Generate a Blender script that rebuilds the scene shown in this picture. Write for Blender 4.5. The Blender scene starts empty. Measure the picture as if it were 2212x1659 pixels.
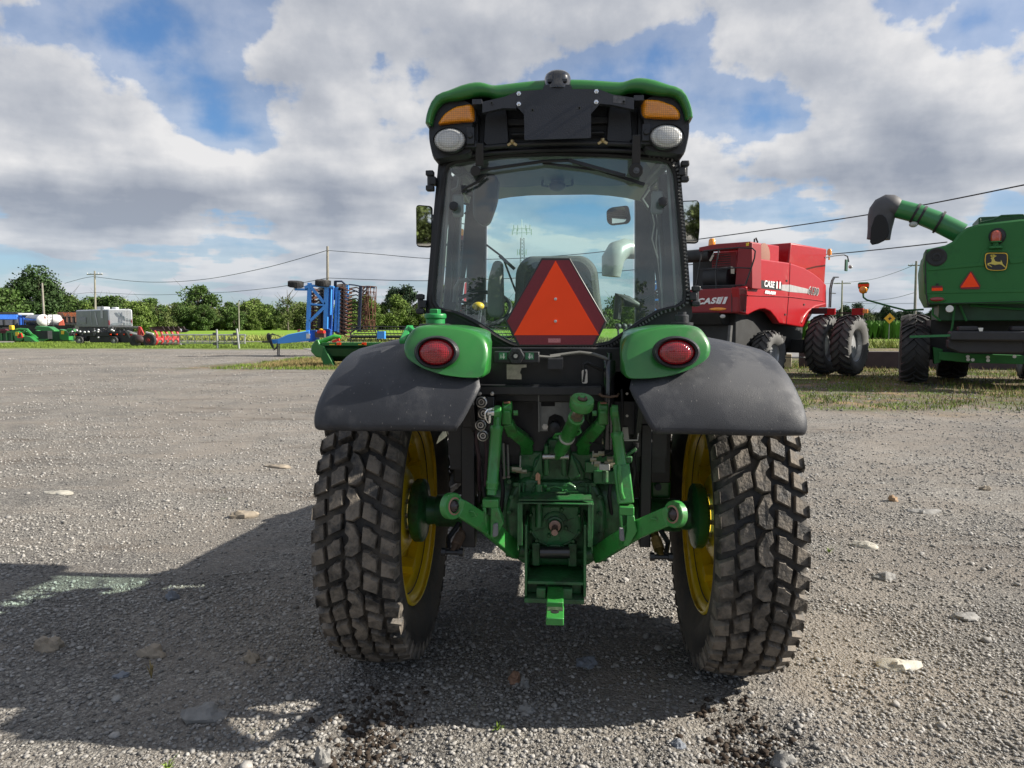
import bpy, math, random
import numpy as np
from mathutils import Vector, Matrix
R = math.radians
random.seed(7)
rng = np.random.default_rng(7)
SC = bpy.context.scene
COL = SC.collection
# ------------------------------------------------------------------ camera
CAM = Vector((0.0436, 0.0, 1.70)); PITCH = R(4.79); YAW = R(4.37); FPX = 1534.0
cd = bpy.data.cameras.new('camera'); cam = bpy.data.objects.new('camera', cd); COL.objects.link(cam)
cam.location = CAM; cam.rotation_euler = (math.pi/2-PITCH, 0, YAW)
cd.sensor_width = 36; cd.lens = FPX/2212*36; cd.clip_start = .05; cd.clip_end = 3000
SC.camera = cam
# ------------------------------------------------------------------ light
SUN_E = R(32.3); SUN_A = R(0.5)      # elevation; how far behind the +x axis the sun stands
SUNV = Vector((math.cos(SUN_E)*math.cos(SUN_A), -math.cos(SUN_E)*math.sin(SUN_A), math.sin(SUN_E)))
sl = bpy.data.lights.new('sun', 'SUN'); sl.energy = 5.0; sl.angle = R(.55); sl.color = (1, .93, .82)
so = bpy.data.objects.new('sun', sl); COL.objects.link(so)
so.rotation_euler = SUNV.to_track_quat('Z', 'Y').to_euler()
SC.view_settings.view_transform = 'Standard'; SC.view_settings.look = 'None'
SC.view_settings.exposure = 1.0; SC.view_settings.gamma = 1
# world: Nishita sky with procedural clouds on a plane overhead
W = bpy.data.worlds.new('World'); SC.world = W; W.use_nodes = True
nt = W.node_tree; N = nt.nodes; Lk = nt.links; N.clear()
def nd(t, **k):
    n = N.new(t)
    for a, b in k.items(): setattr(n, a, b)
    return n
def mth(op, a, b=None, c=None, clamp=False):
    n = nd('ShaderNodeMath', operation=op); n.use_clamp = clamp
    for i, v in enumerate((a, b, c)):
        if v is None: continue
        if isinstance(v, (int, float)): n.inputs[i].default_value = v
        else: Lk.new(v, n.inputs[i])
    return n.outputs[0]
def vmth(op, a, b=None):
    n = nd('ShaderNodeVectorMath', operation=op)
    for i, v in enumerate((a, b)):
        if v is None: continue
        if isinstance(v, tuple): n.inputs[i].default_value = v
        else: Lk.new(v, n.inputs[i])
    return n
sky = nd('ShaderNodeTexSky', sky_type='NISHITA'); sky.sun_disc = False
sky.sun_elevation = SUN_E; sky.sun_rotation = R(90)+SUN_A; sky.air_density = 1.2; sky.dust_density = .3; sky.ozone_density = 3.5
tc = nd('ShaderNodeTexCoord')
nrm = vmth('NORMALIZE', tc.outputs['Generated']).outputs[0]
sx = nd('ShaderNodeSeparateXYZ'); Lk.new(nrm, sx.inputs[0])
X, Y, Z = sx.outputs
den = mth('ADD', mth('MAXIMUM', Z, 0.0), 0.10)
u = mth('DIVIDE', X, den); v = mth('DIVIDE', Y, den)
cv = nd('ShaderNodeCombineXYZ'); Lk.new(u, cv.inputs[0]); Lk.new(v, cv.inputs[1]); cv.inputs[2].default_value = 3.7
def noise(vec, scale, detail, rough=.55, dist=0.0):
    n = nd('ShaderNodeTexNoise'); n.inputs['Scale'].default_value = scale; n.inputs['Detail'].default_value = detail
    n.inputs['Roughness'].default_value = rough; n.inputs['Distortion'].default_value = dist
    Lk.new(vec, n.inputs['Vector']); return n.outputs['Fac']
def pxdir(px, py):
    F = Vector((-math.sin(YAW)*math.cos(PITCH), math.cos(YAW)*math.cos(PITCH), -math.sin(PITCH)))
    Rt = Vector((math.cos(YAW), math.sin(YAW), 0)); U = Rt.cross(F)
    return F*FPX + Rt*(px-1106) - U*(py-829.5)
def blob(px, py, rad, amp, ex=1.0):
    """a soft lobe in the sky around one direction; ex > 1 makes it wider than tall"""
    d = pxdir(px, py).normalized()
    dv = vmth('SUBTRACT', nrm, tuple(d)).outputs[0]
    dv = vmth('MULTIPLY', dv, (1/ex, 1/ex, 1.0)).outputs[0]
    l = vmth('LENGTH', dv).outputs['Value']
    q = mth('DIVIDE', l, rad/FPX)
    return mth('MULTIPLY', mth('POWER', 2.718, mth('MULTIPLY', mth('MULTIPLY', q, q), -1.0)), amp)
T0, T1 = .455, .545
def density(shift, sc):
    """cloud density seen along a direction; shift moves the sample on the cloud plane and in angle"""
    p = vmth('MULTIPLY', cv.outputs[0], (sc, sc, 1.0)).outputs[0]; p = vmth('ADD', p, shift).outputs[0]
    d = vmth('ADD', nrm, (shift[0]*.12, 0.0, (1-sc)*.22)).outputs[0]
    a = noise(p, .95, 6, .50); w = noise(d, 5.6, 7, .54)
    return mth('ADD', mth('MULTIPLY', a, .52), mth('MULTIPLY', w, .48))
D0 = density((0, 0, 0), 1.0); D1 = density((.10, -.01, 0), .90)
cov = mth('ADD', mth('MULTIPLY', D0, 1.9), -.455)
for b in [(640, 90, 330, .13, 2.1), (180, 290, 190, .11, 2.0), (90, 190, 120, .05, 1.8), (90, 40, 110, -.10, 2.4), (500, 560, 70, .05, 9), (1800, 560, 70, .05, 7), (480, 300, 60, -.15, 1.3), (330, 250, 80, .04, 1.5), (860, 310, 110, .05, 1.5), (280, 400, 70, -.05, 2.2),
          (600, 430, 110, .09, 2.2), (640, 335, 50, -.09, 2.0), (770, 260, 60, -.04, 1.5), (1340, 130, 80, -.085, 1.2), (1050, 150, 90, .07, 1.2), (1200, 60, 90, .03, 1.5), (1700, 60, 160, .06, 2.2), (1640, 270, 45, -.06, 2.6), (1780, 345, 80, .14, 2.6), (1980, 300, 70, .10, 1.8),
          (2050, 160, 120, .05, 1.6), (2160, 330, 90, -.14, 1.0), (2150, 225, 50, -.06, 1.5), (1560, 430, 50, .07, 2.5), (1900, 470, 70, .08, 2.6), (140, 560, 60, -.04, 5.0), (150, 440, 60, .05, 3.5), (880, 480, 80, .08, 1.8), (1080, 470, 60, .04, 2), (1600, 520, 40, .05, 4), (2160, 450, 50, -.05, 2)]:
    cov = mth('ADD', cov, blob(*b))
mask = nd('ShaderNodeMapRange', interpolation_type='SMOOTHSTEP'); Lk.new(cov, mask.inputs[0])
mask.inputs[1].default_value = T0; mask.inputs[2].default_value = T1
thick = mth('MULTIPLY', mth('SUBTRACT', cov, T0+.05, clamp=True), -1.9)
lit = mth('ADD', mth('ADD', mth('MULTIPLY', mth('SUBTRACT', D0, D1), 5.0), thick), .80, clamp=True)
cr = nd('ShaderNodeValToRGB'); Lk.new(lit, cr.inputs[0])
E_ = cr.color_ramp.elements; E_[0].position = .08; E_[0].color = (2.7, 2.95, 3.5, 1); E_[1].position = 1; E_[1].color = (7.1, 7.0, 6.95, 1)
e = cr.color_ramp.elements.new(.55); e.color = (4.5, 4.65, 5.0, 1)
mx = nd('ShaderNodeMix', data_type='RGBA'); vl = nd('ShaderNodeMapRange', interpolation_type='SMOOTHSTEP'); Lk.new(cov, vl.inputs[0]); vl.inputs[1].default_value = .28; vl.inputs[2].default_value = .47; vl.inputs[4].default_value = .42
Lk.new(mth('MAXIMUM', mth('MULTIPLY', mask.outputs[0], .96), vl.outputs[0]), mx.inputs[0])
skb = nd('ShaderNodeMix', data_type='RGBA', blend_type='MULTIPLY'); skb.inputs[0].default_value = 1; Lk.new(sky.outputs[0], skb.inputs[6]); skb.inputs[7].default_value = (.68, .86, 1.08, 1)
Lk.new(skb.outputs[2], mx.inputs[6]); Lk.new(cr.outputs[0], mx.inputs[7])
# pale air low down
hz = nd('ShaderNodeMapRange'); Lk.new(Z, hz.inputs[0]); hz.inputs[1].default_value = .0; hz.inputs[2].default_value = .16; hz.inputs[3].default_value = .60; hz.inputs[4].default_value = 0
mx2 = nd('ShaderNodeMix', data_type='RGBA'); Lk.new(hz.outputs[0], mx2.inputs[0]); Lk.new(mx.outputs[2], mx2.inputs[6]); mx2.inputs[7].default_value = (3.6, 4.3, 5.3, 1)
bg = nd('ShaderNodeBackground'); bg.inputs[1].default_value = .060; Lk.new(mx2.outputs[2], bg.inputs[0])
wo = nd('ShaderNodeOutputWorld'); Lk.new(bg.outputs[0], wo.inputs[0])
SC.render.engine = 'CYCLES'
SC.cycles.max_bounces = 8; SC.cycles.transparent_max_bounces = 16

# ------------------------------------------------------------------ helpers
def T(px, py, y):
    """point where the line of sight through a photo pixel meets the upright plane at world y"""
    d = pxdir(px, py); return CAM + d*((y-CAM.y)/d.y)
def TG(px, py, z=0.0):
    d = pxdir(px, py); return CAM + d*((z-CAM.z)/d.z)
def A1(x, y, Y): return T(885.5+.358*x, 129.6+.358*y, Y)
def A2(x, y, Y): return T(648+.2603*x, 675+.2603*y, Y)
def A3(x, y, Y): return T(1188+.2685*x, 675+.2685*y, Y)
def A4(x, y, Y): return T(945+.3417*x, 810+.3417*y, Y)
def AL(x, y, Y): return T(.1953*x, 529.2+.1953*y, Y)
def AM(x, y, Y): return T(432+.2319*x, 518.4+.2319*y, Y)
class Frame:
    """a thing's own axes: loc() finds the local point on a local plane that a photo pixel shows"""
    def __init__(s, origin, az):       # az: heading, clockwise from +y
        s.o = Vector(origin); s.az = az
        s.m = Matrix.Translation(s.o) @ Matrix.Rotation(-az, 4, 'Z'); s.i = s.m.inverted()
    def loc(s, px, py, ax, val):
        o = s.i @ CAM; d = s.i.to_3x3() @ pxdir(px, py); k = 'xyz'.index(ax)
        return o + d*((val-o[k])/d[k])
OFF = Vector((0, 0, 0))
def tag(o, label=None, cat=None, group=None, kind=None):
    if label: o['label'] = label
    if cat: o['category'] = cat
    if group: o['group'] = group
    if kind: o['kind'] = kind
    return o
def empty(name, loc, rz=0, label=None, cat=None, group=None):
    o = bpy.data.objects.new(name, None); COL.objects.link(o); o.location = loc; o.rotation_euler = (0, 0, rz)
    o.empty_display_size = .2
    return tag(o, label, cat, group)
def basis(d, up=None):
    d = Vector(d).normalized(); up = Vector(up) if up else Vector((0, 0, 1))
    if abs(d.dot(up.normalized())) > .97: up = Vector((1, 0, 0))
    s = d.cross(up).normalized(); return s, s.cross(d).normalized(), d
class MB:
    def __init__(s): s.v = []; s.f = []
    def add(s, vs, fs):
        n = len(s.v); s.v += [Vector(p) for p in vs]; s.f += [tuple(i+n for i in f) for f in fs]; return s
    def box(s, c, d, rot=None):
        c = Vector(c); vs = []
        for x in (-.5, .5):
            for y in (-.5, .5):
                for z in (-.5, .5):
                    p = Vector((x*d[0], y*d[1], z*d[2]))
                    if rot is not None: p = rot @ p
                    vs.append(c+p)
        return s.add(vs, [(0,1,3,2),(4,6,7,5),(0,4,5,1),(2,3,7,6),(0,2,6,4),(1,5,7,3)])
    def bb(s, a, b):
        a = Vector(a); b = Vector(b); return s.box((a+b)/2, [abs(b[i]-a[i]) for i in range(3)])
    def bar(s, a, b, w, h, up=None, w2=None, h2=None):
        a = Vector(a); b = Vector(b); sd, u, d = basis(b-a, up); w2 = w2 or w; h2 = h2 or h
        vs = [a+sd*x*w/2+u*y*h/2 for x, y in ((-1,-1),(1,-1),(1,1),(-1,1))]+[b+sd*x*w2/2+u*y*h2/2 for x, y in ((-1,-1),(1,-1),(1,1),(-1,1))]
        return s.add(vs, [(3,2,1,0),(4,5,6,7),(0,1,5,4),(1,2,6,5),(2,3,7,6),(3,0,4,7)])
    def cyl(s, a, b, r, r2=None, n=20):
        a = Vector(a); b = Vector(b); r2 = r if r2 is None else r2
        return s.lathe(a, b-a, [(r, 0), (r2, (b-a).length)], n)
    def lathe(s, o, ax, prof, n=24, cap=True):
        o = Vector(o); sd, u, d = basis(ax); vs = []; fs = []; m = len(prof)
        for r, h in prof:
            for k in range(n):
                t = 2*math.pi*k/n; vs.append(o+d*h+(sd*math.cos(t)+u*math.sin(t))*r)
        for j in range(m-1):
            for k in range(n):
                a = j*n+k; b = j*n+(k+1) % n; fs.append((a, b, b+n, a+n))
        if cap:
            if prof[0][0] > 1e-4: fs.append(tuple(range(n-1, -1, -1)))
            if prof[-1][0] > 1e-4: fs.append(tuple((m-1)*n+k for k in range(n)))
        return s.add(vs, fs)
    def tube(s, pts, r, n=8, closed=False):
        pts = [Vector(p) for p in pts]; m = len(pts); vs = []; fs = []; rs = r if isinstance(r, (list, tuple)) else [r]*m
        prev = None
        for i, p in enumerate(pts):
            if closed: d = pts[(i+1) % m]-pts[i-1]
            else: d = pts[min(i+1, m-1)]-pts[max(i-1, 0)]
            if prev is None: sd, u, d = basis(d)
            else:
                d = d.normalized(); sd = (prev - d*prev.dot(d)).normalized(); u = sd.cross(d)
            prev = sd
            for k in range(n):
                t = 2*math.pi*k/n; vs.append(p+(sd*math.cos(t)+u*math.sin(t))*rs[i])
        for i in range(m if closed else m-1):
            for k in range(n):
                a = i*n+k; b = i*n+(k+1) % n; c = ((i+1) % m)*n+k; e = ((i+1) % m)*n+(k+1) % n; fs.append((a, b, e, c))
        if not closed: fs += [tuple(range(n-1, -1, -1)), tuple((m-1)*n+k for k in range(n))]
        return s.add(vs, fs)
    def prism(s, pts, off):
        pts = [Vector(p) for p in pts]; off = Vector(off); n = len(pts)
        return s.add(pts+[p+off for p in pts], [tuple(range(n)), tuple(range(2*n-1, n-1, -1))]+[(i, i+n, (i+1) % n+n, (i+1) % n) for i in range(n)])
    def ell(s, c, r, nu=14, nv=9, rot=None):
        c = Vector(c); vs = []; fs = []
        r = (r, r, r) if isinstance(r, (int, float)) else r
        for j in range(nv+1):
            ph = math.pi*j/nv
            for i in range(nu):
                t = 2*math.pi*i/nu; p = Vector((r[0]*math.sin(ph)*math.cos(t), r[1]*math.sin(ph)*math.sin(t), r[2]*math.cos(ph)))
                if rot is not None: p = rot @ p
                vs.append(c+p)
        for j in range(nv):
            for i in range(nu): fs.append((j*nu+i, (j+1)*nu+i, (j+1)*nu+(i+1) % nu, j*nu+(i+1) % nu))
        return s.add(vs, fs)
    def grid(s, rows, closed=False):
        n = len(rows[0]); vs = [p for r in rows for p in r]; fs = []
        for j in range(len(rows)-1):
            for i in range(n if closed else n-1): fs.append((j*n+i, j*n+(i+1) % n, (j+1)*n+(i+1) % n, (j+1)*n+i))
        return s.add(vs, fs)
    def loft(s, loops):
        s.grid(loops, True); n = len(loops[0]); b = len(s.v)-n*len(loops)
        s.f.append(tuple(b+i for i in range(n-1, -1, -1))); s.f.append(tuple(b+n*(len(loops)-1)+i for i in range(n))); return s
    def ring(s, A, B, off):
        """flat frame between two loops of equal length, given depth off"""
        off = Vector(off); n = len(A); A = [Vector(p) for p in A]; B = [Vector(p) for p in B]
        vs = A+B+[p+off for p in A]+[p+off for p in B]; fs = []
        for i in range(n):
            j = (i+1) % n
            fs += [(i, j, n+j, n+i), (2*n+i, 3*n+i, 3*n+j, 2*n+j), (i, 2*n+i, 2*n+j, j), (n+i, n+j, 3*n+j, 3*n+i)]
        return s.add(vs, fs)
    def mirror(s):
        n = len(s.v); s.v += [Vector((-p.x, p.y, p.z)) for p in s.v]; s.f += [tuple(reversed([i+n for i in f])) for f in s.f]; return s
    def pieces(s):
        """lists of face indices, one per separate piece (pieces that touch count as one)"""
        par = list(range(len(s.v)))
        def find(a):
            while par[a] != a: par[a] = par[par[a]]; a = par[a]
            return a
        for f in s.f:
            r = find(f[0])
            for i in f[1:]: par[find(i)] = r
        comp = {}
        for k, f in enumerate(s.f): comp.setdefault(find(f[0]), []).append(k)
        C_ = list(comp.values())
        if len(C_) < 2 or len(C_) > 70: return [list(range(len(s.f)))]
        bx = []
        for c in C_:
            P_ = [s.v[i] for k in c for i in s.f[k]]; bx.append([[min(p[a] for p in P_)-.004 for a in range(3)], [max(p[a] for p in P_)+.004 for a in range(3)]])
        g = list(range(len(C_)))
        def fg(a):
            while g[a] != a: a = g[a]
            return a
        for i in range(len(C_)):
            for j in range(i):
                if all(bx[i][0][a] <= bx[j][1][a] and bx[j][0][a] <= bx[i][1][a] for a in range(3)): g[fg(i)] = fg(j)
        out = {}
        for i in range(len(C_)): out.setdefault(fg(i), []).extend(C_[i])
        return sorted(out.values(), key=len, reverse=True)
    def build(s, name, mat, parent=None, split=True, **k):
        ps = s.pieces() if (split and parent is not None) else [0]
        if 2 <= len(ps) <= 24:
            first = None
            for p in ps:
                m = MB(); ix = {}
                for fi in p:
                    m.f.append(tuple(ix.setdefault(i, len(ix)) for i in s.f[fi]))
                m.v = [s.v[i] for i in ix]; o = m.build1(name, mat, parent, **k); first = first or o
            return first
        return s.build1(name, mat, parent, **k)
    def build1(s, name, mat, parent=None, label=None, smooth=35, bevel=0, seg=2, sub=0, solid=0, cat=None, group=None, kind=None, off=None, flip=False):
        me = bpy.data.meshes.new(name); o_ = OFF if off is None else off
        me.from_pydata([tuple(p-o_) for p in s.v], [], s.f)
        bmn = __import__('bmesh').new(); bmn.from_mesh(me)
        __import__('bmesh').ops.remove_doubles(bmn, verts=bmn.verts, dist=1e-5)
        __import__('bmesh').ops.recalc_face_normals(bmn, faces=bmn.faces); bmn.to_mesh(me); bmn.free()
        if smooth and len(me.polygons):
            me.polygons.foreach_set('use_smooth', [True]*len(me.polygons)); me.set_sharp_from_angle(angle=R(smooth))
        o = bpy.data.objects.new(name, me); COL.objects.link(o); me.materials.append(mat)
        if parent is not None: o.parent = parent
        if sub:
            m = o.modifiers.new('s', 'SUBSURF'); m.levels = m.render_levels = sub
        if solid:
            m = o.modifiers.new('t', 'SOLIDIFY'); m.thickness = solid; m.offset = 0
        if bevel:
            m = o.modifiers.new('b', 'BEVEL'); m.width = bevel; m.segments = seg; m.limit_method = 'ANGLE'; m.angle_limit = R(40); m.harden_normals = False
        return tag(o, label, cat, group, kind)
def copy_tree(o, parent=None):
    c = o.copy(); COL.objects.link(c)
    if parent is not None: c.parent = parent
    for ch in [k for k in bpy.data.objects if k.parent is o]: copy_tree(ch, c)
    return c
def raw(name, verts, faces_tri, mat, parent=None, smooth=False, nv=3):
    """fast mesh from numpy arrays"""
    me = bpy.data.meshes.new(name); nV = len(verts); nF = len(faces_tri)
    me.vertices.add(nV); me.vertices.foreach_set('co', np.asarray(verts, 'f').ravel())
    me.loops.add(nF*nv); me.loops.foreach_set('vertex_index', np.asarray(faces_tri, 'i').ravel())
    me.polygons.add(nF); me.polygons.foreach_set('loop_start', np.arange(0, nF*nv, nv, dtype='i'))
    if smooth: me.polygons.foreach_set('use_smooth', np.ones(nF, bool))
    me.update(calc_edges=True); me.validate()
    o = bpy.data.objects.new(name, me); COL.objects.link(o); me.materials.append(mat)
    if parent is not None: o.parent = parent
    return o
def text(name, s, mat, parent, loc, rot, size, ext=.004, bold=0, sx=1.0, shear=0, label=None):
    cu = bpy.data.curves.new(name, 'FONT'); cu.body = s; cu.size = size; cu.extrude = ext; cu.offset = bold; cu.align_x = 'CENTER'; cu.align_y = 'CENTER'; cu.shear = shear; cu.space_character = 1.12
    cu.resolution_u = 3
    tmp = bpy.data.objects.new(name, cu); COL.objects.link(tmp); bpy.context.view_layer.update()
    me = bpy.data.meshes.new_from_object(tmp.evaluated_get(bpy.context.evaluated_depsgraph_get()))
    COL.objects.unlink(tmp); bpy.data.objects.remove(tmp)
    me.materials.clear(); me.materials.append(mat)
    o = bpy.data.objects.new(name, me); COL.objects.link(o); o.parent = parent
    o.location = loc; o.rotation_euler = rot; o.scale = (sx, 1, 1)
    return tag(o, label)
def rays(poly, c, n):
    """resample a star-shaped 2-D loop by n rays from c"""
    out = []
    for k in range(n):
        t = 2*math.pi*k/n; d = (math.cos(t), math.sin(t)); best = None
        for i in range(len(poly)):
            ax, ay = poly[i][0]-c[0], poly[i][1]-c[1]; bx, by = poly[(i+1) % len(poly)][0]-c[0], poly[(i+1) % len(poly)][1]-c[1]
            ex, ey = bx-ax, by-ay; dn = d[0]*ey-d[1]*ex
            if abs(dn) < 1e-9: continue
            tt = (ax*ey-ay*ex)/dn; ss = (ax*d[1]-ay*d[0])/dn
            if tt > 0 and -1e-6 <= ss <= 1+1e-6 and (best is None or tt > best): best = tt
        out.append((c[0]+d[0]*best, c[1]+d[1]*best))
    return out
def rnd(poly, r, seg=4):
    """round the corners of a 2-D loop"""
    out = []; n = len(poly)
    for i in range(n):
        p = Vector(poly[i]); a = Vector(poly[i-1]); b = Vector(poly[(i+1) % n])
        rr = min(r, (a-p).length*.48, (b-p).length*.48); p0 = p+(a-p).normalized()*rr; p1 = p+(b-p).normalized()*rr
        for k in range(seg+1):
            t = k/seg; q = p0*(1-t)**2+p*2*t*(1-t)+p1*t*t; out.append(tuple(q))
    return out

# ------------------------------------------------------------------ materials
MATS = {}
def mat(name, col, rough=.5, metal=0, var=.15, scale=6, bump=0, bscale=40, coat=0, spec=.5, dirt=None, damt=0, dscale=3, island=0, sheen=0, aniso=None):
    if name in MATS: return MATS[name]
    m = bpy.data.materials.new(name); m.use_nodes = True; t = m.node_tree; n = t.nodes; l = t.links
    b = n['Principled BSDF']; b.inputs['Roughness'].default_value = rough; b.inputs['Metallic'].default_value = metal
    b.inputs['Specular IOR Level'].default_value = spec
    if coat: b.inputs['Coat Weight'].default_value = coat; b.inputs['Coat Roughness'].default_value = .08
    tc = n.new('ShaderNodeTexCoord'); out = tc.outputs['Object']
    def nz(sc, det=5, ro=.55):
        k = n.new('ShaderNodeTexNoise'); k.inputs['Scale'].default_value = sc; k.inputs['Detail'].default_value = det; k.inputs['Roughness'].default_value = ro
        l.new(out, k.inputs['Vector']); return k.outputs['Fac']
    r = n.new('ShaderNodeValToRGB'); l.new(nz(scale), r.inputs[0])
    c = Vector(col[:3])
    r.color_ramp.elements[0].position = .3; r.color_ramp.elements[0].color = (*(c*(1-var)), 1)
    r.color_ramp.elements[1].position = .7; r.color_ramp.elements[1].color = (*(c*(1+var)), 1)
    cur = r.outputs[0]
    if island:
        g = n.new('ShaderNodeNewGeometry'); hs = n.new('ShaderNodeMapRange'); l.new(g.outputs['Random Per Island'], hs.inputs[0])
        hs.inputs[3].default_value = 1-island; hs.inputs[4].default_value = 1+island
        q = n.new('ShaderNodeVectorMath'); q.operation = 'SCALE'; l.new(cur, q.inputs[0]); l.new(hs.outputs[0], q.inputs['Scale']); cur = q.outputs[0]
    if dirt:
        d = n.new('ShaderNodeMapRange'); l.new(nz(dscale, 8, .65), d.inputs[0]); d.inputs[1].default_value = .62-damt*.45; d.inputs[2].default_value = .72-damt*.25
        d.inputs[4].default_value = min(1, .5+damt)
        q = n.new('ShaderNodeMix'); q.data_type = 'RGBA'; l.new(d.outputs[0], q.inputs[0]); l.new(cur, q.inputs[6]); q.inputs[7].default_value = (*dirt, 1); cur = q.outputs[2]
        ra = n.new('ShaderNodeMapRange'); l.new(d.outputs[0], ra.inputs[0]); ra.inputs[3].default_value = rough; ra.inputs[4].default_value = .9; l.new(ra.outputs[0], b.inputs['Roughness'])
    l.new(cur, b.inputs['Base Color'])
    if bump:
        bp = n.new('ShaderNodeBump'); bp.inputs['Strength'].default_value = bump; bp.inputs['Distance'].default_value = .01
        l.new(nz(bscale, 4), bp.inputs['Height']); l.new(bp.outputs[0], b.inputs['Normal'])
    MATS[name] = m; return m
GREEN = mat('green_paint', (.021, .155, .028), .34, var=.08, coat=.35, dirt=(.045, .10, .045), damt=.12, dscale=5)
GREENC = mat('green_casting_paint', (.021, .130, .036), .40, var=.14, bump=.25, bscale=60, coat=.3, dirt=(.035, .06, .03), damt=.35, dscale=9)
GREENL = mat('green_link_paint', (.034, .225, .043), .36, var=.10, bump=.15, bscale=50, coat=.3, dirt=(.05, .09, .03), damt=.22, dscale=12)
YEL = mat('yellow_paint', (.86, .60, .014), .38, var=.05, coat=.3, dirt=(.30, .20, .05), damt=.16, dscale=5)
BLACKP = mat('black_plastic', (.016, .017, .020), .45, var=.2, bump=.15, bscale=120)
FLARE = mat('textured_grey_plastic', (.022, .024, .030), .50, var=.25, scale=6, bump=.22, bscale=420, dirt=(.062, .064, .070), damt=.24, dscale=6)
def speckle(m, col, sc=55, thr=.07, amt=.55):
    """small scuffs and dried dirt spots with a shape of their own"""
    t = m.node_tree; n = t.nodes; l = t.links; b = n['Principled BSDF']; src = b.inputs['Base Color'].links[0].from_socket
    tc = n.new('ShaderNodeTexCoord'); mp = n.new('ShaderNodeMapping'); mp.inputs['Scale'].default_value = (1, .6, .45); mp.inputs['Rotation'].default_value = (.4, .7, .5); l.new(tc.outputs['Object'], mp.inputs[0])
    v = n.new('ShaderNodeTexVoronoi'); v.inputs['Scale'].default_value = sc; l.new(mp.outputs[0], v.inputs['Vector'])
    q = n.new('ShaderNodeTexNoise'); q.inputs['Scale'].default_value = 4; q.inputs['Detail'].default_value = 6; l.new(tc.outputs['Object'], q.inputs['Vector'])
    a = n.new('ShaderNodeMath'); a.operation = 'MULTIPLY'; a.inputs[1].default_value = thr*2.6; l.new(q.outputs['Fac'], a.inputs[0])
    c = n.new('ShaderNodeMath'); c.operation = 'LESS_THAN'; l.new(v.outputs['Distance'], c.inputs[0]); l.new(a.outputs[0], c.inputs[1])
    d = n.new('ShaderNodeMath'); d.operation = 'MULTIPLY'; d.inputs[1].default_value = amt; l.new(c.outputs[0], d.inputs[0])
    x = n.new('ShaderNodeMix'); x.data_type = 'RGBA'; l.new(d.outputs[0], x.inputs[0]); l.new(src, x.inputs[6]); x.inputs[7].default_value = (*col, 1); l.new(x.outputs[2], b.inputs['Base Color'])
speckle(FLARE, (.16, .155, .145)); speckle(GREENC, (.07, .065, .045), 38, .10, .6); speckle(GREENL, (.10, .10, .06), 42, .09, .5); speckle(GREEN, (.10, .13, .08), 70, .05, .35)
BLACKM = mat('black_painted_metal', (.014, .015, .018), .40, var=.15, dirt=(.06, .055, .05), damt=.10, dscale=7)
RUBBER = mat('black_rubber', (.012, .012, .013), .6, var=.2)
STEEL = mat('zinc_steel', (.45, .44, .42), .38, metal=.9, var=.15, scale=30)
CHROME = mat('bright_chrome', (.75, .75, .75), .18, metal=1, var=.05)
TYRE = mat('dusty_tyre_rubber', (.026, .024, .022), .55, var=.40, scale=16, bump=.7, bscale=55, dirt=(.175, .150, .122), damt=.52, dscale=11)
TYRE2 = mat('tyre_sidewall_rubber', (.018, .018, .018), .6, var=.25, scale=9, bump=.3, bscale=60, dirt=(.10, .086, .070), damt=.40, dscale=5)
FTYRE = mat('field_tyre_rubber', (.022, .022, .023), .65, var=.25, scale=4, dirt=(.09, .085, .08), damt=.25, dscale=2.5)
FTYRE2 = mat('weathered_tyre_side', (.10, .10, .098), .8, var=.2, scale=4)
GREYRIM = mat('silver_wheel_paint', (.42, .43, .44), .35, metal=.4, var=.08)
def glassmat(name, tint, refl=.05, rough=0.0, ior=1.5, film=0):
    m = bpy.data.materials.new(name); m.use_nodes = True; t = m.node_tree; n = t.nodes; l = t.links; n.clear()
    tr = n.new('ShaderNodeBsdfTransparent'); tr.inputs[0].default_value = (*tint, 1)
    gl = n.new('ShaderNodeBsdfGlossy'); gl.inputs['Roughness'].default_value = rough; gl.inputs[0].default_value = (1, 1, 1, 1)
    fr = n.new('ShaderNodeFresnel'); fr.inputs[0].default_value = ior
    ad = n.new('ShaderNodeMath'); ad.operation = 'ADD'; ad.inputs[1].default_value = refl; l.new(fr.outputs[0], ad.inputs[0])
    mi = n.new('ShaderNodeMixShader'); l.new(ad.outputs[0], mi.inputs[0]); l.new(tr.outputs[0], mi.inputs[1]); l.new(gl.outputs[0], mi.inputs[2])
    o = n.new('ShaderNodeOutputMaterial'); last = mi.outputs[0]
    if film:   # thin film of road dust, patchy
        tc = n.new('ShaderNodeTexCoord'); q = n.new('ShaderNodeTexNoise'); q.inputs['Scale'].default_value = 3.5; q.inputs['Detail'].default_value = 9; q.inputs['Roughness'].default_value = .65; l.new(tc.outputs['Object'], q.inputs['Vector'])
        mr = n.new('ShaderNodeMapRange'); l.new(q.outputs['Fac'], mr.inputs[0]); mr.inputs[1].default_value = .3; mr.inputs[2].default_value = .75; mr.inputs[3].default_value = film*.4; mr.inputs[4].default_value = film*1.8
        df = n.new('ShaderNodeBsdfDiffuse'); df.inputs[0].default_value = (.62, .68, .66, 1); m2 = n.new('ShaderNodeMixShader'); l.new(mr.outputs[0], m2.inputs[0]); l.new(last, m2.inputs[1]); l.new(df.outputs[0], m2.inputs[2]); last = m2.outputs[0]
    l.new(last, o.inputs[0]); MATS[name] = m; return m
GLASS = glassmat('green_tinted_glass', (.84, .96, .93), .05, film=.055)
GLASS2 = glassmat('side_tinted_glass', (.82, .95, .91), .0, 0.0, 1.08)
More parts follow.
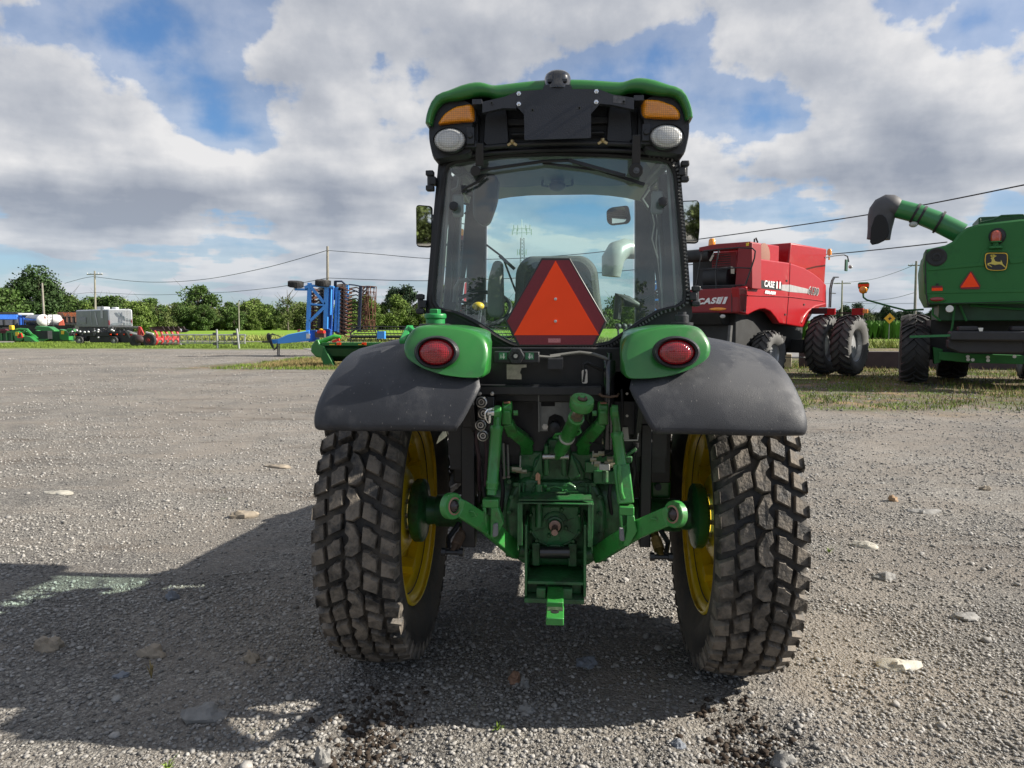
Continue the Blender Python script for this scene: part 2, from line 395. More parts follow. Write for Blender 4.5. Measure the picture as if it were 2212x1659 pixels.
def lensmat(name, col, rough=.12, cell=120, bump=.6):
    m = bpy.data.materials.new(name); m.use_nodes = True; t = m.node_tree; n = t.nodes; l = t.links; b = n['Principled BSDF']
    b.inputs['Roughness'].default_value = rough; b.inputs['Coat Weight'].default_value = 1; b.inputs['Coat Roughness'].default_value = .03
    tc = n.new('ShaderNodeTexCoord'); ch = n.new('ShaderNodeTexVoronoi'); ch.inputs['Scale'].default_value = cell; ch.inputs['Randomness'].default_value = .05; l.new(tc.outputs['Object'], ch.inputs['Vector'])
    r = n.new('ShaderNodeValToRGB'); l.new(ch.outputs['Distance'], r.inputs[0]); c = Vector(col)
    r.color_ramp.elements[0].color = (*(c*1.5), 1); r.color_ramp.elements[1].color = (*(c*.45), 1); r.color_ramp.elements[1].position = .8
    l.new(r.outputs[0], b.inputs['Base Color'])
    bp = n.new('ShaderNodeBump'); bp.inputs['Strength'].default_value = bump; bp.inputs['Distance'].default_value = .004; l.new(ch.outputs['Distance'], bp.inputs['Height']); l.new(bp.outputs[0], b.inputs['Normal'])
    MATS[name] = m; return m
REDLENS = lensmat('red_lens', (.30, .006, .012), .15, 150)
AMBER = lensmat('amber_lens', (.95, .33, .012), .15, 130)
CLEAR = lensmat('ribbed_clear_lens', (.50, .50, .48), .15, 140, .8)
ORANGE = mat('fluorescent_orange', (1.0, .075, .016), .6, var=.02, spec=.2)
MAROON = mat('red_reflective_border', (.17, .012, .022), .45, var=.15, scale=200)
WHITE = mat('white_paint', (.78, .78, .76), .45, var=.04)
LABELW = mat('sticker_white', (.7, .7, .68), .5, var=.05)
LABELY = mat('sticker_yellow', (.75, .5, .03), .5, var=.05)
LABELO = mat('sticker_orange', (.7, .2, .02), .5, var=.05)
MIRROR = mat('mirror_glass', (.85, .88, .87), .02, metal=1, var=0)
# ------------------------------------------------------------------ ground and far setting
def groundh(x, y):
    """gentle unevenness of the yard near the tractor"""
    f = np.clip((np.asarray(y, float)-1.0)/1.5, 0, 1)*np.clip((30-np.asarray(y, float))/10, 0, 1)
    h = .010*np.sin(x*1.7+y*.9)+.008*np.sin(x*3.1-y*2.3+1)+.006*np.sin(x*6.3+y*5.1)
    k = lambda cx, w: np.exp(-((x-cx)/w)**2)
    tr = (-.022*(k(-.75, .24)+k(.75, .24))+.02*(k(-.45, .1)+k(-1.06, .1)+k(.45, .1)+k(1.06, .1)))*np.clip((3.3-y)/.5, 0, 1)
    return h*f*.7-.008+tr*f
GM = bpy.data.materials.new('gravel_yard'); GM.use_nodes = True
def build_ground_mat(m):
    t = m.node_tree; n = t.nodes; l = t.links; b = n['Principled BSDF']; b.inputs['Roughness'].default_value = .92; b.inputs['Specular IOR Level'].default_value = .25
    tc = n.new('ShaderNodeTexCoord'); P = tc.outputs['Object']
    def nz(sc, det=6, ro=.6, vec=None):
        k = n.new('ShaderNodeTexNoise'); k.inputs['Scale'].default_value = sc; k.inputs['Detail'].default_value = det; k.inputs['Roughness'].default_value = ro; l.new(vec or P, k.inputs['Vector']); return k.outputs['Fac']
    def vo(sc, feat='F1', rn=1.0):
        k = n.new('ShaderNodeTexVoronoi'); k.inputs['Scale'].default_value = sc; k.feature = feat; l.new(P, k.inputs['Vector']); return k
    def M(op, a, b_=None, c=None, cl=False):
        k = n.new('ShaderNodeMath'); k.operation = op; k.use_clamp = cl
        for i, q in enumerate((a, b_, c)):
            if q is None: continue
            if isinstance(q, (int, float)): k.inputs[i].default_value = q
            else: l.new(q, k.inputs[i])
        return k.outputs[0]
    def ramp(f, stops):
        r = n.new('ShaderNodeValToRGB'); l.new(f, r.inputs[0]); e = r.color_ramp.elements
        e[0].position, e[0].color = stops[0][0], (*stops[0][1], 1); e[1].position, e[1].color = stops[-1][0], (*stops[-1][1], 1)
        for p, c in stops[1:-1]: q = e.new(p); q.color = (*c, 1)
        return r.outputs[0]
    def mix(f, a, b_, mode='MIX'):
        k = n.new('ShaderNodeMix'); k.data_type = 'RGBA'; k.blend_type = mode
        for i, q in ((0, f), (6, a), (7, b_)):
            if isinstance(q, (int, float)): k.inputs[i].default_value = q
            elif isinstance(q, tuple): k.inputs[i].default_value = (*q, 1)
            else: l.new(q, k.inputs[i])
        return k.outputs[2]
    v1 = vo(55); v2 = vo(120)
    sp = n.new('ShaderNodeSeparateColor'); l.new(v1.outputs['Color'], sp.inputs[0])
    sp2 = n.new('ShaderNodeSeparateColor'); l.new(v2.outputs['Color'], sp2.inputs[0])
    st = ramp(sp.outputs[0], [(0, (.075, .072, .070)), (.35, (.175, .168, .160)), (.75, (.300, .285, .262)), (1, (.55, .53, .48))])
    st2 = ramp(sp2.outputs[0], [(0, (.08, .075, .07)), (.5, (.20, .19, .178)), (1, (.44, .42, .385))])
    stone = mix(.5, st, st2)
    crev = ramp(v1.outputs['Distance'], [(0, (1, 1, 1)), (.55, (.85, .85, .85)), (.9, (.5, .48, .46))])
    stone = mix(1.0, stone, crev, 'MULTIPLY')
    sand = ramp(nz(40, 8), [(.3, (.165, .148, .130)), (.7, (.270, .247, .220))])
    pm = M('ADD', M('MULTIPLY', nz(.9, 5), .6), M('MULTIPLY', nz(.22, 3), .5))
    psand = ramp(pm, [(.50, (0, 0, 0)), (.62, (.8, .8, .8))])
    col = mix(psand, stone, sand)
    # slow tonal patches and faint, slightly curved wheel tracks of packed fines
    big = ramp(M('ADD', M('MULTIPLY', nz(.33, 5, .6), .6), M('MULTIPLY', nz(1.7, 6, .65), .4)), [(.38, (.72,)*3), (.52, (1.0, .99, .97)), (.64, (1.18, 1.17, 1.15))])
    col = mix(1.0, col, big, 'MULTIPLY')
    tv = n.new('ShaderNodeVectorMath'); tv.operation = 'MULTIPLY'; l.new(P, tv.inputs[0]); tv.inputs[1].default_value = (.16, .62, 1)
    trk = n.new('ShaderNodeTexWave'); trk.wave_type = 'BANDS'; trk.bands_direction = 'Y'; l.new(tv.outputs[0], trk.inputs['Vector']); trk.inputs['Scale'].default_value = .55; trk.inputs['Distortion'].default_value = 5.0; trk.inputs['Detail'].default_value = 3; trk.inputs['Detail Scale'].default_value = .5
    tf = M('MULTIPLY', ramp(trk.outputs['Fac'], [(.80, (0,)*3), (.93, (.8,)*3)]), ramp(nz(2.2, 6, .7), [(.40, (.2,)*3), (.60, (1,)*3)]))
    col = mix(M('MULTIPLY', tf, .55), col, (.225, .198, .168))
    sep = n.new('ShaderNodeSeparateXYZ'); l.new(P, sep.inputs[0]); x, y, z = sep.outputs
    # dark damp earth in streaks across the yard
    cvv = n.new('ShaderNodeVectorMath'); cvv.operation = 'MULTIPLY'; l.new(P, cvv.inputs[0]); cvv.inputs[1].default_value = (.25, 1.1, 1)
    mud = ramp(nz(.9, 9, .72, cvv.outputs[0]), [(.57, (0, 0, 0)), (.67, (.75, .75, .75))])
    col = mix(mud, col, (.075, .058, .045))
    # tyre ruts behind the tractor
    def rut(cx):
        d = M('ABSOLUTE', M('SUBTRACT', M('ADD', x, M('MULTIPLY', nz(5, 4), .14)), cx+.07))
        a = M('SUBTRACT', 1.0, M('DIVIDE', d, .17), cl=True)
        k = M('SUBTRACT', 3.1, y, cl=True)
        return M('MULTIPLY', M('MULTIPLY', a, M('MULTIPLY', k, 4.0, cl=True)), ramp(nz(9, 6), [(.42, (0,)*3), (.55, (1,)*3)]))
    rm = M('ADD', rut(-.75), rut(.80), cl=True)
    col = mix(rm, col, (.038, .029, .022))
    # thin weeds and the worn dry verge, by place
    gn = nz(1.6, 8, .7)
    def band(a0, a1, s, yy): return M('MULTIPLY', M('DIVIDE', M('SUBTRACT', yy, a0), s, cl=True), M('DIVIDE', M('SUBTRACT', a1, yy), s, cl=True))
    yj = M('ADD', y, M('MULTIPLY', M('SUBTRACT', nz(.35, 5), .5), 5.0)); xj = M('ADD', x, M('MULTIPLY', M('SUBTRACT', nz(.3, 4), .5), 7.0))
    v1b = M('MULTIPLY', band(25.2, 36.5, 1.6, yj), M('DIVIDE', M('ADD', xj, 15.5), 2.5, cl=True))            # dry verge middle
    v2b = M('MULTIPLY', band(13.8, 60.0, 1.8, yj), M('DIVIDE', M('SUBTRACT', xj, 3.6), 1.5, cl=True))        # under the combines
    v3b = M('MULTIPLY', band(46.5, 66.5, 1.6, yj), M('DIVIDE', M('SUBTRACT', -9.5, xj), 3.5, cl=True))       # strip with the plough
    grassm = M('MAXIMUM', M('MAXIMUM', v1b, v2b), v3b, cl=True)
    gm2 = M('MULTIPLY', grassm, ramp(gn, [(.36, (.55,)*3), (.5, (1,)*3)]))
    dry = ramp(nz(.9, 8, .7), [(.36, (.085, .125, .028)), (.46, (.12, .12, .05)), (.52, (.11, .085, .06)), (.62, (.27, .195, .10))])
    lush = ramp(nz(.8, 6, .65), [(.35, (.09, .15, .025)), (.65, (.17, .22, .05))])
    gc = mix(v3b, dry, lush)
    col = mix(gm2, col, gc)
    # weeds tint
    wd = ramp(nz(1.3, 9, .75), [(.635, (0,)*3), (.70, (.55,)*3)])
    col = mix(wd, col, (.085, .11, .04))
    l.new(col, b.inputs['Base Color'])
    h = M('ADD', M('MULTIPLY', v1.outputs['Distance'], -.9), M('ADD', M('MULTIPLY', v2.outputs['Distance'], -.4), M('MULTIPLY', nz(260, 3), .3)))
    bp = n.new('ShaderNodeBump'); bp.inputs['Strength'].default_value = 1.0; bp.inputs['Distance'].default_value = .012; l.new(h, bp.inputs['Height'])
    big = n.new('ShaderNodeBump'); big.inputs['Strength'].default_value = .6; big.inputs['Distance'].default_value = .05; l.new(nz(5, 6, .7), big.inputs['Height']); l.new(bp.outputs[0], big.inputs['Normal'])
    l.new(big.outputs[0], b.inputs['Normal'])
build_ground_mat(GM)
xs = np.concatenate([[-1500, -600, -200, -80, -40, -20], np.arange(-12, 14.01, .12), [20, 40, 80, 200, 600, 1500]])
ys = np.concatenate([[-1500, -500, -100, -20, -5, 0], np.arange(1, 14.01, .12), [16, 20, 30, 45, 80, 150, 300, 700, 1900]])
gx, gy = np.meshgrid(xs, ys); gz = groundh(gx, gy); gz[(gy < .9) | (gy > 20) | (abs(gx) > 12.5)] = -.008
vv = np.stack([gx, gy, gz], -1).reshape(-1, 3); nx = len(xs); ny = len(ys)
ii = (np.arange(ny-1)[:, None]*nx+np.arange(nx-1)[None]).ravel()
g = raw('ground', vv, np.stack([ii, ii+1, ii+nx+1, ii+nx], 1), GM, smooth=True, nv=4); g['kind'] = 'structure'
def sheet(name, pts, m, z):
    o = MB().add([(p[0], p[1], z) for p in pts], [tuple(range(len(pts)))]).build(name, m, kind='structure', smooth=0); return o
ASPH = mat('old_asphalt', (.20, .195, .19), .9, var=.14, scale=.6, bump=.3, bscale=30, spec=.2)
FIELD = mat('green_crop_field', (.155, .27, .030), .9, var=.16, scale=.08, spec=.1, dirt=(.25, .30, .06), damt=.2, dscale=.05)
CORN = mat('maize_leaves', (.06, .14, .022), .8, var=.3, scale=.8, spec=.2, island=.3)
sheet('road', [(-160, 84), (-60, 66.5), (-22, 61.5), (-6, 54), (10, 47.5), (60, 43), (60, 37.5), (10, 36.8), (-5, 38.0), (-13, 41.5), (-17, 46), (-20.0, 52), (-26, 57), (-60, 60.5), (-160, 70)], ASPH, .012)
sheet('field', [(-900, 165), (-160, 94), (-60, 76.0), (-22, 70), (0, 62), (14, 54), (60, 49), (800, 60), (1500, 500), (1500, 1800), (-1500, 1800), (-1500, 500)], FIELD, .016)

# ---- gravel stones
ico_v = []
ph_ = (1+5**.5)/2
for a, b_ in ((1, ph_), (-1, ph_), (1, -ph_), (-1, -ph_)): ico_v += [(0, a, b_), (a, b_, 0), (b_, 0, a)]
ico_v = np.array(ico_v); ico_v /= np.linalg.norm(ico_v[0])
def hull_faces(v):
    fs = []; d = np.linalg.norm(v[:, None]-v[None], axis=2); e = d[d > .01].min()*1.05
    for i in range(12):
        for j in range(i+1, 12):
            for k in range(j+1, 12):
                if d[i, j] < e and d[j, k] < e and d[i, k] < e:
                    n_ = np.cross(v[j]-v[i], v[k]-v[i]); fs.append((i, j, k) if n_@v[i] > 0 else (i, k, j))
    return np.array(fs)
ico_f = hull_faces(ico_v)
def rotm(n):
    q = rng.normal(size=(n, 4)); q /= np.linalg.norm(q, axis=1)[:, None]; w, x, y, z = q.T
    return np.stack([np.stack([1-2*(y*y+z*z), 2*(x*y-z*w), 2*(x*z+y*w)], 1), np.stack([2*(x*y+z*w), 1-2*(x*x+z*z), 2*(y*z-x*w)], 1), np.stack([2*(x*z-y*w), 2*(y*z+x*w), 1-2*(x*x+y*y)], 1)], 1)
def stones(name, pos, size, m, flat=.62, jag=.22, sink=.25):
    n = len(pos); V = np.repeat(ico_v[None], n, 0)*(1+rng.uniform(-jag, jag, (n, 12, 1)))
    V = V*rng.uniform(.62, 1.25, (n, 1, 3)); V = np.einsum('nij,nkj->nki', rotm(n), V); V[:, :, 2] *= flat
    V = V*size[:, None, None]/2; V += pos[:, None, :]; V[:, :, 2] += (size*(.5-sink)*flat)[:, None]
    F = (ico_f[None]+(np.arange(n)*12)[:, None, None]).reshape(-1, 3)
    return raw(name, V.reshape(-1, 3), F, m, smooth=True)
STONE = mat('loose_gravel_stone', (.235, .226, .212), .85, var=.2, scale=30, island=.48, spec=.3, bump=.3, bscale=120)
def scat(n, x0, x1, y0, y1, smin, smax, pw=2.2):
    y = rng.uniform(y0, y1, n); x = rng.uniform(x0, x1, n); s = smin+(smax-smin)*rng.random(n)**(pw*1.6)
    # patchy: fewer stones where fines show
    keep = (np.sin(x*1.3+2*np.sin(y*.8))*np.sin(y*1.1+1.3*np.sin(x*.7)) > -.45) | (rng.random(n) < .35)
    x, y, s = x[keep], y[keep], s[keep]
    return np.stack([x, y, groundh(x, y)], 1), s
ps = [scat(80000, -3.6, 3.6, 2.2, 4.4, .006, .026), scat(34000, -5, 5, 4.4, 7, .008, .028), scat(30000, -9, 9, 7, 12, .012, .038, 1.9), scat(17000, -15, 11, 12, 22, .018, .052, 1.9), scat(7000, -28, 5, 22, 42, .03, .075, 1.9), scat(1300, -6, 6, 2.3, 7, .025, .055, 2.2)]
stn = stones('gravel_stones', np.concatenate([p[0] for p in ps]), np.concatenate([p[1] for p in ps]), STONE)
tag(stn, 'loose grey crushed gravel and pebbles scattered over the yard', 'gravel', kind='stuff')
MUD = mat('damp_earth', (.045, .034, .026), .95, var=.3, scale=30, bump=.5, bscale=90, spec=.2)
n_ = 1700; sd_ = rng.integers(0, 2, n_)*2-1; mx_ = sd_*.77+rng.normal(0, .10, n_); my_ = 3.2-rng.random(n_)**.8*1.2
cl = stones('earth_clods', np.stack([mx_, my_, groundh(mx_, my_)], 1), .008+.024*rng.random(n_)**2.5, MUD, .8, .3)
tag(cl, 'dark damp clods of earth churned up behind the tractor tyres', 'earth', kind='stuff')
# larger rocks one can point at
ROCKG = mat('pale_grey_rock', (.20, .195, .185), .85, var=.25, scale=14, bump=.5, bscale=50)
ROCKB = mat('bluish_rock', (.16, .175, .20), .8, var=.22, scale=14, bump=.4, bscale=50)
ROCKT = mat('tan_rock', (.26, .22, .17), .85, var=.22, scale=14, bump=.4, bscale=50)
ROCKW = mat('whitish_rock', (.36, .34, .29), .85, var=.3, scale=14, bump=.5, bscale=50)
def rock(px, py, w, hh, dd, m, label, rz=0.0):
    c = TG(px, py); z0 = float(groundh(c.x, c.y)); b = MB().ell((0, 0, 0), (w/2, dd/2, hh), 20, 12)
    o3 = Vector((random.uniform(0, 99), random.uniform(0, 99), 3))
    from mathutils import noise as mn
    b.v = [Vector(p)*(1+.60*mn.noise(Vector(p)*(2.6/max(w, .05))+o3)+.30*mn.noise(Vector(p)*(7/max(w, .05))+o3)+.10*mn.noise(Vector(p)*(16/max(w, .05))+o3)) for p in b.v]
    o = b.build('rock', m, label=label, cat='rock', group='larger stones lying on the gravel', smooth=28); o.location = (c.x, c.y, z0+hh*.15); o.rotation_euler = (0, 0, rz)
for a in [(103, 1396, .13, .05, .10, ROCKT, 'rounded tan-grey stone at the far left of the foreground shade'),
          (328, 1408, .15, .045, .09, ROCKT, 'pale angular stone with a weed beside it in the left shade'),
          (542, 1428, .095, .04, .07, ROCKT, 'oval tan stone in the shade left of the left rear tyre'),
          (262, 1455, .075, .022, .05, ROCKB, 'small bluish pebble between the left shade stones'),
          (438, 1545, .17, .045, .12, ROCKG, 'broad flat grey slab near the bottom left'),
          (372, 1291, .075, .045, .06, ROCKB, 'round grey-blue stone near the upper left shade edge'),
          (1112, 1472, .06, .045, .05, mat('rusty_rock', (.24, .14, .09), .85, var=.2), 'reddish brown stone under the drawbar'),
          (1133, 1480, .045, .035, .04, ROCKG, 'small grey stone touching the reddish one under the drawbar'),
          (1137, 1535, .09, .025, .05, ROCKG, 'flat grey stone in the shade below the drawbar'),
          (1265, 1430, .10, .03, .09, ROCKB, 'flat bluish stone between drawbar and right rear tyre'),
          (1940, 1434, .21, .035, .10, ROCKW, 'long cream-coloured flat rock in the sun at lower right'),
          (1865, 1180, .20, .03, .10, ROCKW, 'whitish flat stone beside the right rear tyre'),
          (1912, 1250, .17, .035, .10, ROCKG, 'grey flat stone right of the whitish one by the tyre'),
          (1995, 1104, .25, .035, .13, ROCKG, 'wide flat pale stone farther back on the right'),
          (2085, 1333, .14, .025, .09, ROCKG, 'grey slab-like stone near the right edge'),
          (1930, 1080, .09, .05, .07, mat('ochre_rock', (.30, .20, .12), .85, var=.2), 'small ochre stone behind the wide flat pale stone'),
          (2128, 1058, .10, .04, .07, ROCKT, 'tan stone far back near the right edge'),
          (602, 1010, .38, .03, .12, ROCKT, 'long tan stone left of the tyre beyond the shade'),
          (128, 1065, .32, .02, .14, ROCKW, 'flat whitish stone in the sunlit gravel at mid left'),
          (525, 1115, .22, .05, .14, ROCKT, 'brownish stone at the edge of the tractor shadow'),
          (1690, 1636, .09, .045, .06, ROCKG, 'grey angular stone at the bottom edge right of centre'),
          (1465, 1610, .055, .02, .04, ROCKB, 'dark chip just outside the tractor shadow at bottom'),
          (697, 1643, .075, .05, .05, ROCKG, 'pale pointed stone at the bottom edge left of centre'),
          (1600, 1450, .06, .04, .05, ROCKG, 'stone pressed beside the foot of the right rear tyre')]:
    rock(*a, rz=random.uniform(-.4, .4))
# ---- grass blades on the verges
def blades(name, n, fn, h0, h1, w, m, label, cat='grass'):
    x, y = fn(n); n = len(x); h = rng.uniform(h0, h1, n); a = rng.uniform(0, 6.283, n); ln = rng.normal(0, .35, (n, 2))*h[:, None]
    c, s = np.cos(a)*w, np.sin(a)*w; z = np.zeros(n)
    V = np.stack([np.stack([x-c, y-s, z], 1), np.stack([x+c, y+s, z], 1), np.stack([x+ln[:, 0], y+ln[:, 1], h], 1)], 1).reshape(-1, 3)
    o = raw(name, V, np.arange(3*n).reshape(-1, 3), m); return tag(o, label, cat, kind='stuff')
GRS = mat('verge_grass_blades', (.13, .19, .035), .8, var=.3, scale=.5, island=.5, spec=.1)
DRY = mat('dry_grass_blades', (.24, .185, .085), .85, var=.3, scale=.5, island=.4, spec=.1)
clump = lambda x, y, k=.0: np.sin(x*1.1+1.7*np.sin(y*.6))*np.sin(y*1.4+1.9*np.sin(x*.45)) > k
def reg(x0, x1, y0, y1, k):
    def f(n):
        x = rng.uniform(x0, x1, n); y = rng.uniform(y0, y1, n); q = clump(x, y, k) | (rng.random(n) < .25); return x[q], y[q]
    return f
blades('dry_grass', 60000, reg(-12.5, 2, 27, 35.5, -.1), .05, .20, .012, DRY, 'straw-coloured dry grass on the verge behind the tractor')
blades('verge_grass', 50000, reg(-13.5, 3, 26.0, 36, .0), .04, .14, .012, GRS, 'green grass growing through the dry verge')
blades('weedy_grass', 60000, reg(4.5, 24, 14.5, 34, .05), .03, .10, .010, GRS, 'short weedy grass around the combines')
blades('straw', 9000, reg(8, 24, 14.5, 30, .1), .05, .22, .010, DRY, 'dry straw and seed heads around the combines')
blades('strip_grass', 60000, reg(-50, -11, 49, 64, -.6), .05, .20, .02, GRS, 'grass strip under the parked implements at left')
blades('tall_grass', 40000, lambda n: ((lambda x: (x, np.interp(x, [-160, -60, -22, 0, 14, 60], [94, 76, 70, 62, 54, 49])+rng.uniform(0, 5, n)))(rng.uniform(-90, 60, n))), .3, .75, .05, mat('tall_field_grass', (.22, .25, .06), .8, var=.3, scale=.2, island=.4), 'tall seeding grass along the field edge')
# small weeds in the gravel
for (px, py, hh, lb) in [(327, 1440, .09, 'thin dry weed stem beside the pale shade stone'), (865, 1600, .05, None), (362, 1640, .06, 'small green weed at the bottom left'), (1790, 1170, .05, 'green tuft just right of the right rear tyre'), (1075, 1555, .05, 'tiny sprout in the shade below the drawbar')]:
    if lb is None: continue
    c = TG(px, py+25); b = MB()
    for k in range(14):
        a = random.uniform(0, 6.28); r_ = random.uniform(.3, 1)*hh*(.35 if 'dry' in lb else .9); w_ = .003
        p0 = Vector((0, 0, 0)); p1 = Vector((math.cos(a)*r_, math.sin(a)*r_, hh*random.uniform(.3, 1))); sdv = Vector((-math.sin(a), math.cos(a), 0))*w_
        b.add([p0-sdv, p0+sdv, (p0+p1)/2+Vector((0, 0, hh*.2))+sdv, p1, (p0+p1)/2+Vector((0, 0, hh*.2))-sdv], [(0, 1, 2, 3, 4)])
    o = b.build('weed', DRY if 'dry' in lb else GRS, label=lb, cat='weed', smooth=0); o.location = c

# ------------------------------------------------------------------ trees
BARK = mat('bark', (.10, .085, .065), .9, var=.3, scale=2)
def leaf(name, c): return mat(name, c, .75, var=.35, scale=.25, island=.45, spec=.25)
LF = [leaf('dark_leaves', (.035, .065, .020)), leaf('mid_leaves', (.060, .105, .024)), leaf('light_leaves', (.105, .155, .032)), leaf('bluish_leaves', (.030, .055, .028)), leaf('olive_leaves', (.085, .11, .03))]
def make_tree(name, h, w, lm, nb, nl, ls, label, cat='tree', bare=False, low=.1, top=1.0):
    root = empty(name, (0, 0, 0), 0, label, cat)
    tk = MB(); tk.tube([(0, 0, 0), (.1, 0, h*.25), (0, .1, h*.5), (0, 0, h*.85)], [h*.022, h*.017, h*.011, h*.003], 8)
    for k in range(16 if bare else 8):
        a = random.uniform(0, 6.28); z0 = h*random.uniform(.2, .7); L = w*random.uniform(.25, .5)
        tk.tube([(0, 0, z0), (math.cos(a)*L*.5, math.sin(a)*L*.5, z0+L*.5), (math.cos(a)*L, math.sin(a)*L, z0+L*1.1)], [h*.008, h*.005, h*.0015], 5)
    tk.build('trunk', BARK, root)
    cs = []
    for k in range(nb):
        t = random.random()**.8; z = h*(low+(top-low)*(.08+.84*t)); prof = math.sin(math.pi*min(1, (t*.80+.17)))**.7
        a = random.uniform(0, 6.28); r = w*.5*prof*random.uniform(.25, .85)
        cs.append((r*math.cos(a), r*math.sin(a), z, w*random.uniform(.12, .24)))
    cs = np.array(cs); idx = rng.integers(0, nb, nl); d = rng.normal(size=(nl, 3)); d /= np.linalg.norm(d, axis=1)[:, None]
    rr = cs[idx, 3]*(rng.random(nl)**.35)*rng.uniform(.8, 1.15, nl); c = cs[idx, :3]+d*rr[:, None]*np.array([1, 1, .85])
    c[:, 2] = np.clip(c[:, 2], h*low*.5+.1, h*1.05)
    Rm = rotm(nl); s = ls*rng.uniform(.5, 1.3, nl); q = np.array([(-1, -.4, 0), (0, -.8, .2), (1, 0, 0), (0, .7, -.1)])
    V = np.einsum('nij,kj->nki', Rm, q)*s[:, None, None]*.5+c[:, None]
    o = raw('crown', V.reshape(-1, 3), np.arange(4*nl).reshape(-1, 4), lm, root, nv=4); return root
protos = [make_tree('maple_tree', 16, 15, LF[0], 60, 17000, .62, 'tall dark green tree with a wide crown standing behind the trucks at left', low=.05),
          make_tree('broadleaf_tree', 9, 9, LF[1], 30, 6500, .50, None, low=0.0),
          make_tree('willow_tree', 8.5, 8, LF[2], 34, 6500, .42, None, low=0.0),
          make_tree('leafy_shrub', 4.2, 6, LF[2], 20, 3600, .34, None, 'shrub', low=0.0, top=.95),
          make_tree('evergreen_tree', 11, 7.5, LF[3], 26, 6500, .46, None, low=.0),
          make_tree('bare_tree', 11, 7, LF[4], 14, 1400, .36, None, bare=True, low=.0, top=.75),
          make_tree('hedge_shrub', 5, 6.5, LF[4], 22, 4000, .38, None, 'shrub', low=0.0, top=.95)]
used = set()
def put(i, px, y, sc, label, group=None, sz=1.0):
    o = protos[i] if i not in used else copy_tree(protos[i]); used.add(i)
    p = T(px, 701, y); o.location = (p.x, y, 0); o.scale = (sc, sc, sc*sz); o.rotation_euler = (0, 0, random.uniform(0, 6.28))
    o['label'] = label
    if group: o['group'] = group
    elif 'group' in o: del o['group']
put(0, 84, 148, .86, 'tall dark green tree with a wide crown standing behind the trucks at left')
put(1, 8, 112, .88, 'olive green broadleaf tree cut by the left edge, in front of the tall tree')
put(1, 430, 232, 1.65, 'large rounded tree rising above the hedge between the camper and the blue implement')
put(1, 500, 238, 1.05, 'small round tree just right of the large rounded tree')
put(2, 552, 240, 1.22, 'pale yellow-green tree with a domed crown left of the blue implement')
put(2, 538, 246, 1.0, 'second pale tree half merged with the domed one')
put(5, 622, 200, 1.25, 'thin half-bare tree sticking out above the hedge left of the blue implement')
put(5, 330, 175, .70, 'thin grey bare-topped tree above the hedge right of the camper')
put(4, 852, 262, 1.42, 'dark evergreen clump standing above the hedge right of the implement, left one')
put(4, 886, 262, 1.50, 'dark evergreen clump standing above the hedge beside the cab')
put(4, 872, 268, 1.30, 'dark evergreen filling the gap of the clump beside the cab')
put(1, 1012, 250, 1.0, 'tree seen through the cab glass at left')
gl = {3: 'low light green shrub in the long hedge beyond the field', 6: 'olive shrub in the long hedge beyond the field', 1: 'mid green tree in the long hedge beyond the field', 2: 'pale green tree in the long hedge beyond the field'}
for px in list(range(-40, 1460, 13)):
    y = random.uniform(150, 165)+max(0, px-180)*.12; near = px < 330
    i = random.choice([3, 6, 3, 1, 6, 2] if not near else [1, 6, 1, 2, 3])
    s = {3: 1.15, 6: 1.1, 1: .62, 2: .66}[i]*random.choice([.62, .8, .95, 1.1, 1.3])*random.uniform(.9, 1.1)*(y/165)*(1.15 if near else 1)
    put(i, px, y, s, gl[i]  .replace('in the long hedge beyond the field', 'in the field hedge, '+('left of the plough' if px < 340 else 'between the plough and the blue implement' if px < 640 else 'behind or beside the blue implement' if px < 905 else 'seen past the tractor cab')), 'hedge trees and shrubs beyond the field')
for px in range(170, 320, 16):
    put(random.choice([1, 2]), px, random.uniform(118, 130), random.uniform(.62, .80), 'bushy tree in the row behind the camper', 'bushy trees behind the camper')
for k, px in enumerate(range(1795, 2260, 11)):
    put(4, px, random.uniform(205, 235), random.uniform(.52, .74), 'dark conifer in the far wood at right', 'dark conifers of the far wood at right', random.uniform(.75, 1.0))
put(5, 1876, 150, .55, 'bare dead tree poking out of the far wood at right')
for k, px in enumerate(range(0, 14)):  # invented tree row, added so mirrors and rear glass reflect dark foliage
    o = copy_tree(protos[[1, 2, 6][k % 3]]); o.location = (-75+k*11.5, -78-(k*7 % 5), 0); o.scale = (1.3, 1.3, 1); o['label'] = 'added tree of an invented row behind the viewer, seen only as reflections'; o['group'] = 'added trees behind the viewer, for reflections'
# unused prototypes never stay behind at the origin
for i, p in enumerate(protos):
    if i not in used:
        for ch in list(p.children): bpy.data.objects.remove(ch)
        bpy.data.objects.remove(p)
# maize strip at right
n_ = 9000; xx = rng.uniform(26, 110, n_); yy = rng.uniform(84, 100, n_); b_ = rng.uniform(1.5, 2.3, n_); w_ = .10
aa = rng.uniform(0, 3.14, n_); c_, s_ = np.cos(aa)*.35, np.sin(aa)*.35
V = np.stack([np.stack([xx-c_*.2, yy-s_*.2, b_*0], 1), np.stack([xx+c_*.2, yy+s_*.2, b_*0], 1), np.stack([xx+c_, yy+s_, b_*.8], 1), np.stack([xx, yy, b_], 1), np.stack([xx-c_, yy-s_, b_*.7], 1)], 1).reshape(-1, 3)
o = raw('maize_crop', V, np.arange(5*n_).reshape(-1, 5), CORN, nv=5); tag(o, 'tall dark green maize standing beyond the bright field at right', 'crop', kind='stuff')
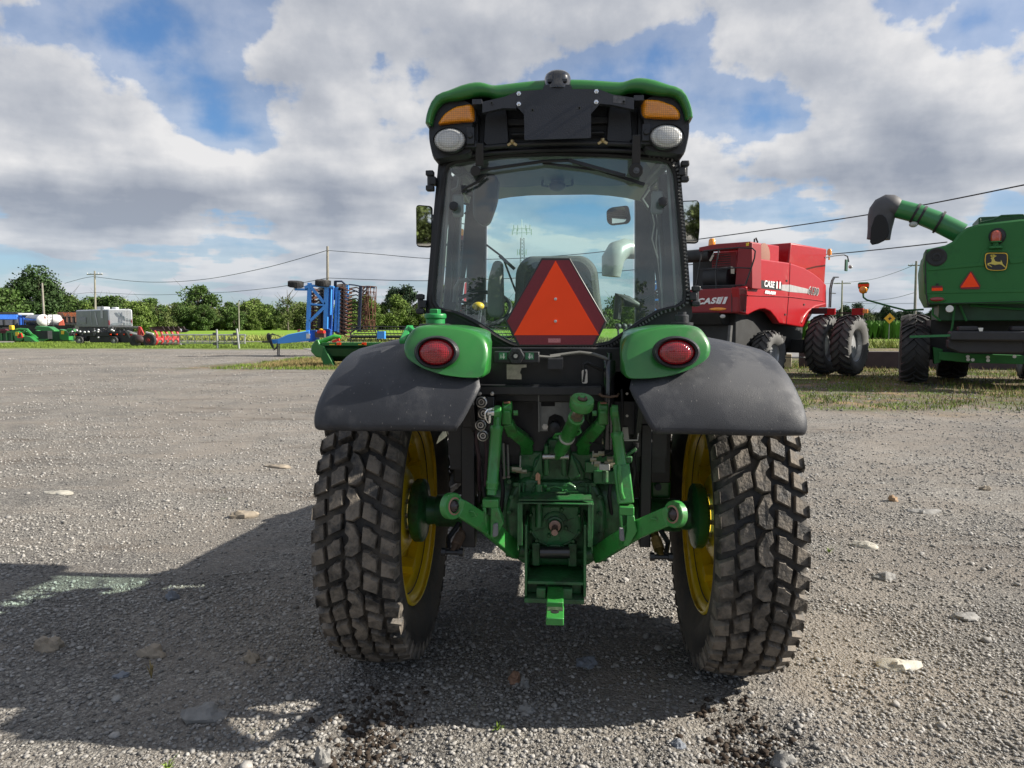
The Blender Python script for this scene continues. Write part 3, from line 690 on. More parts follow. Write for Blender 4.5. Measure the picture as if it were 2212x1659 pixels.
# ------------------------------------------------------------------ tyres
def lug_block(mb, cx, cy, cz, ang, poly, rtop, rbase, shrink=.86, crown=None, flip=1):
    """poly: (u across, s along) on the cylinder round the x axis; ang: where s = 0"""
    n = len(poly); mu = sum(p[0] for p in poly)/n; ms = sum(p[1] for p in poly)/n; vs = []
    for r_, k in ((rbase, 1.06), (rtop-.006, 1.0), (rtop, shrink)):
        for u_, s_ in poly:
            u2 = mu+(u_-mu)*k; s2 = ms+(s_-ms)*k; rr = r_-(crown(u2) if crown else 0); t = ang+s2/rtop
            vs.append(Vector((cx+u2*flip, cy-rr*math.cos(t), cz+rr*math.sin(t))))
    fs = [tuple(range(2*n, 3*n))]
    for j in (0, 1):
        for i in range(n): fs.append((j*n+i, j*n+(i+1) % n, (j+1)*n+(i+1) % n, (j+1)*n+i))
    mb.add(vs, fs)
def hitech_tyre(cx, cy, cz, side):
    """industrial block tread; side +1: outer face toward +x"""
    mb = MB(); Rr = cz; prof = [(.44, .09), (.478, .104), (.502, .122), (.56, .155), (.63, .170), (.69, .174), (.722, .167), (.736, .145), (.740, .09), (.742, 0)]
    pr = [(r*KS, u*1.05) for r, u in prof]+[(r*KS, -u*1.05) for r, u in reversed(prof[:-1])]
    mb.lathe((cx, cy, cz), (1, 0, 0), pr, 96, cap=False)
    side_o = MB(); crown = lambda u: .022*(abs(u)/.16)**2.4; K = .835
    tr = MB(); n = 45; p = 2*math.pi/n
    # blocks either side, chevrons pointing up at the rear face
    for k in range(n):
        for sg in (-1, 1):
            a = k*p+(p*.5 if sg > 0 else 0)
            j = lambda m: random.uniform(-m, m)
            sl = -.42
            def pt(u_, s_): return (sg*u_*K, s_+sl*(u_*K-.04))
            inner = [pt(.052, .004), pt(.120, .0), pt(.127, .062+j(.003)), pt(.098, .068), pt(.092, .077), pt(.058, .073)]
            outer = [pt(.143, -.009), pt(.212, -.007), pt(.219, .053), pt(.149, .061+j(.003))]
            lug_block(tr, cx, cy, cz, a, inner, Rr, .735*KS, .93, crown); lug_block(tr, cx, cy, cz, a, outer, Rr, .72*KS, .94, crown)
            # shoulder buttress running down the sidewall
            t0 = a+(sl*.16+.002)/Rr; t1 = a+(sl*.16+.052)/Rr; vs = []
            for t in (t0, t1):
                for r_, u_ in ((.768*KS, .176), (.705*KS, .187), (.735*KS, .164)): vs.append(Vector((cx+sg*u_, cy-r_*math.cos(t), cz+r_*math.sin(t))))
            tr.add(vs, [(0, 1, 2), (3, 5, 4), (0, 3, 4, 1), (1, 4, 5, 2), (2, 5, 3, 0)])
    n2 = 31; p2 = 2*math.pi/n2
    for k in range(n2):
        a = k*p2; fl = 1 if k % 2 else -1
        poly = [(u_*K, s_) for u_, s_ in ((-.036, .012), (-.040, .075), (-.006, .128), (.026, .140), (.034, .100), (.012, .078), (.012, .062), (.034, .034), (.030, -.004), (-.004, -.008))]
        lug_block(tr, cx, cy, cz, a, poly, Rr, .735*KS, .94, crown, side)
    return mb, tr
def ag_tyre(cx, cy, cz, Rr, hw, rim, n, side=1, h=.045, nl=48, up=1):
    """field tyre with bar lugs"""
    mb = MB(); k = Rr-h
    prof = [(rim-.03, hw*.72), (rim, hw*.80), (rim+(k-rim)*.3, hw*.97), (rim+(k-rim)*.65, hw*1.0), (k-.06*Rr/1., hw*.94), (k-.012, hw*.70), (k, hw*.3), (k+.002, 0)]
    pr = prof+[(r, -u) for r, u in reversed(prof[:-1])]
    mb.lathe((cx, cy, cz), (1, 0, 0), pr, nl, cap=False)
    lg = MB(); p = 2*math.pi/n
    for j in range(n):
        for sg in (-1, 1):
            a = j*p+(p/2 if sg > 0 else 0); st = up*-1.05*hw; w = Rr*p*.30
            for (u0, u1) in ((-.06, .45), (.45, .98)):
                s0, s1 = st*(u0*1.15 if u0 > 0 else u0), st*u1*(1.0 if u1 > .9 else 1.12)
                ww0 = w*(1 if u0 < .1 else 1.05)*.8; ww1 = w*(1.05 if u1 < .9 else 1.35)*.8
                poly = [(sg*u0*hw, s0-ww0/2), (sg*u1*hw, s1-ww1/2), (sg*u1*hw, s1+ww1/2), (sg*u0*hw, s0+ww0/2)]
                lug_block(lg, cx, cy, cz, a, poly, Rr, k-.03, .93, lambda u: .07*Rr*(abs(u)/hw)**3)
    return mb, lg

# ------------------------------------------------------------------ the tractor
TR = empty('tractor', (0, 3.46, 0), 0, 'green tractor seen from behind with orange slow-vehicle triangle, grey fender flares and yellow rims', 'tractor')
OFF = Vector((0, 3.46, 0)); AX = .744; AY = 3.58; KS = AX/.784
def part(mb, name, m, parent=None, **k): return mb.build(name, m, parent or TR, **k)
# --- rear wheels
for sd in (-1, 1):
    cx = .848*sd; c0, tr = hitech_tyre(cx, AY, AX, sd)
    dz = Vector((0, 0, -.006))
    for q in (c0, tr): q.v = [p+dz for p in q.v]
    ty = c0.build('rear_tyre', TYRE2, TR, smooth=50)
    tr.build('tread', TYRE, ty, smooth=0)
    rm = MB(); inn = cx-sd*.140
    AXW = AX-.006; kr = lambda L: [(a*KS, b) for a, b in L]
    # inner flange lip, barrel, dish
    pr = [(.486, 0), (.499, .008), (.494, .018), (.470, .022), (.454, .035), (.447, .06), (.425, .08), (.418, .16), (.432, .19), (.452, .235), (.470, .240), (.497, .246), (.486, .256)]
    rm.lathe((inn, AY, AXW), (sd, 0, 0), kr(pr), 64, cap=False)
    rim = rm.build('rear_rim', YEL, TR, smooth=40, solid=.008)
    d2 = MB(); d2.lathe((inn, AY, AXW), (sd, 0, 0), kr([(.10, .055), (.19, .06), (.215, .075), (.30, .135), (.36, .15), (.385, .14), (.42, .13)]), 64, cap=False)
    for k in range(8):
        t = 2*math.pi*(k+.5)/8; c = Vector((inn+sd*.105, AY+.375*math.cos(t), AXW+.375*math.sin(t)))
        rot = Matrix.Rotation(t, 3, 'X'); d2.box(c, (.07, .045, .075), rot); 
    d2.build('wheel_disc', YEL, rim, smooth=40, solid=.01)
    b = MB()
    for k in range(8):
        t = 2*math.pi*(k+.5)/8; c = Vector((inn+sd*.068, AY+.375*math.cos(t), AXW+.375*math.sin(t))); b.cyl(c, c+Vector((sd*.02, 0, 0)), .016, n=6)
    for k in range(10):
        t = 2*math.pi*k/10; c = Vector((inn+sd*.035, AY+.115*math.cos(t), AXW+.115*math.sin(t))); b.cyl(c, c+Vector((sd*.02, 0, 0)), .013, n=6)
    b.build('wheel_bolt', STEEL, rim)
    hb = MB().lathe((sd*.625, AY, AXW), (sd, 0, 0), [(.066, -.18), (.070, .0), (.074, .04), (.10, .045), (.150, .055), (.162, .065), (.162, .100), (.15, .115), (.10, .13)], 40)
    hb.build('hub_flange', GREENC, TR, smooth=40)
    ah = MB().lathe((sd*.16, AY, AXW), (sd, 0, 0), [(.20, 0), (.19, .05), (.12, .12), (.086, .2), (.082, .46)], 32)
    ah.build('axle_housing', GREENC, TR, smooth=40)
    # front wheel
    fx = .70*sd; fy = AY+2.30; m1, l1 = ag_tyre(fx, fy, .56, .56, .18, .33, 20, sd, .035)
    t1 = m1.build('front_tyre', TYRE2, TR, smooth=50); l1.build('tread', TYRE, t1, smooth=20)
    MB().lathe((fx-sd*.15, fy, .56), (sd, 0, 0), [(.345, 0), (.35, .02), (.31, .03), (.30, .12), (.12, .17), (.0, .17)], 40, cap=False).build('front_rim', YEL, TR, solid=.008)
MB().bb((-.60, AY+2.2, .47), (.60, AY+2.38, .66)).build('front_axle', GREENC, TR, bevel=.03)
# --- chassis, hood
ch = MB(); ch.bb((-.27, AY+.1, .55), (.27, AY+2.6, 1.0)); ch.bb((-.20, AY+1.6, .42), (.20, AY+2.5, .6))
ch.build('chassis', BLACKM, TR, bevel=.02)
hd = MB()
loops = []
for y, w, z1 in ((AY+.75, .40, 1.50), (AY+.8, .41, 1.53), (AY+1.6, .385, 1.50), (AY+2.4, .36, 1.44), (AY+2.85, .33, 1.36), (AY+2.98, .29, 1.26)):
    loops.append([Vector((x*w, y, z)) for x, z in ((-1, .92), (-1, z1-.20), (-.93, z1-.07), (-.7, z1-.015), (-.3, z1), (.3, z1), (.7, z1-.015), (.93, z1-.07), (1, z1-.20), (1, .92))])
hd.loft(loops); hd.build('hood', GREEN, TR, smooth=45)
tk = MB(); tk.bb((.33, AY+.62, .55), (.66, AY+1.45, 1.02)); tk.build('fuel_tank', BLACKP, TR, bevel=.05, seg=3)
stp = MB()
for z in (.50, .78): stp.bb((-.78, AY+.75, z), (-.42, AY+1.05, z+.03))
stp.bb((-.80, AY+.75, .48), (-.77, AY+.79, 1.2)); stp.bb((-.80, AY+1.02, .48), (-.77, AY+1.05, 1.2)); stp.build('cab_step', BLACKM, TR)
# --- cab: floor, posts, glass
YR = 3.17; YF = 4.50; ZR = 2.53
gp2 = [(965, 372), (972, 358), (993, 352), (1100, 340), (1208, 337), (1315, 340), (1428, 349), (1446, 356), (1455, 378), (1464, 470), (1472, 560), (1477, 640), (1474, 652), (1461, 661), (1424, 669), (1384, 692), (1338, 725), (1316, 739), (1295, 744), (1118, 744), (1102, 739), (1074, 724), (1029, 694), (990, 675), (952, 667), (941, 661), (939, 643), (946, 560), (955, 470)]
gp = [T(x, y, YR) for x, y in gp2]; gxz = [(p.x, p.z) for p in gp]
cen = (0.0, 2.08)
NG = 120
gin = rays(gxz, cen, NG)
op2 = [(948, 335), (1208, 318), (1467, 332), (1480, 480), (1497, 690), (1440, 745), (1330, 778), (1080, 778), (975, 745), (917, 692), (934, 480)]
op = [T(x, y, YR) for x, y in op2]; gout = rays([(p.x, p.z) for p in op], cen, NG)
def inset(loop, k): return [((p[0]-cen[0])*(1-k/math.hypot(p[0]-cen[0], p[1]-cen[1]))+cen[0], (p[1]-cen[1])*(1-k/math.hypot(p[0]-cen[0], p[1]-cen[1]))+cen[1]) for p in loop]
V3 = lambda loop, y: [Vector((a, y, b)) for a, b in loop]
fr = MB().ring(V3(gout, YR+.005), V3(inset(gin, -.018), YR+.005), (0, .07, 0)); cabf = fr.build('rear_window_frame', BLACKM, TR, smooth=30)
door = MB().ring(V3(inset(gin, -.024), YR-.022), V3(inset(gin, .006), YR-.022), (0, .03, 0)); dfr = door.build('rear_window_surround', BLACKP, TR, smooth=30)
MB().tube(V3(inset(gin, -.006), YR-.024), .010, 6, True).build('rubber_seal', RUBBER, dfr)
gl = MB(); gl.add(V3(inset(gin, .0), YR-.010), [tuple(range(NG))]); gl.build('rear_window', GLASS, TR, smooth=0)
# ribbed edge trim on the right and lower right of the glass
ebt = MB(); egi = inset(gin, -.016); idx = [i for i in range(NG) if (i <= 13 or i >= NG-28)]
for i in idx:
    for f_ in (0, .5):
        a = Vector((egi[i][0], YR-.030, egi[i][1])); b = Vector((egi[(i+1) % NG][0], YR-.030, egi[(i+1) % NG][1])); c = a.lerp(b, f_); d_ = (b-a).normalized()
        ebt.bar(c-d_*.003, c+d_*.004, .012, .016, up=(0, 1, 0))
ebt.build('ribbed_edge_trim', mat('grey_rubber_trim', (.10, .10, .10), .7, var=.2), dfr, smooth=0)
# corner posts of the cab, front posts, beams
pw = MB(); z0, z1 = 1.25, 2.50
for sd in (-1, 1):
    pw.bar((sd*.580, YR+.07, 1.50), (sd*.505, YR+.07, 2.42), .05, .09, up=(0, 1, 0))
    pw.bar((sd*.515, YF, 1.15), (sd*.50, YF, ZR), .075, .07, up=(0, 1, 0), w2=.085)
    pw.bar((sd*.61, YR+.72, 1.2), (sd*.545, YR+.72, 2.50), .05, .08, up=(0, 1, 0))
    pw.bar((sd*.59, YR+.1, 1.60), (sd*.60, YF, 1.22), .045, .10, up=(0, 0, 1))
    pw.bar((sd*.50, YR+.05, 2.44), (sd*.50, YF, ZR+.01), .05, .05)
pw.bar((-.5, YF, ZR), (.5, YF, ZR), .07, .05); pw.bar((-.5, YF, 1.30), (.5, YF, 1.30), .08, .30)
pw.build('cab_post', BLACKM, TR, bevel=.012)
lw = MB(); lw.bb((-.50, YR+.06, 1.10), (.50, YR+.16, 1.48)); lw.bb((-.50, YR+.1, 1.02), (.50, YF, 1.14))
lw.build('cab_floor', BLACKM, TR)
sg = MB()
for sd in (-1, 1):
    sg.add([(sd*.585, YR+.1, 1.7), (sd*.61, YR+.68, 1.5), (sd*.55, YR+.68, 2.47), (sd*.52, YR+.1, 2.42)], [(0, 1, 2, 3)])
    sg.add([(sd*.615, YR+.76, 1.3), (sd*.54, YF-.02, 1.2), (sd*.52, YF-.02, 2.50), (sd*.55, YR+.76, 2.49)], [(0, 1, 2, 3)])
sg.build('side_window', GLASS2, TR, smooth=0)
MB().add([(-.46, YF+.01, 1.45), (.46, YF+.01, 1.45), (.45, YF+.01, 2.5), (-.45, YF+.01, 2.5)], [(0, 1, 2, 3)]).build('windscreen', glassmat('windscreen_glass', (.80, .94, .92), 0, 0.0, 1.3), TR, smooth=0)
# hinges down both cab sides
hg = MB()
for sd, ps in ((-1, ((936, 392), (915, 657))), (1, ((1472, 372), (1496, 640)))):
    for (x, y) in ps:
        p = T(x, y, YR-.02); hg.box(p, (.030, .05, .035)); hg.cyl(p+Vector((sd*.012, -.01, -.045)), p+Vector((sd*.012, -.01, .045)), .013, n=10); hg.box(p+Vector((sd*.012, -.01, .032)), (.034, .04, .022)); hg.box(p+Vector((sd*.012, -.01, -.032)), (.034, .04, .022))
hg.build('window_hinge', BLACKP, TR, bevel=.004)
# --- interior
HEAD = mat('beige_headliner', (.33, .31, .23), .85, var=.08)
hl = MB()
hl.grid([[Vector((x, y, z-.05*abs(x/.5)**3)) for x in np.linspace(-.50, .50, 11)] for y, z in ((YR+.08, 2.47), (YR+.35, 2.53), (YR+.9, 2.56), (YF-.35, 2.54), (YF-.10, 2.49), (YF-.08, 2.53))])
hl.build('headliner', HEAD, TR, solid=.01, smooth=60)
q = MB(); p = T(1204, 402, 4.15); q.ell(p, (.05, .04, .03)); q.box(p+Vector((0, 0, .03)), (.07, .05, .03)); q.tube([p+Vector((-.085, 0, .06)), p+Vector((-.085, -.02, 0)), p+Vector((-.05, -.02, -.005))], .007); q.tube([p+Vector((.085, 0, .06)), p+Vector((.085, -.02, 0)), p+Vector((.05, -.02, -.005))], .007)
q.build('dome_lamp', mat('grey_plastic', (.12, .12, .12), .5), TR)
SEAT = mat('grey_seat_fabric', (.10, .10, .10), .9, var=.25, scale=180, bump=.3, bscale=300)
se = MB(); ys = YR+.33
def A1xz(x, y, Y): p = A1(x, y, Y); return (p.x, p.z)
so_ = rnd([A1xz(625, 1650, ys), A1xz(640, 1260, ys), A1xz(700, 1185, ys), A1xz(1060, 1180, ys), A1xz(1130, 1250, ys), A1xz(1150, 1450, ys), A1xz(1185, 1650, ys)], .08, 5)
cs = (sum(p[0] for p in so_)/len(so_), sum(p[1] for p in so_)/len(so_))
sc_ = lambda L, k: [(cs[0]+(a-cs[0])*k, cs[1]+(b-cs[1])*k) for a, b in L]
se.loft([V3(sc_(so_, .88), ys-.05), V3(sc_(so_, .97), ys-.035), V3(so_, ys), V3(sc_(so_, .97), ys+.09), V3(sc_(so_, .85), ys+.12)])
seat = se.build('seat', SEAT, TR, smooth=70)
MB().loft([V3(sc_(so_, .70), ys-.058), V3(sc_(so_, .80), ys-.054), V3(sc_(so_, .83), ys-.04)]).build('backrest_shell', mat('dark_seat_shell', (.035, .035, .037), .6), seat, smooth=50)
MB().bb((-.24, ys+.05, 1.38), (.26, ys+.5, 1.55)).build('seat_cushion', SEAT, seat, bevel=.05, seg=3)
ar = MB(); am = rnd([A1xz(470, 1550, ys), A1xz(475, 1330, ys), A1xz(510, 1215, ys), A1xz(560, 1215, ys), A1xz(568, 1560, ys)], .04)
ar.prism(V3(am, ys-.05), (0, .1, 0)); ar.build('armrest', mat('beige_grey_panel', (.22, .21, .19), .7), TR, bevel=.012)
# operator-side hanging monitor (dark), with struts and knobs
dk = MB(); dm = rnd([A1xz(400, 690, 3.75), A1xz(540, 690, 3.75), A1xz(530, 850, 3.75), A1xz(480, 985, 3.75), A1xz(440, 1005, 3.75), A1xz(385, 960, 3.75), A1xz(380, 800, 3.75)], .05)
dk.prism(V3(dm, 3.72), (0, .09, 0)); dk.build('sun_visor_panel', mat('dark_interior_plastic', (.02, .022, .03), .5), TR, bevel=.02, seg=3)
gs = MB()
a, b = A1(295, 880, YR+.05), A1(262, 1270, YR+.12); gs.cyl(a, b, .012, n=10); gs.cyl(b, A1(248, 1460, YR+.15), .006, n=8)
a, b = A1(1500, 880, YR+.05), A1(1530, 1180, YR+.12); gs.cyl(a, b, .012, n=10)
gs.build('gas_strut', BLACKM, TR)
kn = MB()
for x, y in ((265, 882), (1525, 856)):
    p = A1(x, y, YR-.05); kn.lathe(p, (0, 1, 0), [(.0, -.02), (.018, -.017), (.021, 0), (.018, .015), (.011, .02), (.011, .09)], 16)
kn.build('window_latch_knob', BLACKP, TR, smooth=50)
lb = MB()
for x, y in ((290, 880), (1490, 860)): p = A1(x, y, YR+.02); lb.box(p, (.05, .03, .10))
lb.build('latch_bracket', mat('grey_bracket', (.16, .165, .17), .5), TR, bevel=.01)
rl = MB()
rl.tube([A1(270, 1460, 3.6), A1(268, 1390, 3.6), A1(300, 1335, 3.6), A1(345, 1325, 3.6), A1(360, 1345, 3.6)], .012)
rl.tube([A1(250, 790, 3.5), A1(290, 770, 3.5), A1(300, 710, 3.5), A1(345, 690, 3.5), A1(378, 720, 3.5)], .008)
rl.tube([A1(1440, 900, 4.0), A1(1400, 840, 4.0), A1(1440, 780, 4.0)], .010)
rl.build('grab_handle', mat('handle_grey', (.10, .10, .10), .5), TR)
cb = MB()
cb.tube([A1(1460, 820, 3.5), A1(1450, 900, 3.5), A1(1470, 990, 3.5), A1(1455, 1080, 3.5), A1(1490, 1200, 3.5)], .009)
cb.tube([A1(1470, 860, 3.48), A1(1500, 1020, 3.48), A1(1530, 1140, 3.48)], .006)
cb.tube([A1(1500, 880, 3.5), A1(1480, 1100, 3.5), A1(1510, 1400, 3.5), A1(1400, 1450, 3.5)], .006)
cb.tube([A1(300, 860, 3.4), A1(350, 870, 3.4), A1(360, 900, 3.4), A1(330, 930, 3.4)], .006)
cb.build('cable', RUBBER, TR)
im = MB(); mo = rnd([A1xz(1188, 905, 4.0), A1xz(1215, 888, 4.0), A1xz(1320, 875, 4.0), A1xz(1335, 960, 4.0), A1xz(1320, 985, 4.0), A1xz(1215, 997, 4.0), A1xz(1190, 975, 4.0)], .02)
im.prism(V3(mo, 4.0), (0, .03, 0)); imo = im.build('interior_mirror', BLACKP, TR, bevel=.008)
cm = (sum(p[0] for p in mo)/len(mo), sum(p[1] for p in mo)/len(mo))
MB().add(V3([(cm[0]-.012+(a-cm[0])*.84, cm[1]+(b-cm[1])*.86) for a, b in mo], 3.993), [tuple(range(len(mo)))]).build('mirror_glass', MIRROR, imo, smooth=0)
st = MB(); c = A1(430, 1500, 4.1)
wheel = [c+Vector((.17*math.cos(t), .12*math.sin(t), .10*math.sin(t))) for t in np.linspace(0, 2*math.pi, 25)[:-1]]
st.tube(wheel, .012, 8, True); st.cyl(c, c+Vector((0, .15, -.25)), .02)
for t in (0.5, 2.6, 4.7): st.cyl(c, c+Vector((.17*math.cos(t), .12*math.sin(t), .10*math.sin(t))), .009, n=6)
st.build('steering_wheel', BLACKP, TR, smooth=50)
p = A1(412, 1485, 3.7); MB().ell(p, (.032, .032, .022)).build('yellow_lever_knob', mat('yellow_plastic', (.8, .5, .04), .4), TR)
co = MB(); co.bb((.28, 3.5, 1.3), (.48, 4.2, 1.60)); co.bb((-.48, 3.55, 1.3), (-.30, 4.0, 1.56)); co.bb((-.30, 4.35, 1.25), (.30, 4.6, 1.55))
for k in range(5):
    x = .31+.035*k; co.cyl((x, 3.6+.07*k, 1.58), (x-.01, 3.58+.07*k, 1.68), .006, n=6); co.ell((x-.01, 3.58+.07*k, 1.69), .016)
p = A1(1250, 1420, 3.6); co.tube([p+Vector((0, 0, -.12)), p+Vector((.01, 0, 0)), p+Vector((.05, 0, -.03)), p+Vector((.11, 0, -.05))], [.02, .025, .03, .012])
co.build('control_console', mat('console_grey', (.06, .06, .062), .55), TR, bevel=.02)
wf = MB(); wf.bar(A1(452, 1108, YF+.03), A1(560, 1190, YF+.03), .008, .012); wf.bar(A1(540, 1180, YF+.03), A1(632, 1262, YF+.03), .016, .02); wf.bar(A1(560, 1190, YF+.03), A1(640, 1400, YF+.03), .010, .012)
wf.build('front_wiper', BLACKP, TR)
# --- roof: green shell
def roofsec(y, w, z, sh, drop, skirt):
    pts = []
    prof = [(-1.0, -drop-skirt), (-1.0, -drop), (-.985, -drop+.04), (-.93, -drop+.105), (-.83, -.040+sh*.6), (-.74, -.016+sh*.9), (-.62, -.004+sh), (-.56, -.008+sh*.75), (-.50, -.019), (-.44, -.016), (-.25, -.005), (-.11, 0)]
    for a, b in prof: pts.append(Vector((a*w, y, z+b)))
    return pts+[Vector((-p.x, p.y, p.z)) for p in reversed(pts)]
zt = T(1205, 175, 3.04).z; wr = .549
def shrink(L, k, ks, y):
    c = Vector((0, 0, zt-.45)); o = []
    for p in L:
        q = Vector((p.x, 0, p.z)); d = (c-q).normalized(); f_ = min(1, max(0, (abs(p.x)-.40)/.14)); o.append(Vector((p.x, y, p.z))+d*(k*(1-f_)+ks*f_))
    return o
b0 = roofsec(3.03, wr, zt+.002, .004, .150, .012)
rs_ = [shrink(b0, .058, .022, 3.06), shrink(b0, .055, .020, 3.03), shrink(b0, .048, .016, 3.022), shrink(b0, .010, .004, 3.022), b0, roofsec(3.3, .553, zt+.012, .004, .150, .02), roofsec(4.0, .560, zt+.02, .004, .150, .03), roofsec(4.45, .58, zt+.01, .016, .165, .03), roofsec(4.62, .55, zt-.04, .010, .14, .01), roofsec(4.66, .50, zt-.10, .01, .10, 0)]
rf = MB().grid(rs_); roof = rf.build('roof', GREEN, TR, smooth=60, sub=1, solid=.012)
# black housing under the roof, open bay at the rear
hp = [T(x, y, 3.12) for x, y in ((929, 262), (930, 300), (947, 350), (1208, 322), (1468, 342), (1486, 300), (1488, 262))]
rh = MB(); out = [(p.x, p.z) for p in hp]; out = [(-.545, zt-.14), (-.545, zt-.22), (-.515, zt-.30), (0, zt-.268), (.515, zt-.30), (.545, zt-.22), (.545, zt-.14), (.46, zt-.045), (0, zt-.03), (-.46, zt-.045)]
o2 = rnd(out, .04, 3); co_ = (0, zt-.2)
o3_ = rnd([(-.540, zt-.10), (-.540, zt-.185), (-.50, zt-.21), (0, zt-.185), (.50, zt-.21), (.540, zt-.185), (.540, zt-.10), (.46, zt-.03), (0, zt-.02), (-.46, zt-.03)], .04, 3)
rh.loft([V3(o2, 3.16), V3(o2, 3.235)]); rh.loft([V3(o3_, 3.23), V3(o3_, 4.55)])
house = rh.build('roof_housing', BLACKP, TR, smooth=40)
# side cheeks that carry the lamps
ck = MB()
for sd in (-1, 1):
    pl = [(sd*.549, zt-.155), (sd*.549, zt-.22), (sd*.528, zt-.31), (sd*.47, zt-.298), (sd*.36, zt-.285), (sd*.35, zt-.07), (sd*.43, zt-.045), (sd*.52, zt-.085)]
    pl = rnd(pl, .03, 3)
    c_ = (sd*.46, zt-.18); ck.loft([V3([(c_[0]+(a-c_[0])*.95, c_[1]+(b-c_[1])*.95) for a, b in pl], 3.065), V3(pl, 3.085), V3(pl, 3.2)])
ck.build('lamp_housing', BLACKP, TR, smooth=40)
du = MB()
for sd in (-1, 1):
    x0 = sd*.262; du.loft([[Vector((x0+a*.055, y, zt-.165+b)) for a, b in ((-1, -.06), (-.8, .09), (.8, .09), (1, -.06), (.6, -.085), (-.6, -.085))] for y in (3.10, 3.2)])
    du.bb((sd*.07, 3.13, zt-.15), (sd*.22, 3.17, zt-.12)); du.bb((sd*.36-.02, 3.12, zt-.28), (sd*.36+.02, 3.17, zt-.1))
du.tube([(x, 3.10, zt-.236-.02*abs(x/.4)**2) for x in np.linspace(-.44, .44, 15)], .012, 8)
du.tube([(x, 3.12, zt-.258-.02*abs(x/.4)**2) for x in np.linspace(-.47, .47, 15)], .010, 8)
du.tube([(x, 3.125, zt-.19) for x in np.linspace(-.20, .20, 9)], .010, 8)
du.build('air_duct', BLACKP, TR, bevel=.012, seg=3, smooth=50)
# bracket with plate, bolts
YB = 2.985
bk = MB(); poly = [(640, 190), (800, 178), (812, 150), (968, 148), (978, 175), (1148, 176), (1148, 262), (1092, 325), (1092, 360), (688, 360), (688, 328), (638, 275)]
bk.prism([A1(x, y, YB) for x, y in poly], (0, .006, 0))
bk.prism([A1(x, y, YB) for x, y in ((642, 192), (570, 222), (437, 252), (437, 318), (560, 290), (642, 292))], (0, .03, 0))
bk.prism([A1(x, y, YB) for x, y in ((1146, 178), (1225, 208), (1352, 228), (1352, 298), (1220, 270), (1146, 264))], (0, .03, 0))
bk.bb((-.04, YB, zt-.02), (.04, 3.1, zt-.01)); bk.bb((-.35, YB+.006, zt-.10), (-.31, 3.10, zt-.08)); bk.bb((.31, YB+.006, zt-.10), (.35, 3.10, zt-.08))
brk = bk.build('sign_bracket', mat('satin_black_metal', (.022, .024, .030), .42, var=.12, bump=.15, bscale=200), TR)
MB().prism([A1(x, y, YB-.006) for x, y in rnd([(690, 275), (1093, 262), (1093, 470), (690, 482)], 8)], (0, .004, 0)).build('plate_mount', mat('satin_black_plate', (.020, .023, .032), .45, bump=.2, bscale=200), brk)
bt = MB()
for x, y in ((657, 203), (657, 266), (1125, 190), (1124, 254)):
    p = A1(x, y, YB-.002); bt.lathe(p, (0, -1, 0), [(.0095, 0), (.0095, .002), (.006, .0025), (.0062, .010), (.003, .011)], 6)
bt.build('bolt', CHROME, brk)
h_ = MB()
for x, y in ((740, 303), (1022, 290), (493, 260), (1290, 252)):
    p = A1(x, y, YB-.0068); h_.lathe(p, (0, -1, 0), [(.0065, 0), (.0065, .0015), (.004, .0015), (.003, 0)], 12)
h_.build('screw_hole', mat('dark_hole', (.06, .06, .055), .4, metal=.5), brk)
MB().prism([A1(x, y, YB-.0015) for x, y in ((1228, 214), (1300, 226), (1300, 264), (1226, 256))], (0, .001, 0)).build('worn_label', mat('worn_grey_label', (.09, .09, .095), .6, var=.4, scale=60), brk)
bc = MB(); p = A1(890, 150, 2.985); bc.lathe(p+Vector((0, .055, -.004)), (0, 0, 1), [(.063, -.006), (.064, .006), (.060, .010), (.055, .045), (.050, .060), (.038, .070), (.0, .073)], 36)
bc.build('beacon', mat('glossy_black_dome', (.012, .012, .013), .18, coat=.8, bump=.05), TR, smooth=50)
# lamps
def lens(px, name, m, y, d, fr=None, rim=.006, capz=0):
    pts = [A1(x, yy, y) for x, yy in px]; c = sum(pts, Vector())/len(pts); L = rnd([(p.x, p.z) for p in pts], .02, 4); cc = (c.x, c.z)
    s_ = lambda k: [(cc[0]+(a-cc[0])*k, cc[1]+(b-cc[1])*k) for a, b in L]
    o = MB().loft([V3(s_(.55), y-d), V3(s_(.8), y-d*.9), V3(s_(.95), y-d*.6), V3(s_(1), y), V3(s_(1), y+.03)]).build(name, m, TR, smooth=60)
    MB().loft([V3(s_(1.06), y+.006), V3(s_(1.06), y+.05)]).build('lamp_bezel', BLACKP, o)
    return o
lens([(170, 385), (205, 330), (275, 285), (385, 266), (392, 340), (388, 372), (290, 380), (178, 394)], 'turn_signal', AMBER, 3.055, .022)
lens([(1398, 240), (1500, 245), (1600, 282), (1633, 325), (1628, 358), (1540, 360), (1408, 350), (1394, 300)], 'turn_signal', AMBER, 3.055, .022)
def oval(cx, cy, rx, ry, y, n=28, tilt=0, f=A1):
    out = []
    for k in range(n):
        t = 2*math.pi*k/n; a, b = rx*math.cos(t), ry*math.sin(t); out.append(f(cx+a*math.cos(tilt)-b*math.sin(tilt), cy+a*math.sin(tilt)+b*math.cos(tilt), y))
    return out
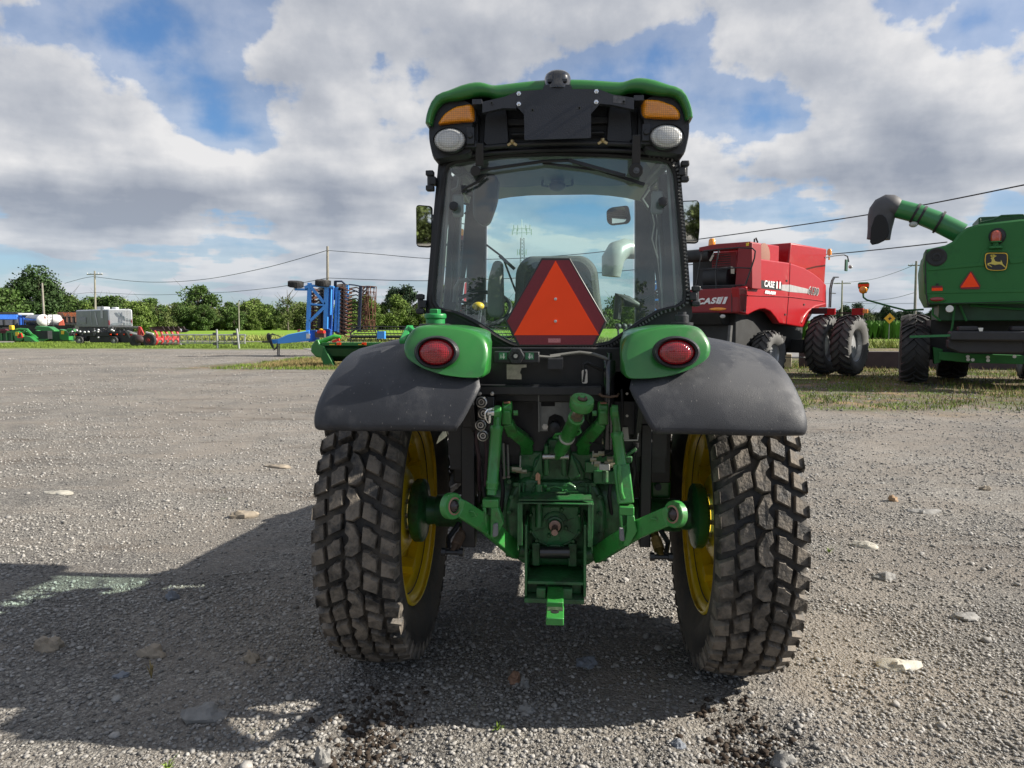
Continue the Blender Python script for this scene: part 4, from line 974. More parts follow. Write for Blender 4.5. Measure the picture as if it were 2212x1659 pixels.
def ovallamp(cx, cy, rx, ry, y, d, m, name, f=A1, back=.06, tilt=0, rimm=None, rimk=1.05, rimd=.0, hname='lamp_housing'):
    c = f(cx, cy, y); L = oval(cx, cy, rx, ry, y, 32, tilt, f); s_ = lambda k, yy: [Vector((c.x+(p.x-c.x)*k, yy, c.z+(p.z-c.z)*k)) for p in L]
    o = MB().loft([s_(.3, y-d), s_(.6, y-d*.88), s_(.85, y-d*.55), s_(.97, y-d*.15), s_(1, y+.004), s_(1, y+.02)]).build(name, m, TR, smooth=70)
    r_ = MB(); k = rimk; r_.grid([s_(1.0, y+.008), s_(1.0, y-.004-rimd), s_(k*.5+.5, y-.010-rimd), s_(k, y-.002), s_(k, y+.02), s_(k*.7, y+back)], True); r_.build(hname, rimm or BLACKP, o, smooth=50)
    return o
ovallamp(240, 484, 97, 74, 3.03, .02, CLEAR, 'work_lamp', back=.08, rimk=1.03, tilt=-.05)
ovallamp(1550, 463, 103, 74, 3.03, .02, CLEAR, 'work_lamp', back=.08, rimk=1.03)
lbk = MB()
for x, y, s in ((365, 460, -1), (1425, 440, 1)):
    p = A1(x, y, 3.04); lbk.box(p, (.035, .02, .07)); lbk.box(p+Vector((0, .03, -.03)), (.05, .05, .03)); lbk.cyl(p+Vector((-s*.0, -.02, 0)), p+Vector((0, .05, 0)), .012, n=10)
lbk.bar(A1(420, 500, 3.05), A1(420, 640, 3.08), .034, .012, up=(0, 1, 0)); lbk.bar(A1(1368, 450, 3.04), A1(1364, 640, 3.07), .036, .012, up=(0, 1, 0))
lbk.cyl(A1(1364, 668, 3.095), A1(1364, 668, 3.06), .030, n=20); lbk.cyl(A1(395, 670, 3.12), A1(395, 670, 3.08), .022, n=16)
lbk.build('lamp_bracket', BLACKM, TR, bevel=.003)
MB().lathe(A1(1366, 668, 3.062), (0, -1, 0), [(.013, 0), (.013, .006), (.007, .006), (.006, .012)], 10).build('pivot_bolt', mat('dark_steel', (.10, .10, .10), .35, metal=.8), TR)
wn = MB()
for x, y in ((617, 497), (1163, 487)):
    p = A1(x, y, 3.07); wn.ell(p, (.009, .009, .007)); wn.bar(p, p+Vector((-.02, 0, -.012)), .004, .012); wn.bar(p, p+Vector((.02, 0, -.012)), .004, .012); wn.cyl(p, p+Vector((0, 0, .01)), .009, n=10)
wn.build('wing_nut', mat('brass', (.45, .33, .16), .35, metal=.8), TR, bevel=.002)
# rear wiper
wp = MB(); wp.tube([A1(395, 670, 3.11), A1(600, 640, 3.11), A1(800, 612, 3.11), A1(960, 605, 3.11)], .007); wp.bar(A1(960, 605, 3.105), A1(1300, 700, 3.12), .014, .014); wp.bar(A1(980, 612, 3.125), A1(1415, 752, 3.14), .010, .014)
wp.bar(A1(800, 622, 3.13), A1(1180, 672, 3.14), .008, .010); wp.tube([A1(460, 690, 3.12), A1(400, 740, 3.12), A1(340, 770, 3.12), A1(320, 785, 3.13)], .006)
wp.box(A1(325, 780, 3.14), (.02, .02, .03))
wp.build('rear_wiper', BLACKP, TR)
# mirrors
for pts, s in ((((37, 880), (50, 873), (134, 880), (134, 1125), (108, 1131), (45, 1126), (36, 1108)), -1), (((1660, 850), (1735, 845), (1748, 860), (1750, 1020), (1742, 1098), (1725, 1107), (1672, 1104)), 1)):
    P_ = [A1(x, y, 4.0) for x, y in pts]; L = [(p.x, p.z) for p in P_]; L = [(a-(s*.05 if abs(a) < .70 else 0), b) for a, b in L]; L = rnd(L, .02, 4)
    c_ = (sum(p[0] for p in L)/len(L), sum(p[1] for p in L)/len(L)); s_ = lambda k: [(c_[0]+(a-c_[0])*k, c_[1]+(b-c_[1])*k) for a, b in L]
    mr = MB().loft([V3(s_(.94), 4.015), V3(L, 4.008), V3(s_(1.0), 4.02), V3(s_(.8), 4.07), V3(s_(.4), 4.085)]).build('side_mirror', BLACKP, TR, smooth=50)
    q = V3(s_(.93), 3.994); q = [Vector((p.x, p.y-(p.z-c_[1])*.07, p.z)) for p in q]
    MB().add(q, [tuple(range(len(q)))]).build('mirror_glass', MIRROR, mr, smooth=0)
    MB().tube([(s*.60, 4.4, 2.3), (s*.72, 4.2, 2.32), (c_[0], 4.06, c_[1]+.1)], .012).build('mirror_arm', BLACKP, mr)
# --- slow vehicle triangle
YS = 2.87
sm = [(793, 1196), (968, 1190), (1188, 1577), (1130, 1690), (1105, 1738), (665, 1738), (570, 1582)]
S = lambda pts, y: [A1(a, b, y) for a, b in pts]
svm_out = [T(1172, 556, YS), T(1233, 556, YS), T(1312, 694), T(1285, 748, YS), T(1122, 748, YS), T(1090, 695, YS)] if False else [T(1170, 557, YS), T(1231, 557, YS), T(1311, 695, YS), T(1284, 748, YS), T(1119, 748, YS), T(1091, 695, YS)]
sv = MB().prism(svm_out, (0, .006, 0)); svm = sv.build('slow_vehicle_sign', mat('black_sign_back', (.02, .02, .02), .4), TR, bevel=.003)
cS = sum(svm_out, Vector())/6
inn_ = [cS+(p-cS)*.955 for p in svm_out]; inn_ = [Vector((p.x, YS-.0015, p.z)) for p in inn_]
MB().prism(inn_, (0, .001, 0)).build('reflective_border', MAROON, svm)
MB().prism([T(1200, 563, YS-.003), T(1294, 724, YS-.003), T(1110, 724, YS-.003)], (0, .001, 0)).build('orange_triangle', ORANGE, svm)
bt = MB()
for x, y in ((1200, 646), (1200, 694)): bt.lathe(T(x, y, YS-.003), (0, -1, 0), [(.006, 0), (.006, .003), (.003, .004)], 12)
bt.build('rivet', STEEL, svm)
MB().prism([T(1184, 731, YS-.003), T(1211, 731, YS-.003), T(1211, 740, YS-.003), T(1184, 740, YS-.003)], (0, .0005, 0)).build('small_label', mat('pink_label', (.45, .16, .17), .5, var=.4, scale=400), svm)
MB().bb((-.03, YS+.006, 1.52), (.03, YR+.05, 1.56)).build('sign_arm', BLACKM, svm)
# --- fenders: green inner caps and grey flares
def cap(sd):
    # outline in (x, z) for the right side, at its widest
    pts = [(.258, 1.498), (.243, 1.60), (.262, 1.655), (.31, 1.680), (.40, 1.698), (.50, 1.700), (.545, 1.69), (.583, 1.63), (.573, 1.575), (.50, 1.532), (.42, 1.508), (.34, 1.498)]
    L = rnd(pts, .028, 3); c = (.42, 1.595); loops = []
    for k, y0, tl in ((.86, 2.660, .30), (.955, 2.664, .36), (.99, 2.680, .42), (1.0, 2.72, .45), (1.0, 2.84, .50), (1.0, 3.05, .3), (.99, 3.4, .1)):
        loops.append([Vector((sd*max(c[0]+(a-c[0])*k, .24+.13*max(0, y0-2.72)), y0+((c[1]+(b-c[1])*k)-1.59)*tl, c[1]+(b-c[1])*k)) for a, b in L])
    mb = MB().loft(loops); fc = mb.build('fender', GREEN, TR, smooth=60)
    return fc
def flare(sd, fc):
    # profile down the rear of the arc (y, z); columns run outward
    prof = [(4.25, 1.42), (4.05, 1.52), (3.8, 1.60), (3.5, 1.645), (3.2, 1.660), (3.0, 1.650), (2.88, 1.628), (2.78, 1.590), (2.71, 1.545), (2.66, 1.49), (2.63, 1.44), (2.610, 1.385), (2.600, 1.335), (2.598, 1.318), (2.604, 1.310), (2.64, 1.304)]
    rows = []
    for j, (y, z) in enumerate(prof):
        xi = .55 if z > 1.50 and y < 3 else (.60 if y >= 3 else .262+(1.49-z)*.52 if z < 1.49 else .262)
        if z > 1.49 and y < 3: xi = .262+max(0, (z-1.49))*2.0
        xi = max(.262, xi); 
        if z < 1.33: xi += (1.33-z)*.45
        xo = (.913-max(0, min(1, (z-1.42)/.2))*.022) if z > 1.33 else .913-(1.33-z)*.3
        row = []
        for t in np.linspace(0, 1, 15):
            x = xi+(xo-xi)*t; q = max(0, (x-.50)/.40); tp_ = max(0, min(1, (z-1.40)/.2)); dr = (.02+.065*tp_)*q**1.5+.055*max(0, (q-.9)/.14)**2*(.25+.75*tp_)
            d = Vector((0, y-AY, z-AX)); L = d.length; d.normalize()
            row.append(Vector((sd*x, AY+d.y*(L-dr), AX+d.z*(L-dr))))
        if z < 1.36: # square the lower outer corner off
            for i_, p in enumerate(row): row[i_] = Vector((p.x, p.y, max(p.z, z-.004)))
        # outer lip turned in
        last = row[-1]; d = Vector((0, last.y-AY, last.z-AX)).normalized(); k_ = .3 if z < 1.36 else 1; d.z *= k_; row.append(last-d*.03+Vector((sd*.003, 0, 0))); row.append(last-d*.05+Vector((-sd*.01, 0, 0)))
        rows.append(row)
    mb = MB().grid(rows); return mb.build('fender_flare', FLARE, TR, smooth=70, solid=.016, sub=1)
for sd in (-1, 1):
    fc = cap(sd); flare(sd, fc)
    MB().prism([(sd*.34, 2.86, 1.45), (sd*.34, 2.92, 1.62), (sd*.34, 3.6, 1.66), (sd*.34, 4.1, 1.3), (sd*.34, 3.4, 1.12), (sd*.34, 3.0, 1.25)], (sd*.02, 0, 0)).build('inner_fender', BLACKM, TR)
ovallamp(943, 761, 39, 29, 2.640, .022, REDLENS, 'tail_lamp', f=T, back=.05, rimk=1.24, rimd=.006, hname='lamp_gasket')
ovallamp(1461, 761, 41, 28, 2.630, .022, REDLENS, 'tail_lamp', f=T, back=.05, rimk=1.26, rimd=.006, hname='lamp_gasket')
fc_ = MB(); p = A2(1125, 100, 2.95)
fc_.lathe(p, (0, 0, 1), [(.065, -.02), (.066, .0), (.055, .004)], 28); fcp = fc_.build('filler_ring', RUBBER, TR)
cp = MB(); cp.lathe(p+Vector((0, 0, .012)), (0, 0, 1), [(.040, -.015), (.040, .012), (.046, .014), (.046, .030), (.040, .034), (0, .034)], 20); cp.box(p+Vector((0, 0, .052)), (.034, .075, .024)); cp.box(p+Vector((0, 0, .034)), (.085, .03, .018))
cp.build('fuel_cap', mat('green_plastic', (.015, .20, .05), .4), TR, bevel=.004)
p = A3(1060, 85, 2.95); MB().lathe(p, (0, 0, 1), [(.046, -.01), (.046, .002), (.028, .004), (.028, .03), (.024, .034), (.018, .034), (.018, .045), (0, .045)], 24).build('black_cap', BLACKP, TR)
p = A2(890, 190, 2.75); MB().bar(A2(850, 245, 2.74), A2(915, 120, 2.86), .028, .02).bar(A2(905, 130, 2.83), A2(962, 172, 2.80), .022, .022).build('grab_tab', mat('green_plastic2', (.02, .26, .06), .4), TR, bevel=.005)
# --- rear body behind the hitch (dark), crossbeam
bd = MB()
a = A4(240, 70, 3.0); b = A4(1040, 130, 3.0)
bd.bb((a.x, 2.98, b.z), (b.x, 3.06, a.z+.004)); bd.bb((-.36, 3.10, 1.36), (.36, 3.2, 1.60)); bd.bb((-.40, 3.45, 1.05), (.40, 3.5, 1.5)); bd.bb((-.30, 3.6, .6), (.30, 3.66, 1.3))
bd.build('rear_crossbeam', BLACKM, TR, bevel=.006)
cl_ = MB()
cl_.bb((-.44, 3.22, .66), (-.375, 3.30, 1.32)); cl_.bb((.385, 3.22, .68), (.435, 3.30, 1.25)); cl_.bb((-.42, 3.12, 1.24), (-.30, 3.2, 1.36)); cl_.bb((.25, 3.10, 1.22), (.36, 3.18, 1.50))
cl_.bb((-.52, 3.5, .9), (-.36, 3.56, 1.4)); cl_.bb((.36, 3.5, .92), (.56, 3.58, 1.3))
cl_.build('support_post', BLACKM, TR, bevel=.005)
# --- hydraulic couplers on their plate
pl = MB(); a = A4(248, 135, 2.98); b = A4(360, 400, 2.98); pl.bb((a.x, 2.98, b.z), (b.x, 3.02, a.z)); cpp = pl.build('coupler_plate', BLACKM, TR, bevel=.004)
for x, y in ((283, 167), (297, 238), (278, 311), (292, 378)):
    p = A4(x, y, 2.975); MB().lathe(p, (0, -1, 0), [(.0235, 0), (.0235, .03), (.019, .032), (.019, .024), (.013, .022), (.013, .030), (.008, .030), (.006, .022), (0, .022)], 24).build('hydraulic_coupler', STEEL, TR, smooth=30); MB().lathe(p+Vector((0, -.0325, 0)), (0, -1, 0), [(.0185, 0), (.0185, .0012), (.0135, .0012), (.0135, 0)], 24, cap=False).lathe(p+Vector((0, -.024, 0)), (0, -1, 0), [(.0075, 0), (.0075, .0075), (.004, .0075)], 12, cap=False).build('coupler_seal', RUBBER, TR)
bt = MB()
for x, y in ((268, 117), (346, 117)): bt.lathe(A4(x, y, 2.975), (0, -1, 0), [(.009, 0), (.009, .007), (.005, .008)], 6)
bt.build('beam_bolt', STEEL, TR)
for x, y in ((345, 155), (343, 185), (345, 250)): pass
hs = MB()
hs.tube([A4(250, 330, 3.02), A4(247, 430, 3.05), A4(262, 520, 3.06), A4(262, 640, 3.1), A4(268, 720, 3.15)], .009); hs.tube([A4(305, 400, 3.02), A4(310, 520, 3.06), A4(300, 700, 3.1)], .007)
for dx in (0, 30, 62): hs.tube([A4(390+dx, 215, 3.3), A4(430+dx, 140, 3.35), A4(475+dx, 90, 3.4)], .007)
hs.build('hydraulic_hose', mat('dark_hose', (.03, .012, .02), .5), TR)
for dx in (0, 38, 75):
    MB().tube([A4(385+dx, 225, 3.26), A4(425+dx, 145, 3.32), A4(470+dx, 95, 3.38)], .0075).build('green_pipe', GREENC, TR)
# --- control dial with green stickers, steel bracket
cb_ = MB(); a = A2(1605, 325, 2.93); b = A2(1985, 420, 2.93); cb_.bb((a.x, 2.93, b.z), (b.x, 2.99, a.z)); dial = cb_.build('dial_housing', BLACKP, TR, bevel=.004)
st_ = MB()
for x0, x1 in ((1652, 1718), (1870, 1940)): st_.prism([A2(x0, 332, 2.928), A2(x1, 332, 2.928), A2(x1, 390, 2.928), A2(x0, 390, 2.928)], (0, .001, 0))
st_.build('green_sticker', mat('sticker_green', (.03, .20, .09), .4), dial)
aw = MB()
for x0, s in ((1690, 1), (1905, -1)):
    aw.prism([A2(x, y, 2.9265) for x, y in ((x0-6, 340), (x0+6, 340), (x0+6, 366), (x0+14, 366), (x0, 388), (x0-14, 366), (x0-6, 366))], (0, .001, 0))
for x0 in (1668, 1925): aw.prism([A2(x, y, 2.9265) for x, y in ((x0-8, 380), (x0, 345), (x0+8, 380), (x0+3, 380), (x0, 362), (x0-3, 380))], (0, .001, 0))
aw.build('arrow_mark', LABELW, dial)
kb = MB(); p = A2(1795, 358, 2.93); r0 = .033
loops = []
for yy, k in ((2.93, .9), (2.925, 1), (2.90, 1), (2.893, .9), (2.893, .5), (2.90, .45), (2.90, .2)):
    loops.append([Vector((p.x+r0*k*(1+.06*math.cos(6*t))*math.cos(t), yy, p.z+r0*k*(1+.06*math.cos(6*t))*math.sin(t))) for t in np.linspace(0, 2*math.pi, 37)[:-1]])
kb.loft(loops); kb.build('control_knob', BLACKP, dial, smooth=45)
MB().cyl((p.x, 2.9, p.z), (p.x, 2.888, p.z), .008, n=12).build('knob_nut', STEEL, dial)
bb_ = MB(); bb_.prism([A2(x, y, 2.95) for x, y in ((1715, 432), (1880, 432), (1880, 455), (1838, 460), (1825, 500), (1838, 520), (1838, 555), (1716, 553))], (0, .004, 0)); bb_.build('steel_bracket', mat('tarnished_steel', (.28, .27, .22), .35, metal=.7, var=.2, scale=50), TR)
MB().tube([A2(1985, 365, 2.96), A2(2080, 372, 2.97), A2(2160, 360, 2.98)], .006).tube([A3(0, 352, 2.98), A3(150, 332, 3.0), A3(240, 322, 3.0), A3(350, 335, 3.0), A3(430, 362, 3.0), A3(480, 385, 3.0)], .007).build('control_cable', mat('ribbed_cable', (.18, .18, .17), .5, metal=.3), TR)
an = MB(); a = A3(430, 385, 2.98); b = A3(530, 385, 2.98); rr = (b.x-a.x)/2; c = (a+b)/2
an.lathe(Vector((c.x, 2.98+rr, A3(0, 760, 2.98).z)), (0, 0, 1), [(rr*.8, -.18), (rr*.8, 0), (rr, .002), (rr, c.z-A3(0, 760, 2.98).z-.004), (rr*.9, c.z-A3(0, 760, 2.98).z), (.012, c.z-A3(0, 760, 2.98).z+.002), (.010, c.z-A3(0, 760, 2.98).z+.03), (0, c.z-A3(0, 760, 2.98).z+.03)], 28)
can = an.build('black_canister', mat('glossy_black', (.012, .012, .014), .22, coat=.6), TR, smooth=40)
MB().tube([A3(395, 655, 2.96), A3(420, 672, 2.955), A3(480, 680, 2.95), A3(540, 672, 2.955), A3(552, 655, 2.97)], .005).build('rusty_clamp', mat('rusty_strap', (.10, .06, .04), .7), can)
MB().tube([A3(268, 560, 2.96), A3(280, 480, 2.96), A3(268, 420, 2.96), A3(300, 405, 2.97), A3(350, 430, 2.98), A3(420, 460, 3.0)], [.012, .012, .009, .008, .008, .008]).build('lever_cable', RUBBER, TR)
MB().prism([A3(x, y, 2.95) for x, y in rnd([(255, 465), (300, 455), (303, 570), (258, 572)], 14)], (0, .006, 0)).build('cable_clamp', STEEL, TR)
# --- hitch: steel plate
gpl = MB()
Pn = [A4(x, y, 3.12) for x, y in ((643, 355), (641, 122), (843, 122), (843, 355), (808, 355), (808, 300), (790, 262), (742, 245), (705, 265), (697, 300), (697, 355))]
gpl.prism(Pn, (0, .005, 0)); gpl.bar(A4(641, 122, 3.12), A4(643, 355, 3.12), .05, .006, up=(1, 0, 0)); gpl.bar(A4(841, 122, 3.12), A4(841, 355, 3.12), .05, .006, up=(1, 0, 0))
hp_ = gpl.build('steel_plate', mat('galvanised_plate', (.17, .175, .17), .45, metal=.6, var=.2, scale=20), TR)
MB().prism([A4(x, y, 3.117) for x, y in ((655, 140), (742, 140), (742, 198), (655, 198))], (0, .002, 0)).build('plate_opening', mat('opening_dark', (.006, .006, .007), .8), hp_)
MB().lathe(A4(680, 327, 3.118), (0, -1, 0), [(.014, 0), (.014, .003), (.009, .003), (.009, .010)], 6).build('plate_bolt', STEEL, hp_)
MB().lathe(A4(742, 325, 3.14), (0, -1, 0), [(.026, 0), (.026, .05), (.02, .055), (0, .056)], 20).build('trailer_socket', BLACKP, TR, smooth=40)
# rear axle casting: differential case
dc = MB()
dc.loft([[Vector((a*k, y, .80+b*k2)) for a, b in rnd([(-.26, -.10), (-.20, -.23), (.20, -.23), (.26, -.10), (.27, .08), (.20, .22), (-.20, .22), (-.27, .08)], .06, 3)] for y, k, k2 in ((3.20, .80, .86), (3.215, .86, .92), (3.30, .90, .95), (3.6, 1.0, 1.0), (3.8, 1, 1))])
dc.bb((-.17, 3.22, .96), (.17, 3.55, 1.12))
dc.prism([A4(x, y, 3.2) for x, y in ((575, 672), (612, 530), (660, 500), (700, 400), (820, 400), (850, 500), (905, 560), (932, 620), (930, 672))], (0, .25, 0))
case = dc.build('axle_case', GREENC, TR, bevel=.01, smooth=50)
bl = MB()
for sd, cx in ((-1, 440), (1, 1065)):
    c = A4(cx, 855, 3.26); pr = [(.0, -.06), (.06, -.055), (.11, -.035), (.135, 0), (.145, .02), (.145, .05)]
    bl.lathe(Vector((c.x, 3.30, c.z)), (0, 1, 0), pr, 32)
    bl.ell((c.x+sd*.02, 3.33, c.z), (.12, .10, .17), 24, 14)
bl.build('brake_housing', GREENC, TR, smooth=50)
bo = MB()
for x, y in ((455, 672), (455, 865), (1025, 770), (1025, 875), (1030, 1005), (470, 770)):
    bo.lathe(A4(x, y, 3.19), (0, -1, 0), [(.011, 0), (.011, .012), (.007, .013)], 6)
bo.build('case_bolt', GREENC, case)
# pto cover
pc = A4(743, 945, 3.17); pt_ = MB()
oct_ = [(590, 830), (895, 830), (900, 900), (905, 985), (860, 1045), (790, 1080), (700, 1080), (628, 1045), (590, 985), (588, 900)]
pt_.prism([A4(x, y, 3.165) for x, y in oct_], (0, .06, 0))
cov_ = pt_.build('pto_cover', mat('green_cover_paint', (.016, .145, .040), .42, var=.14, bump=.25, bscale=60, coat=.2, dirt=(.04, .06, .035), damt=.3, dscale=9), TR, bevel=.006)
rb = MB()
rb.tube([A4(x, y, 3.165) for x, y in oct_], .006, 6, True)
for t in np.linspace(0, 2*math.pi, 9)[:-1]+.35:
    rb.bar(pc+Vector((.035*math.cos(t), -.004, .035*math.sin(t))), pc+Vector((.095*math.cos(t), -.004, .095*math.sin(t))), .006, .010, up=(0, 1, 0))
rb.lathe(Vector((pc.x, 3.165, pc.z)), (0, -1, 0), [(.040, 0), (.040, .014), (.033, .016), (.030, .004)], 32, cap=False)
rb.tube([Vector((pc.x+.058*math.cos(t), 3.163, pc.z+.058*math.sin(t))) for t in np.linspace(.3, 3.0, 14)], .005)
for x, y in ((590, 882), (895, 885), (590, 985), (895, 990), (628, 1045), (858, 1048), (698, 1080), (788, 1082), (785, 850), (735, 1005), (705, 1012), (812, 965)):
    rb.lathe(A4(x, y, 3.165), (0, -1, 0), [(.010, 0), (.010, .010), (.006, .014)], 6)
rb.build('cover_rib', GREENC, cov_, smooth=40)
sh_ = MB(); sh_.lathe(Vector((pc.x, 3.15, pc.z)), (0, -1, 0), [(.026, 0), (.026, .008), (.018, .010)], 24)
n_s = 12; loops = []
for yy in (3.16, 3.06): loops.append([Vector((pc.x+(.0155 if k % 2 else .0125)*math.cos(math.pi*k/n_s), yy, pc.z-.006+(.0155 if k % 2 else .0125)*math.sin(math.pi*k/n_s))) for k in range(2*n_s)])
sh_.loft(loops); sh_.build('pto_shaft', mat('worn_shaft', (.30, .20, .17), .4, metal=.7, var=.2, scale=60), TR, smooth=20)
gd = MB(); ya, yb = 2.98, 3.22
gd.bb((A4(508, 0, ya).x, ya, A4(0, 805, ya).z), (A4(985, 0, ya).x, yb, A4(0, 796, ya).z))
def plate(p4, y0, t=.006): # side plates running back
    pass
for x0, x1 in ((505, 1), (984, -1)):
    X0 = A4(x0, 900, ya).x; z1 = A4(0, 800, ya).z; zb = A4(0, 1095, ya).z
    gd.prism([(X0, ya, z1), (X0, ya, zb), (X0, ya+.02, zb-.015), (X0, yb, zb+.06), (X0, yb, z1)], (x1*.006, 0, 0))
    gd.bb((X0, ya, zb+.02), (X0+x1*.022, ya+.006, z1))
gd.build('pto_guard', GREENC, TR, bevel=.002)
gl2 = MB(); gl2.prism([A4(612, 745, 3.1), A4(890, 745, 3.1), A4(985, 795, 2.99), A4(515, 795, 2.99)], (0, 0, .005)); gl2.build('guard_lid', GREENC, TR)
a = A4(655, 785, 2.975)
for x0, x1, m_, nm in ((658, 722, LABELW, 'white_label'), (726, 840, LABELO, 'orange_label')):
    MB().prism([A4(x0, 771, 3.04), A4(x1, 771, 3.04), A4(x1, 787, 3.005), A4(x0, 787, 3.005)], (0, 0, .0015)).build(nm, m_, TR, smooth=0)
MB().prism([A4(736, 776, 3.03), A4(836, 776, 3.03), A4(836, 786, 3.003), A4(736, 786, 3.003)], (0, 0, .003)).build('label_text_block', mat('label_dark', (.05, .04, .03), .6, var=.6, scale=400), TR, smooth=0)
# breather
MB().tube([A4(640, 960, 3.10), A4(642, 690, 3.12)], .0165, 12).build('dipstick_tube', GREENC, TR, smooth=50)
MB().tube([A4(642, 690, 3.12), A4(642, 655, 3.12), A4(642, 632, 3.12), A4(634, 622, 3.12), A4(628, 634, 3.12), A4(628, 665, 3.12)], .0062, 8).build('dipstick_handle', mat('tan_plastic', (.50, .27, .16), .5), TR, smooth=60)
# rock shaft and lift arms
rk = MB(); a = A4(590, 447, 3.28); b = A4(900, 447, 3.28); rk.cyl((a.x, 3.30, a.z), (b.x, 3.30, a.z), .052, n=28); rk.cyl((a.x+.02, 3.30, a.z), (b.x-.02, 3.30, a.z), .062, n=28)
rk.build('rock_shaft', GREENC, TR, smooth=50)
for pts, nm in ((((440, 212, 2.98), (440, 290, 3.0), (470, 350, 3.06), (560, 420, 3.18), (572, 500, 3.27)), 0), (((1048, 215, 2.98), (1045, 290, 3.0), (1015, 330, 3.04), (925, 425, 3.18), (918, 500, 3.27)), 0)):
    la = MB(); P_ = [A4(*p) for p in pts]; W_ = (.036, .046, .050, .056, .060)
    for k in range(len(P_)-1): la.bar(P_[k], P_[k+1]+(P_[k+1]-P_[k])*.1, W_[k], .05, up=(0, 1, 0), w2=W_[k+1], h2=.06)
    la.cyl(P_[0]+Vector((-.022, .02, .0)), P_[0]+Vector((.022, .02, 0)), .030, n=20)
    la.build('lift_arm', GREENL, TR, bevel=.008, seg=3, smooth=50)
    bt = MB(); s_ = 1 if pts[0][0] < 700 else -1; p = P_[0]+Vector((s_*.028, .0, -.018)); bt.lathe(p, (s_, 0, 0), [(.012, 0), (.012, .018)], 6); bt.build('arm_bolt', GREENL, TR)
    MB().box(P_[0]+Vector((0, 0, .026)), (.026, .03, .006)).build('worn_tip', mat('rust_primer', (.25, .11, .07), .7, var=.3, scale=60), TR)
def eye(mb, c, ax, R0, R1, w, n=28):
    ax = Vector(ax).normalized(); mb.lathe(c-ax*w/2, ax, [(R0, 0), (R0*1.0, .0), (R1*.93, 0), (R1, w*.12), (R1, w*.88), (R1*.93, w), (R0, w), (R0, 0)], n, cap=False)
# lift links
ll = MB(); top = A4(380, 235, 2.93); 
ll.tube([A4(382, 205, 2.94), A4(381, 240, 2.93), A4(377, 300, 2.92), A4(376, 325, 2.92)], [.014, .018, .016, .018], 14)
ll.cyl(top+Vector((-.012, 0, 0)), top+Vector((.012, 0, 0)), .028, n=22)
ll.lathe(A4(375, 322, 2.92), A4(342, 748, 2.86)-A4(375, 322, 2.92), [(.026, 0), (.0275, .004), (.0275, .02), (.025, .024), (.024, .225), (.0265, .232), (.0265, .24), (.024, .246), (.024, .262), (.020, .265), (.020, .285)], 24)
lk1 = ll.build('lift_link', GREENL, TR, smooth=45)
def clevis(x0, y0, x1, y1, xb, yb, yd):
    c = MB(); z0 = A4(0, y0, yd).z; z1 = A4(0, y1, yd).z; zb = A4(0, yb, yd).z
    xl, xr = A4(x0, y0, yd).x, A4(x1, y0, yd).x; xm = A4(xb, yb, yd).x; t = (xr-xl)
    c.prism([(xl, yd, z0), (xr, yd, z0), (xr, yd, z0-.035), (xl, yd, z0-.035)], (0, .05, 0))
    c.prism([(xl, yd, z0-.034), (xl+t*.22, yd, z0-.034), (xl+t*.22+.006, yd, zb+.03), (xl+.01, yd, z1)], (0, .05, 0))
    c.prism([(xl+t*.52, yd, z0-.034), (xr, yd, z0-.034), (xr+(xm-xl)*.5, yd, z1), (xm+.012, yd, zb), (xm-.010, yd, zb), (xl+t*.50, yd, z1)], (0, .05, 0))
    return c
clevis(283, 782, 385, 930, 350, 1022, 2.84).build('link_clevis', GREENL, TR, bevel=.006)
lr = MB(); top = A4(1120, 232, 2.93)
lr.tube([A4(1112, 205, 2.94), A4(1118, 240, 2.93), A4(1132, 320, 2.92), A4(1134, 372, 2.92)], [.014, .018, .016, .018], 14)
lr.cyl(top+Vector((-.012, 0, 0)), top+Vector((.012, 0, 0)), .028, n=22)
lr.lathe(A4(1134, 362, 2.92), A4(1160, 560, 2.89)-A4(1134, 362, 2.92), [(.024, 0), (.026, .004), (.026, .02), (.023, .026), (.024, .135)], 24)
lk2 = lr.build('lift_link', GREENL, TR, smooth=45)
bx = MB(); bx.bar(A4(1160, 560, 2.90), A4(1190, 812, 2.87), .066, .05, up=(0, 1, 0)); bx.build('leveling_box', GREENL, lk2, bevel=.006)
MB().tube([A4(1150, 585, 2.872), A4(1152, 578, 2.858), A4(1148, 620, 2.855), A4(1160, 740, 2.85), A4(1172, 780, 2.85), A4(1180, 772, 2.86)], .0095, 10).build('leveling_handle', GREENL, lk2, smooth=60)
clevis(1150, 812, 1245, 960, 1190, 1055, 2.83).build('link_clevis', GREENL, TR, bevel=.006)
for x, y in ((365, 985), (1165, 1012)):
    p = A4(x, y, 2.82); MB().prism([A4(x+a, y+b, 2.82) for a, b in rnd([(-14, -40), (16, -45), (18, 30), (-2, 42), (-18, 38)] if x < 700 else [(-16, -45), (14, -40), (18, 38), (2, 42), (-14, 30)], 8)], (0, .02, 0)).build('rubber_bumper', mat('grey_rubber_block', (.16, .16, .165), .7), TR, bevel=.004)
pn = MB(); p = A4(335, 235, 2.92); pn.tube([A4(345, 215, 2.915), A4(318, 220, 2.905), A4(302, 240, 2.90), A4(303, 275, 2.90), A4(318, 300, 2.905), A4(332, 302, 2.91)], .004); pn.cyl(A4(332, 255, 2.91), A4(330, 300, 2.91), .007, n=10); pn.cyl(A4(320, 235, 2.93), A4(362, 235, 2.93), .022, n=14)
pn.build('linch_pin', CHROME, TR)
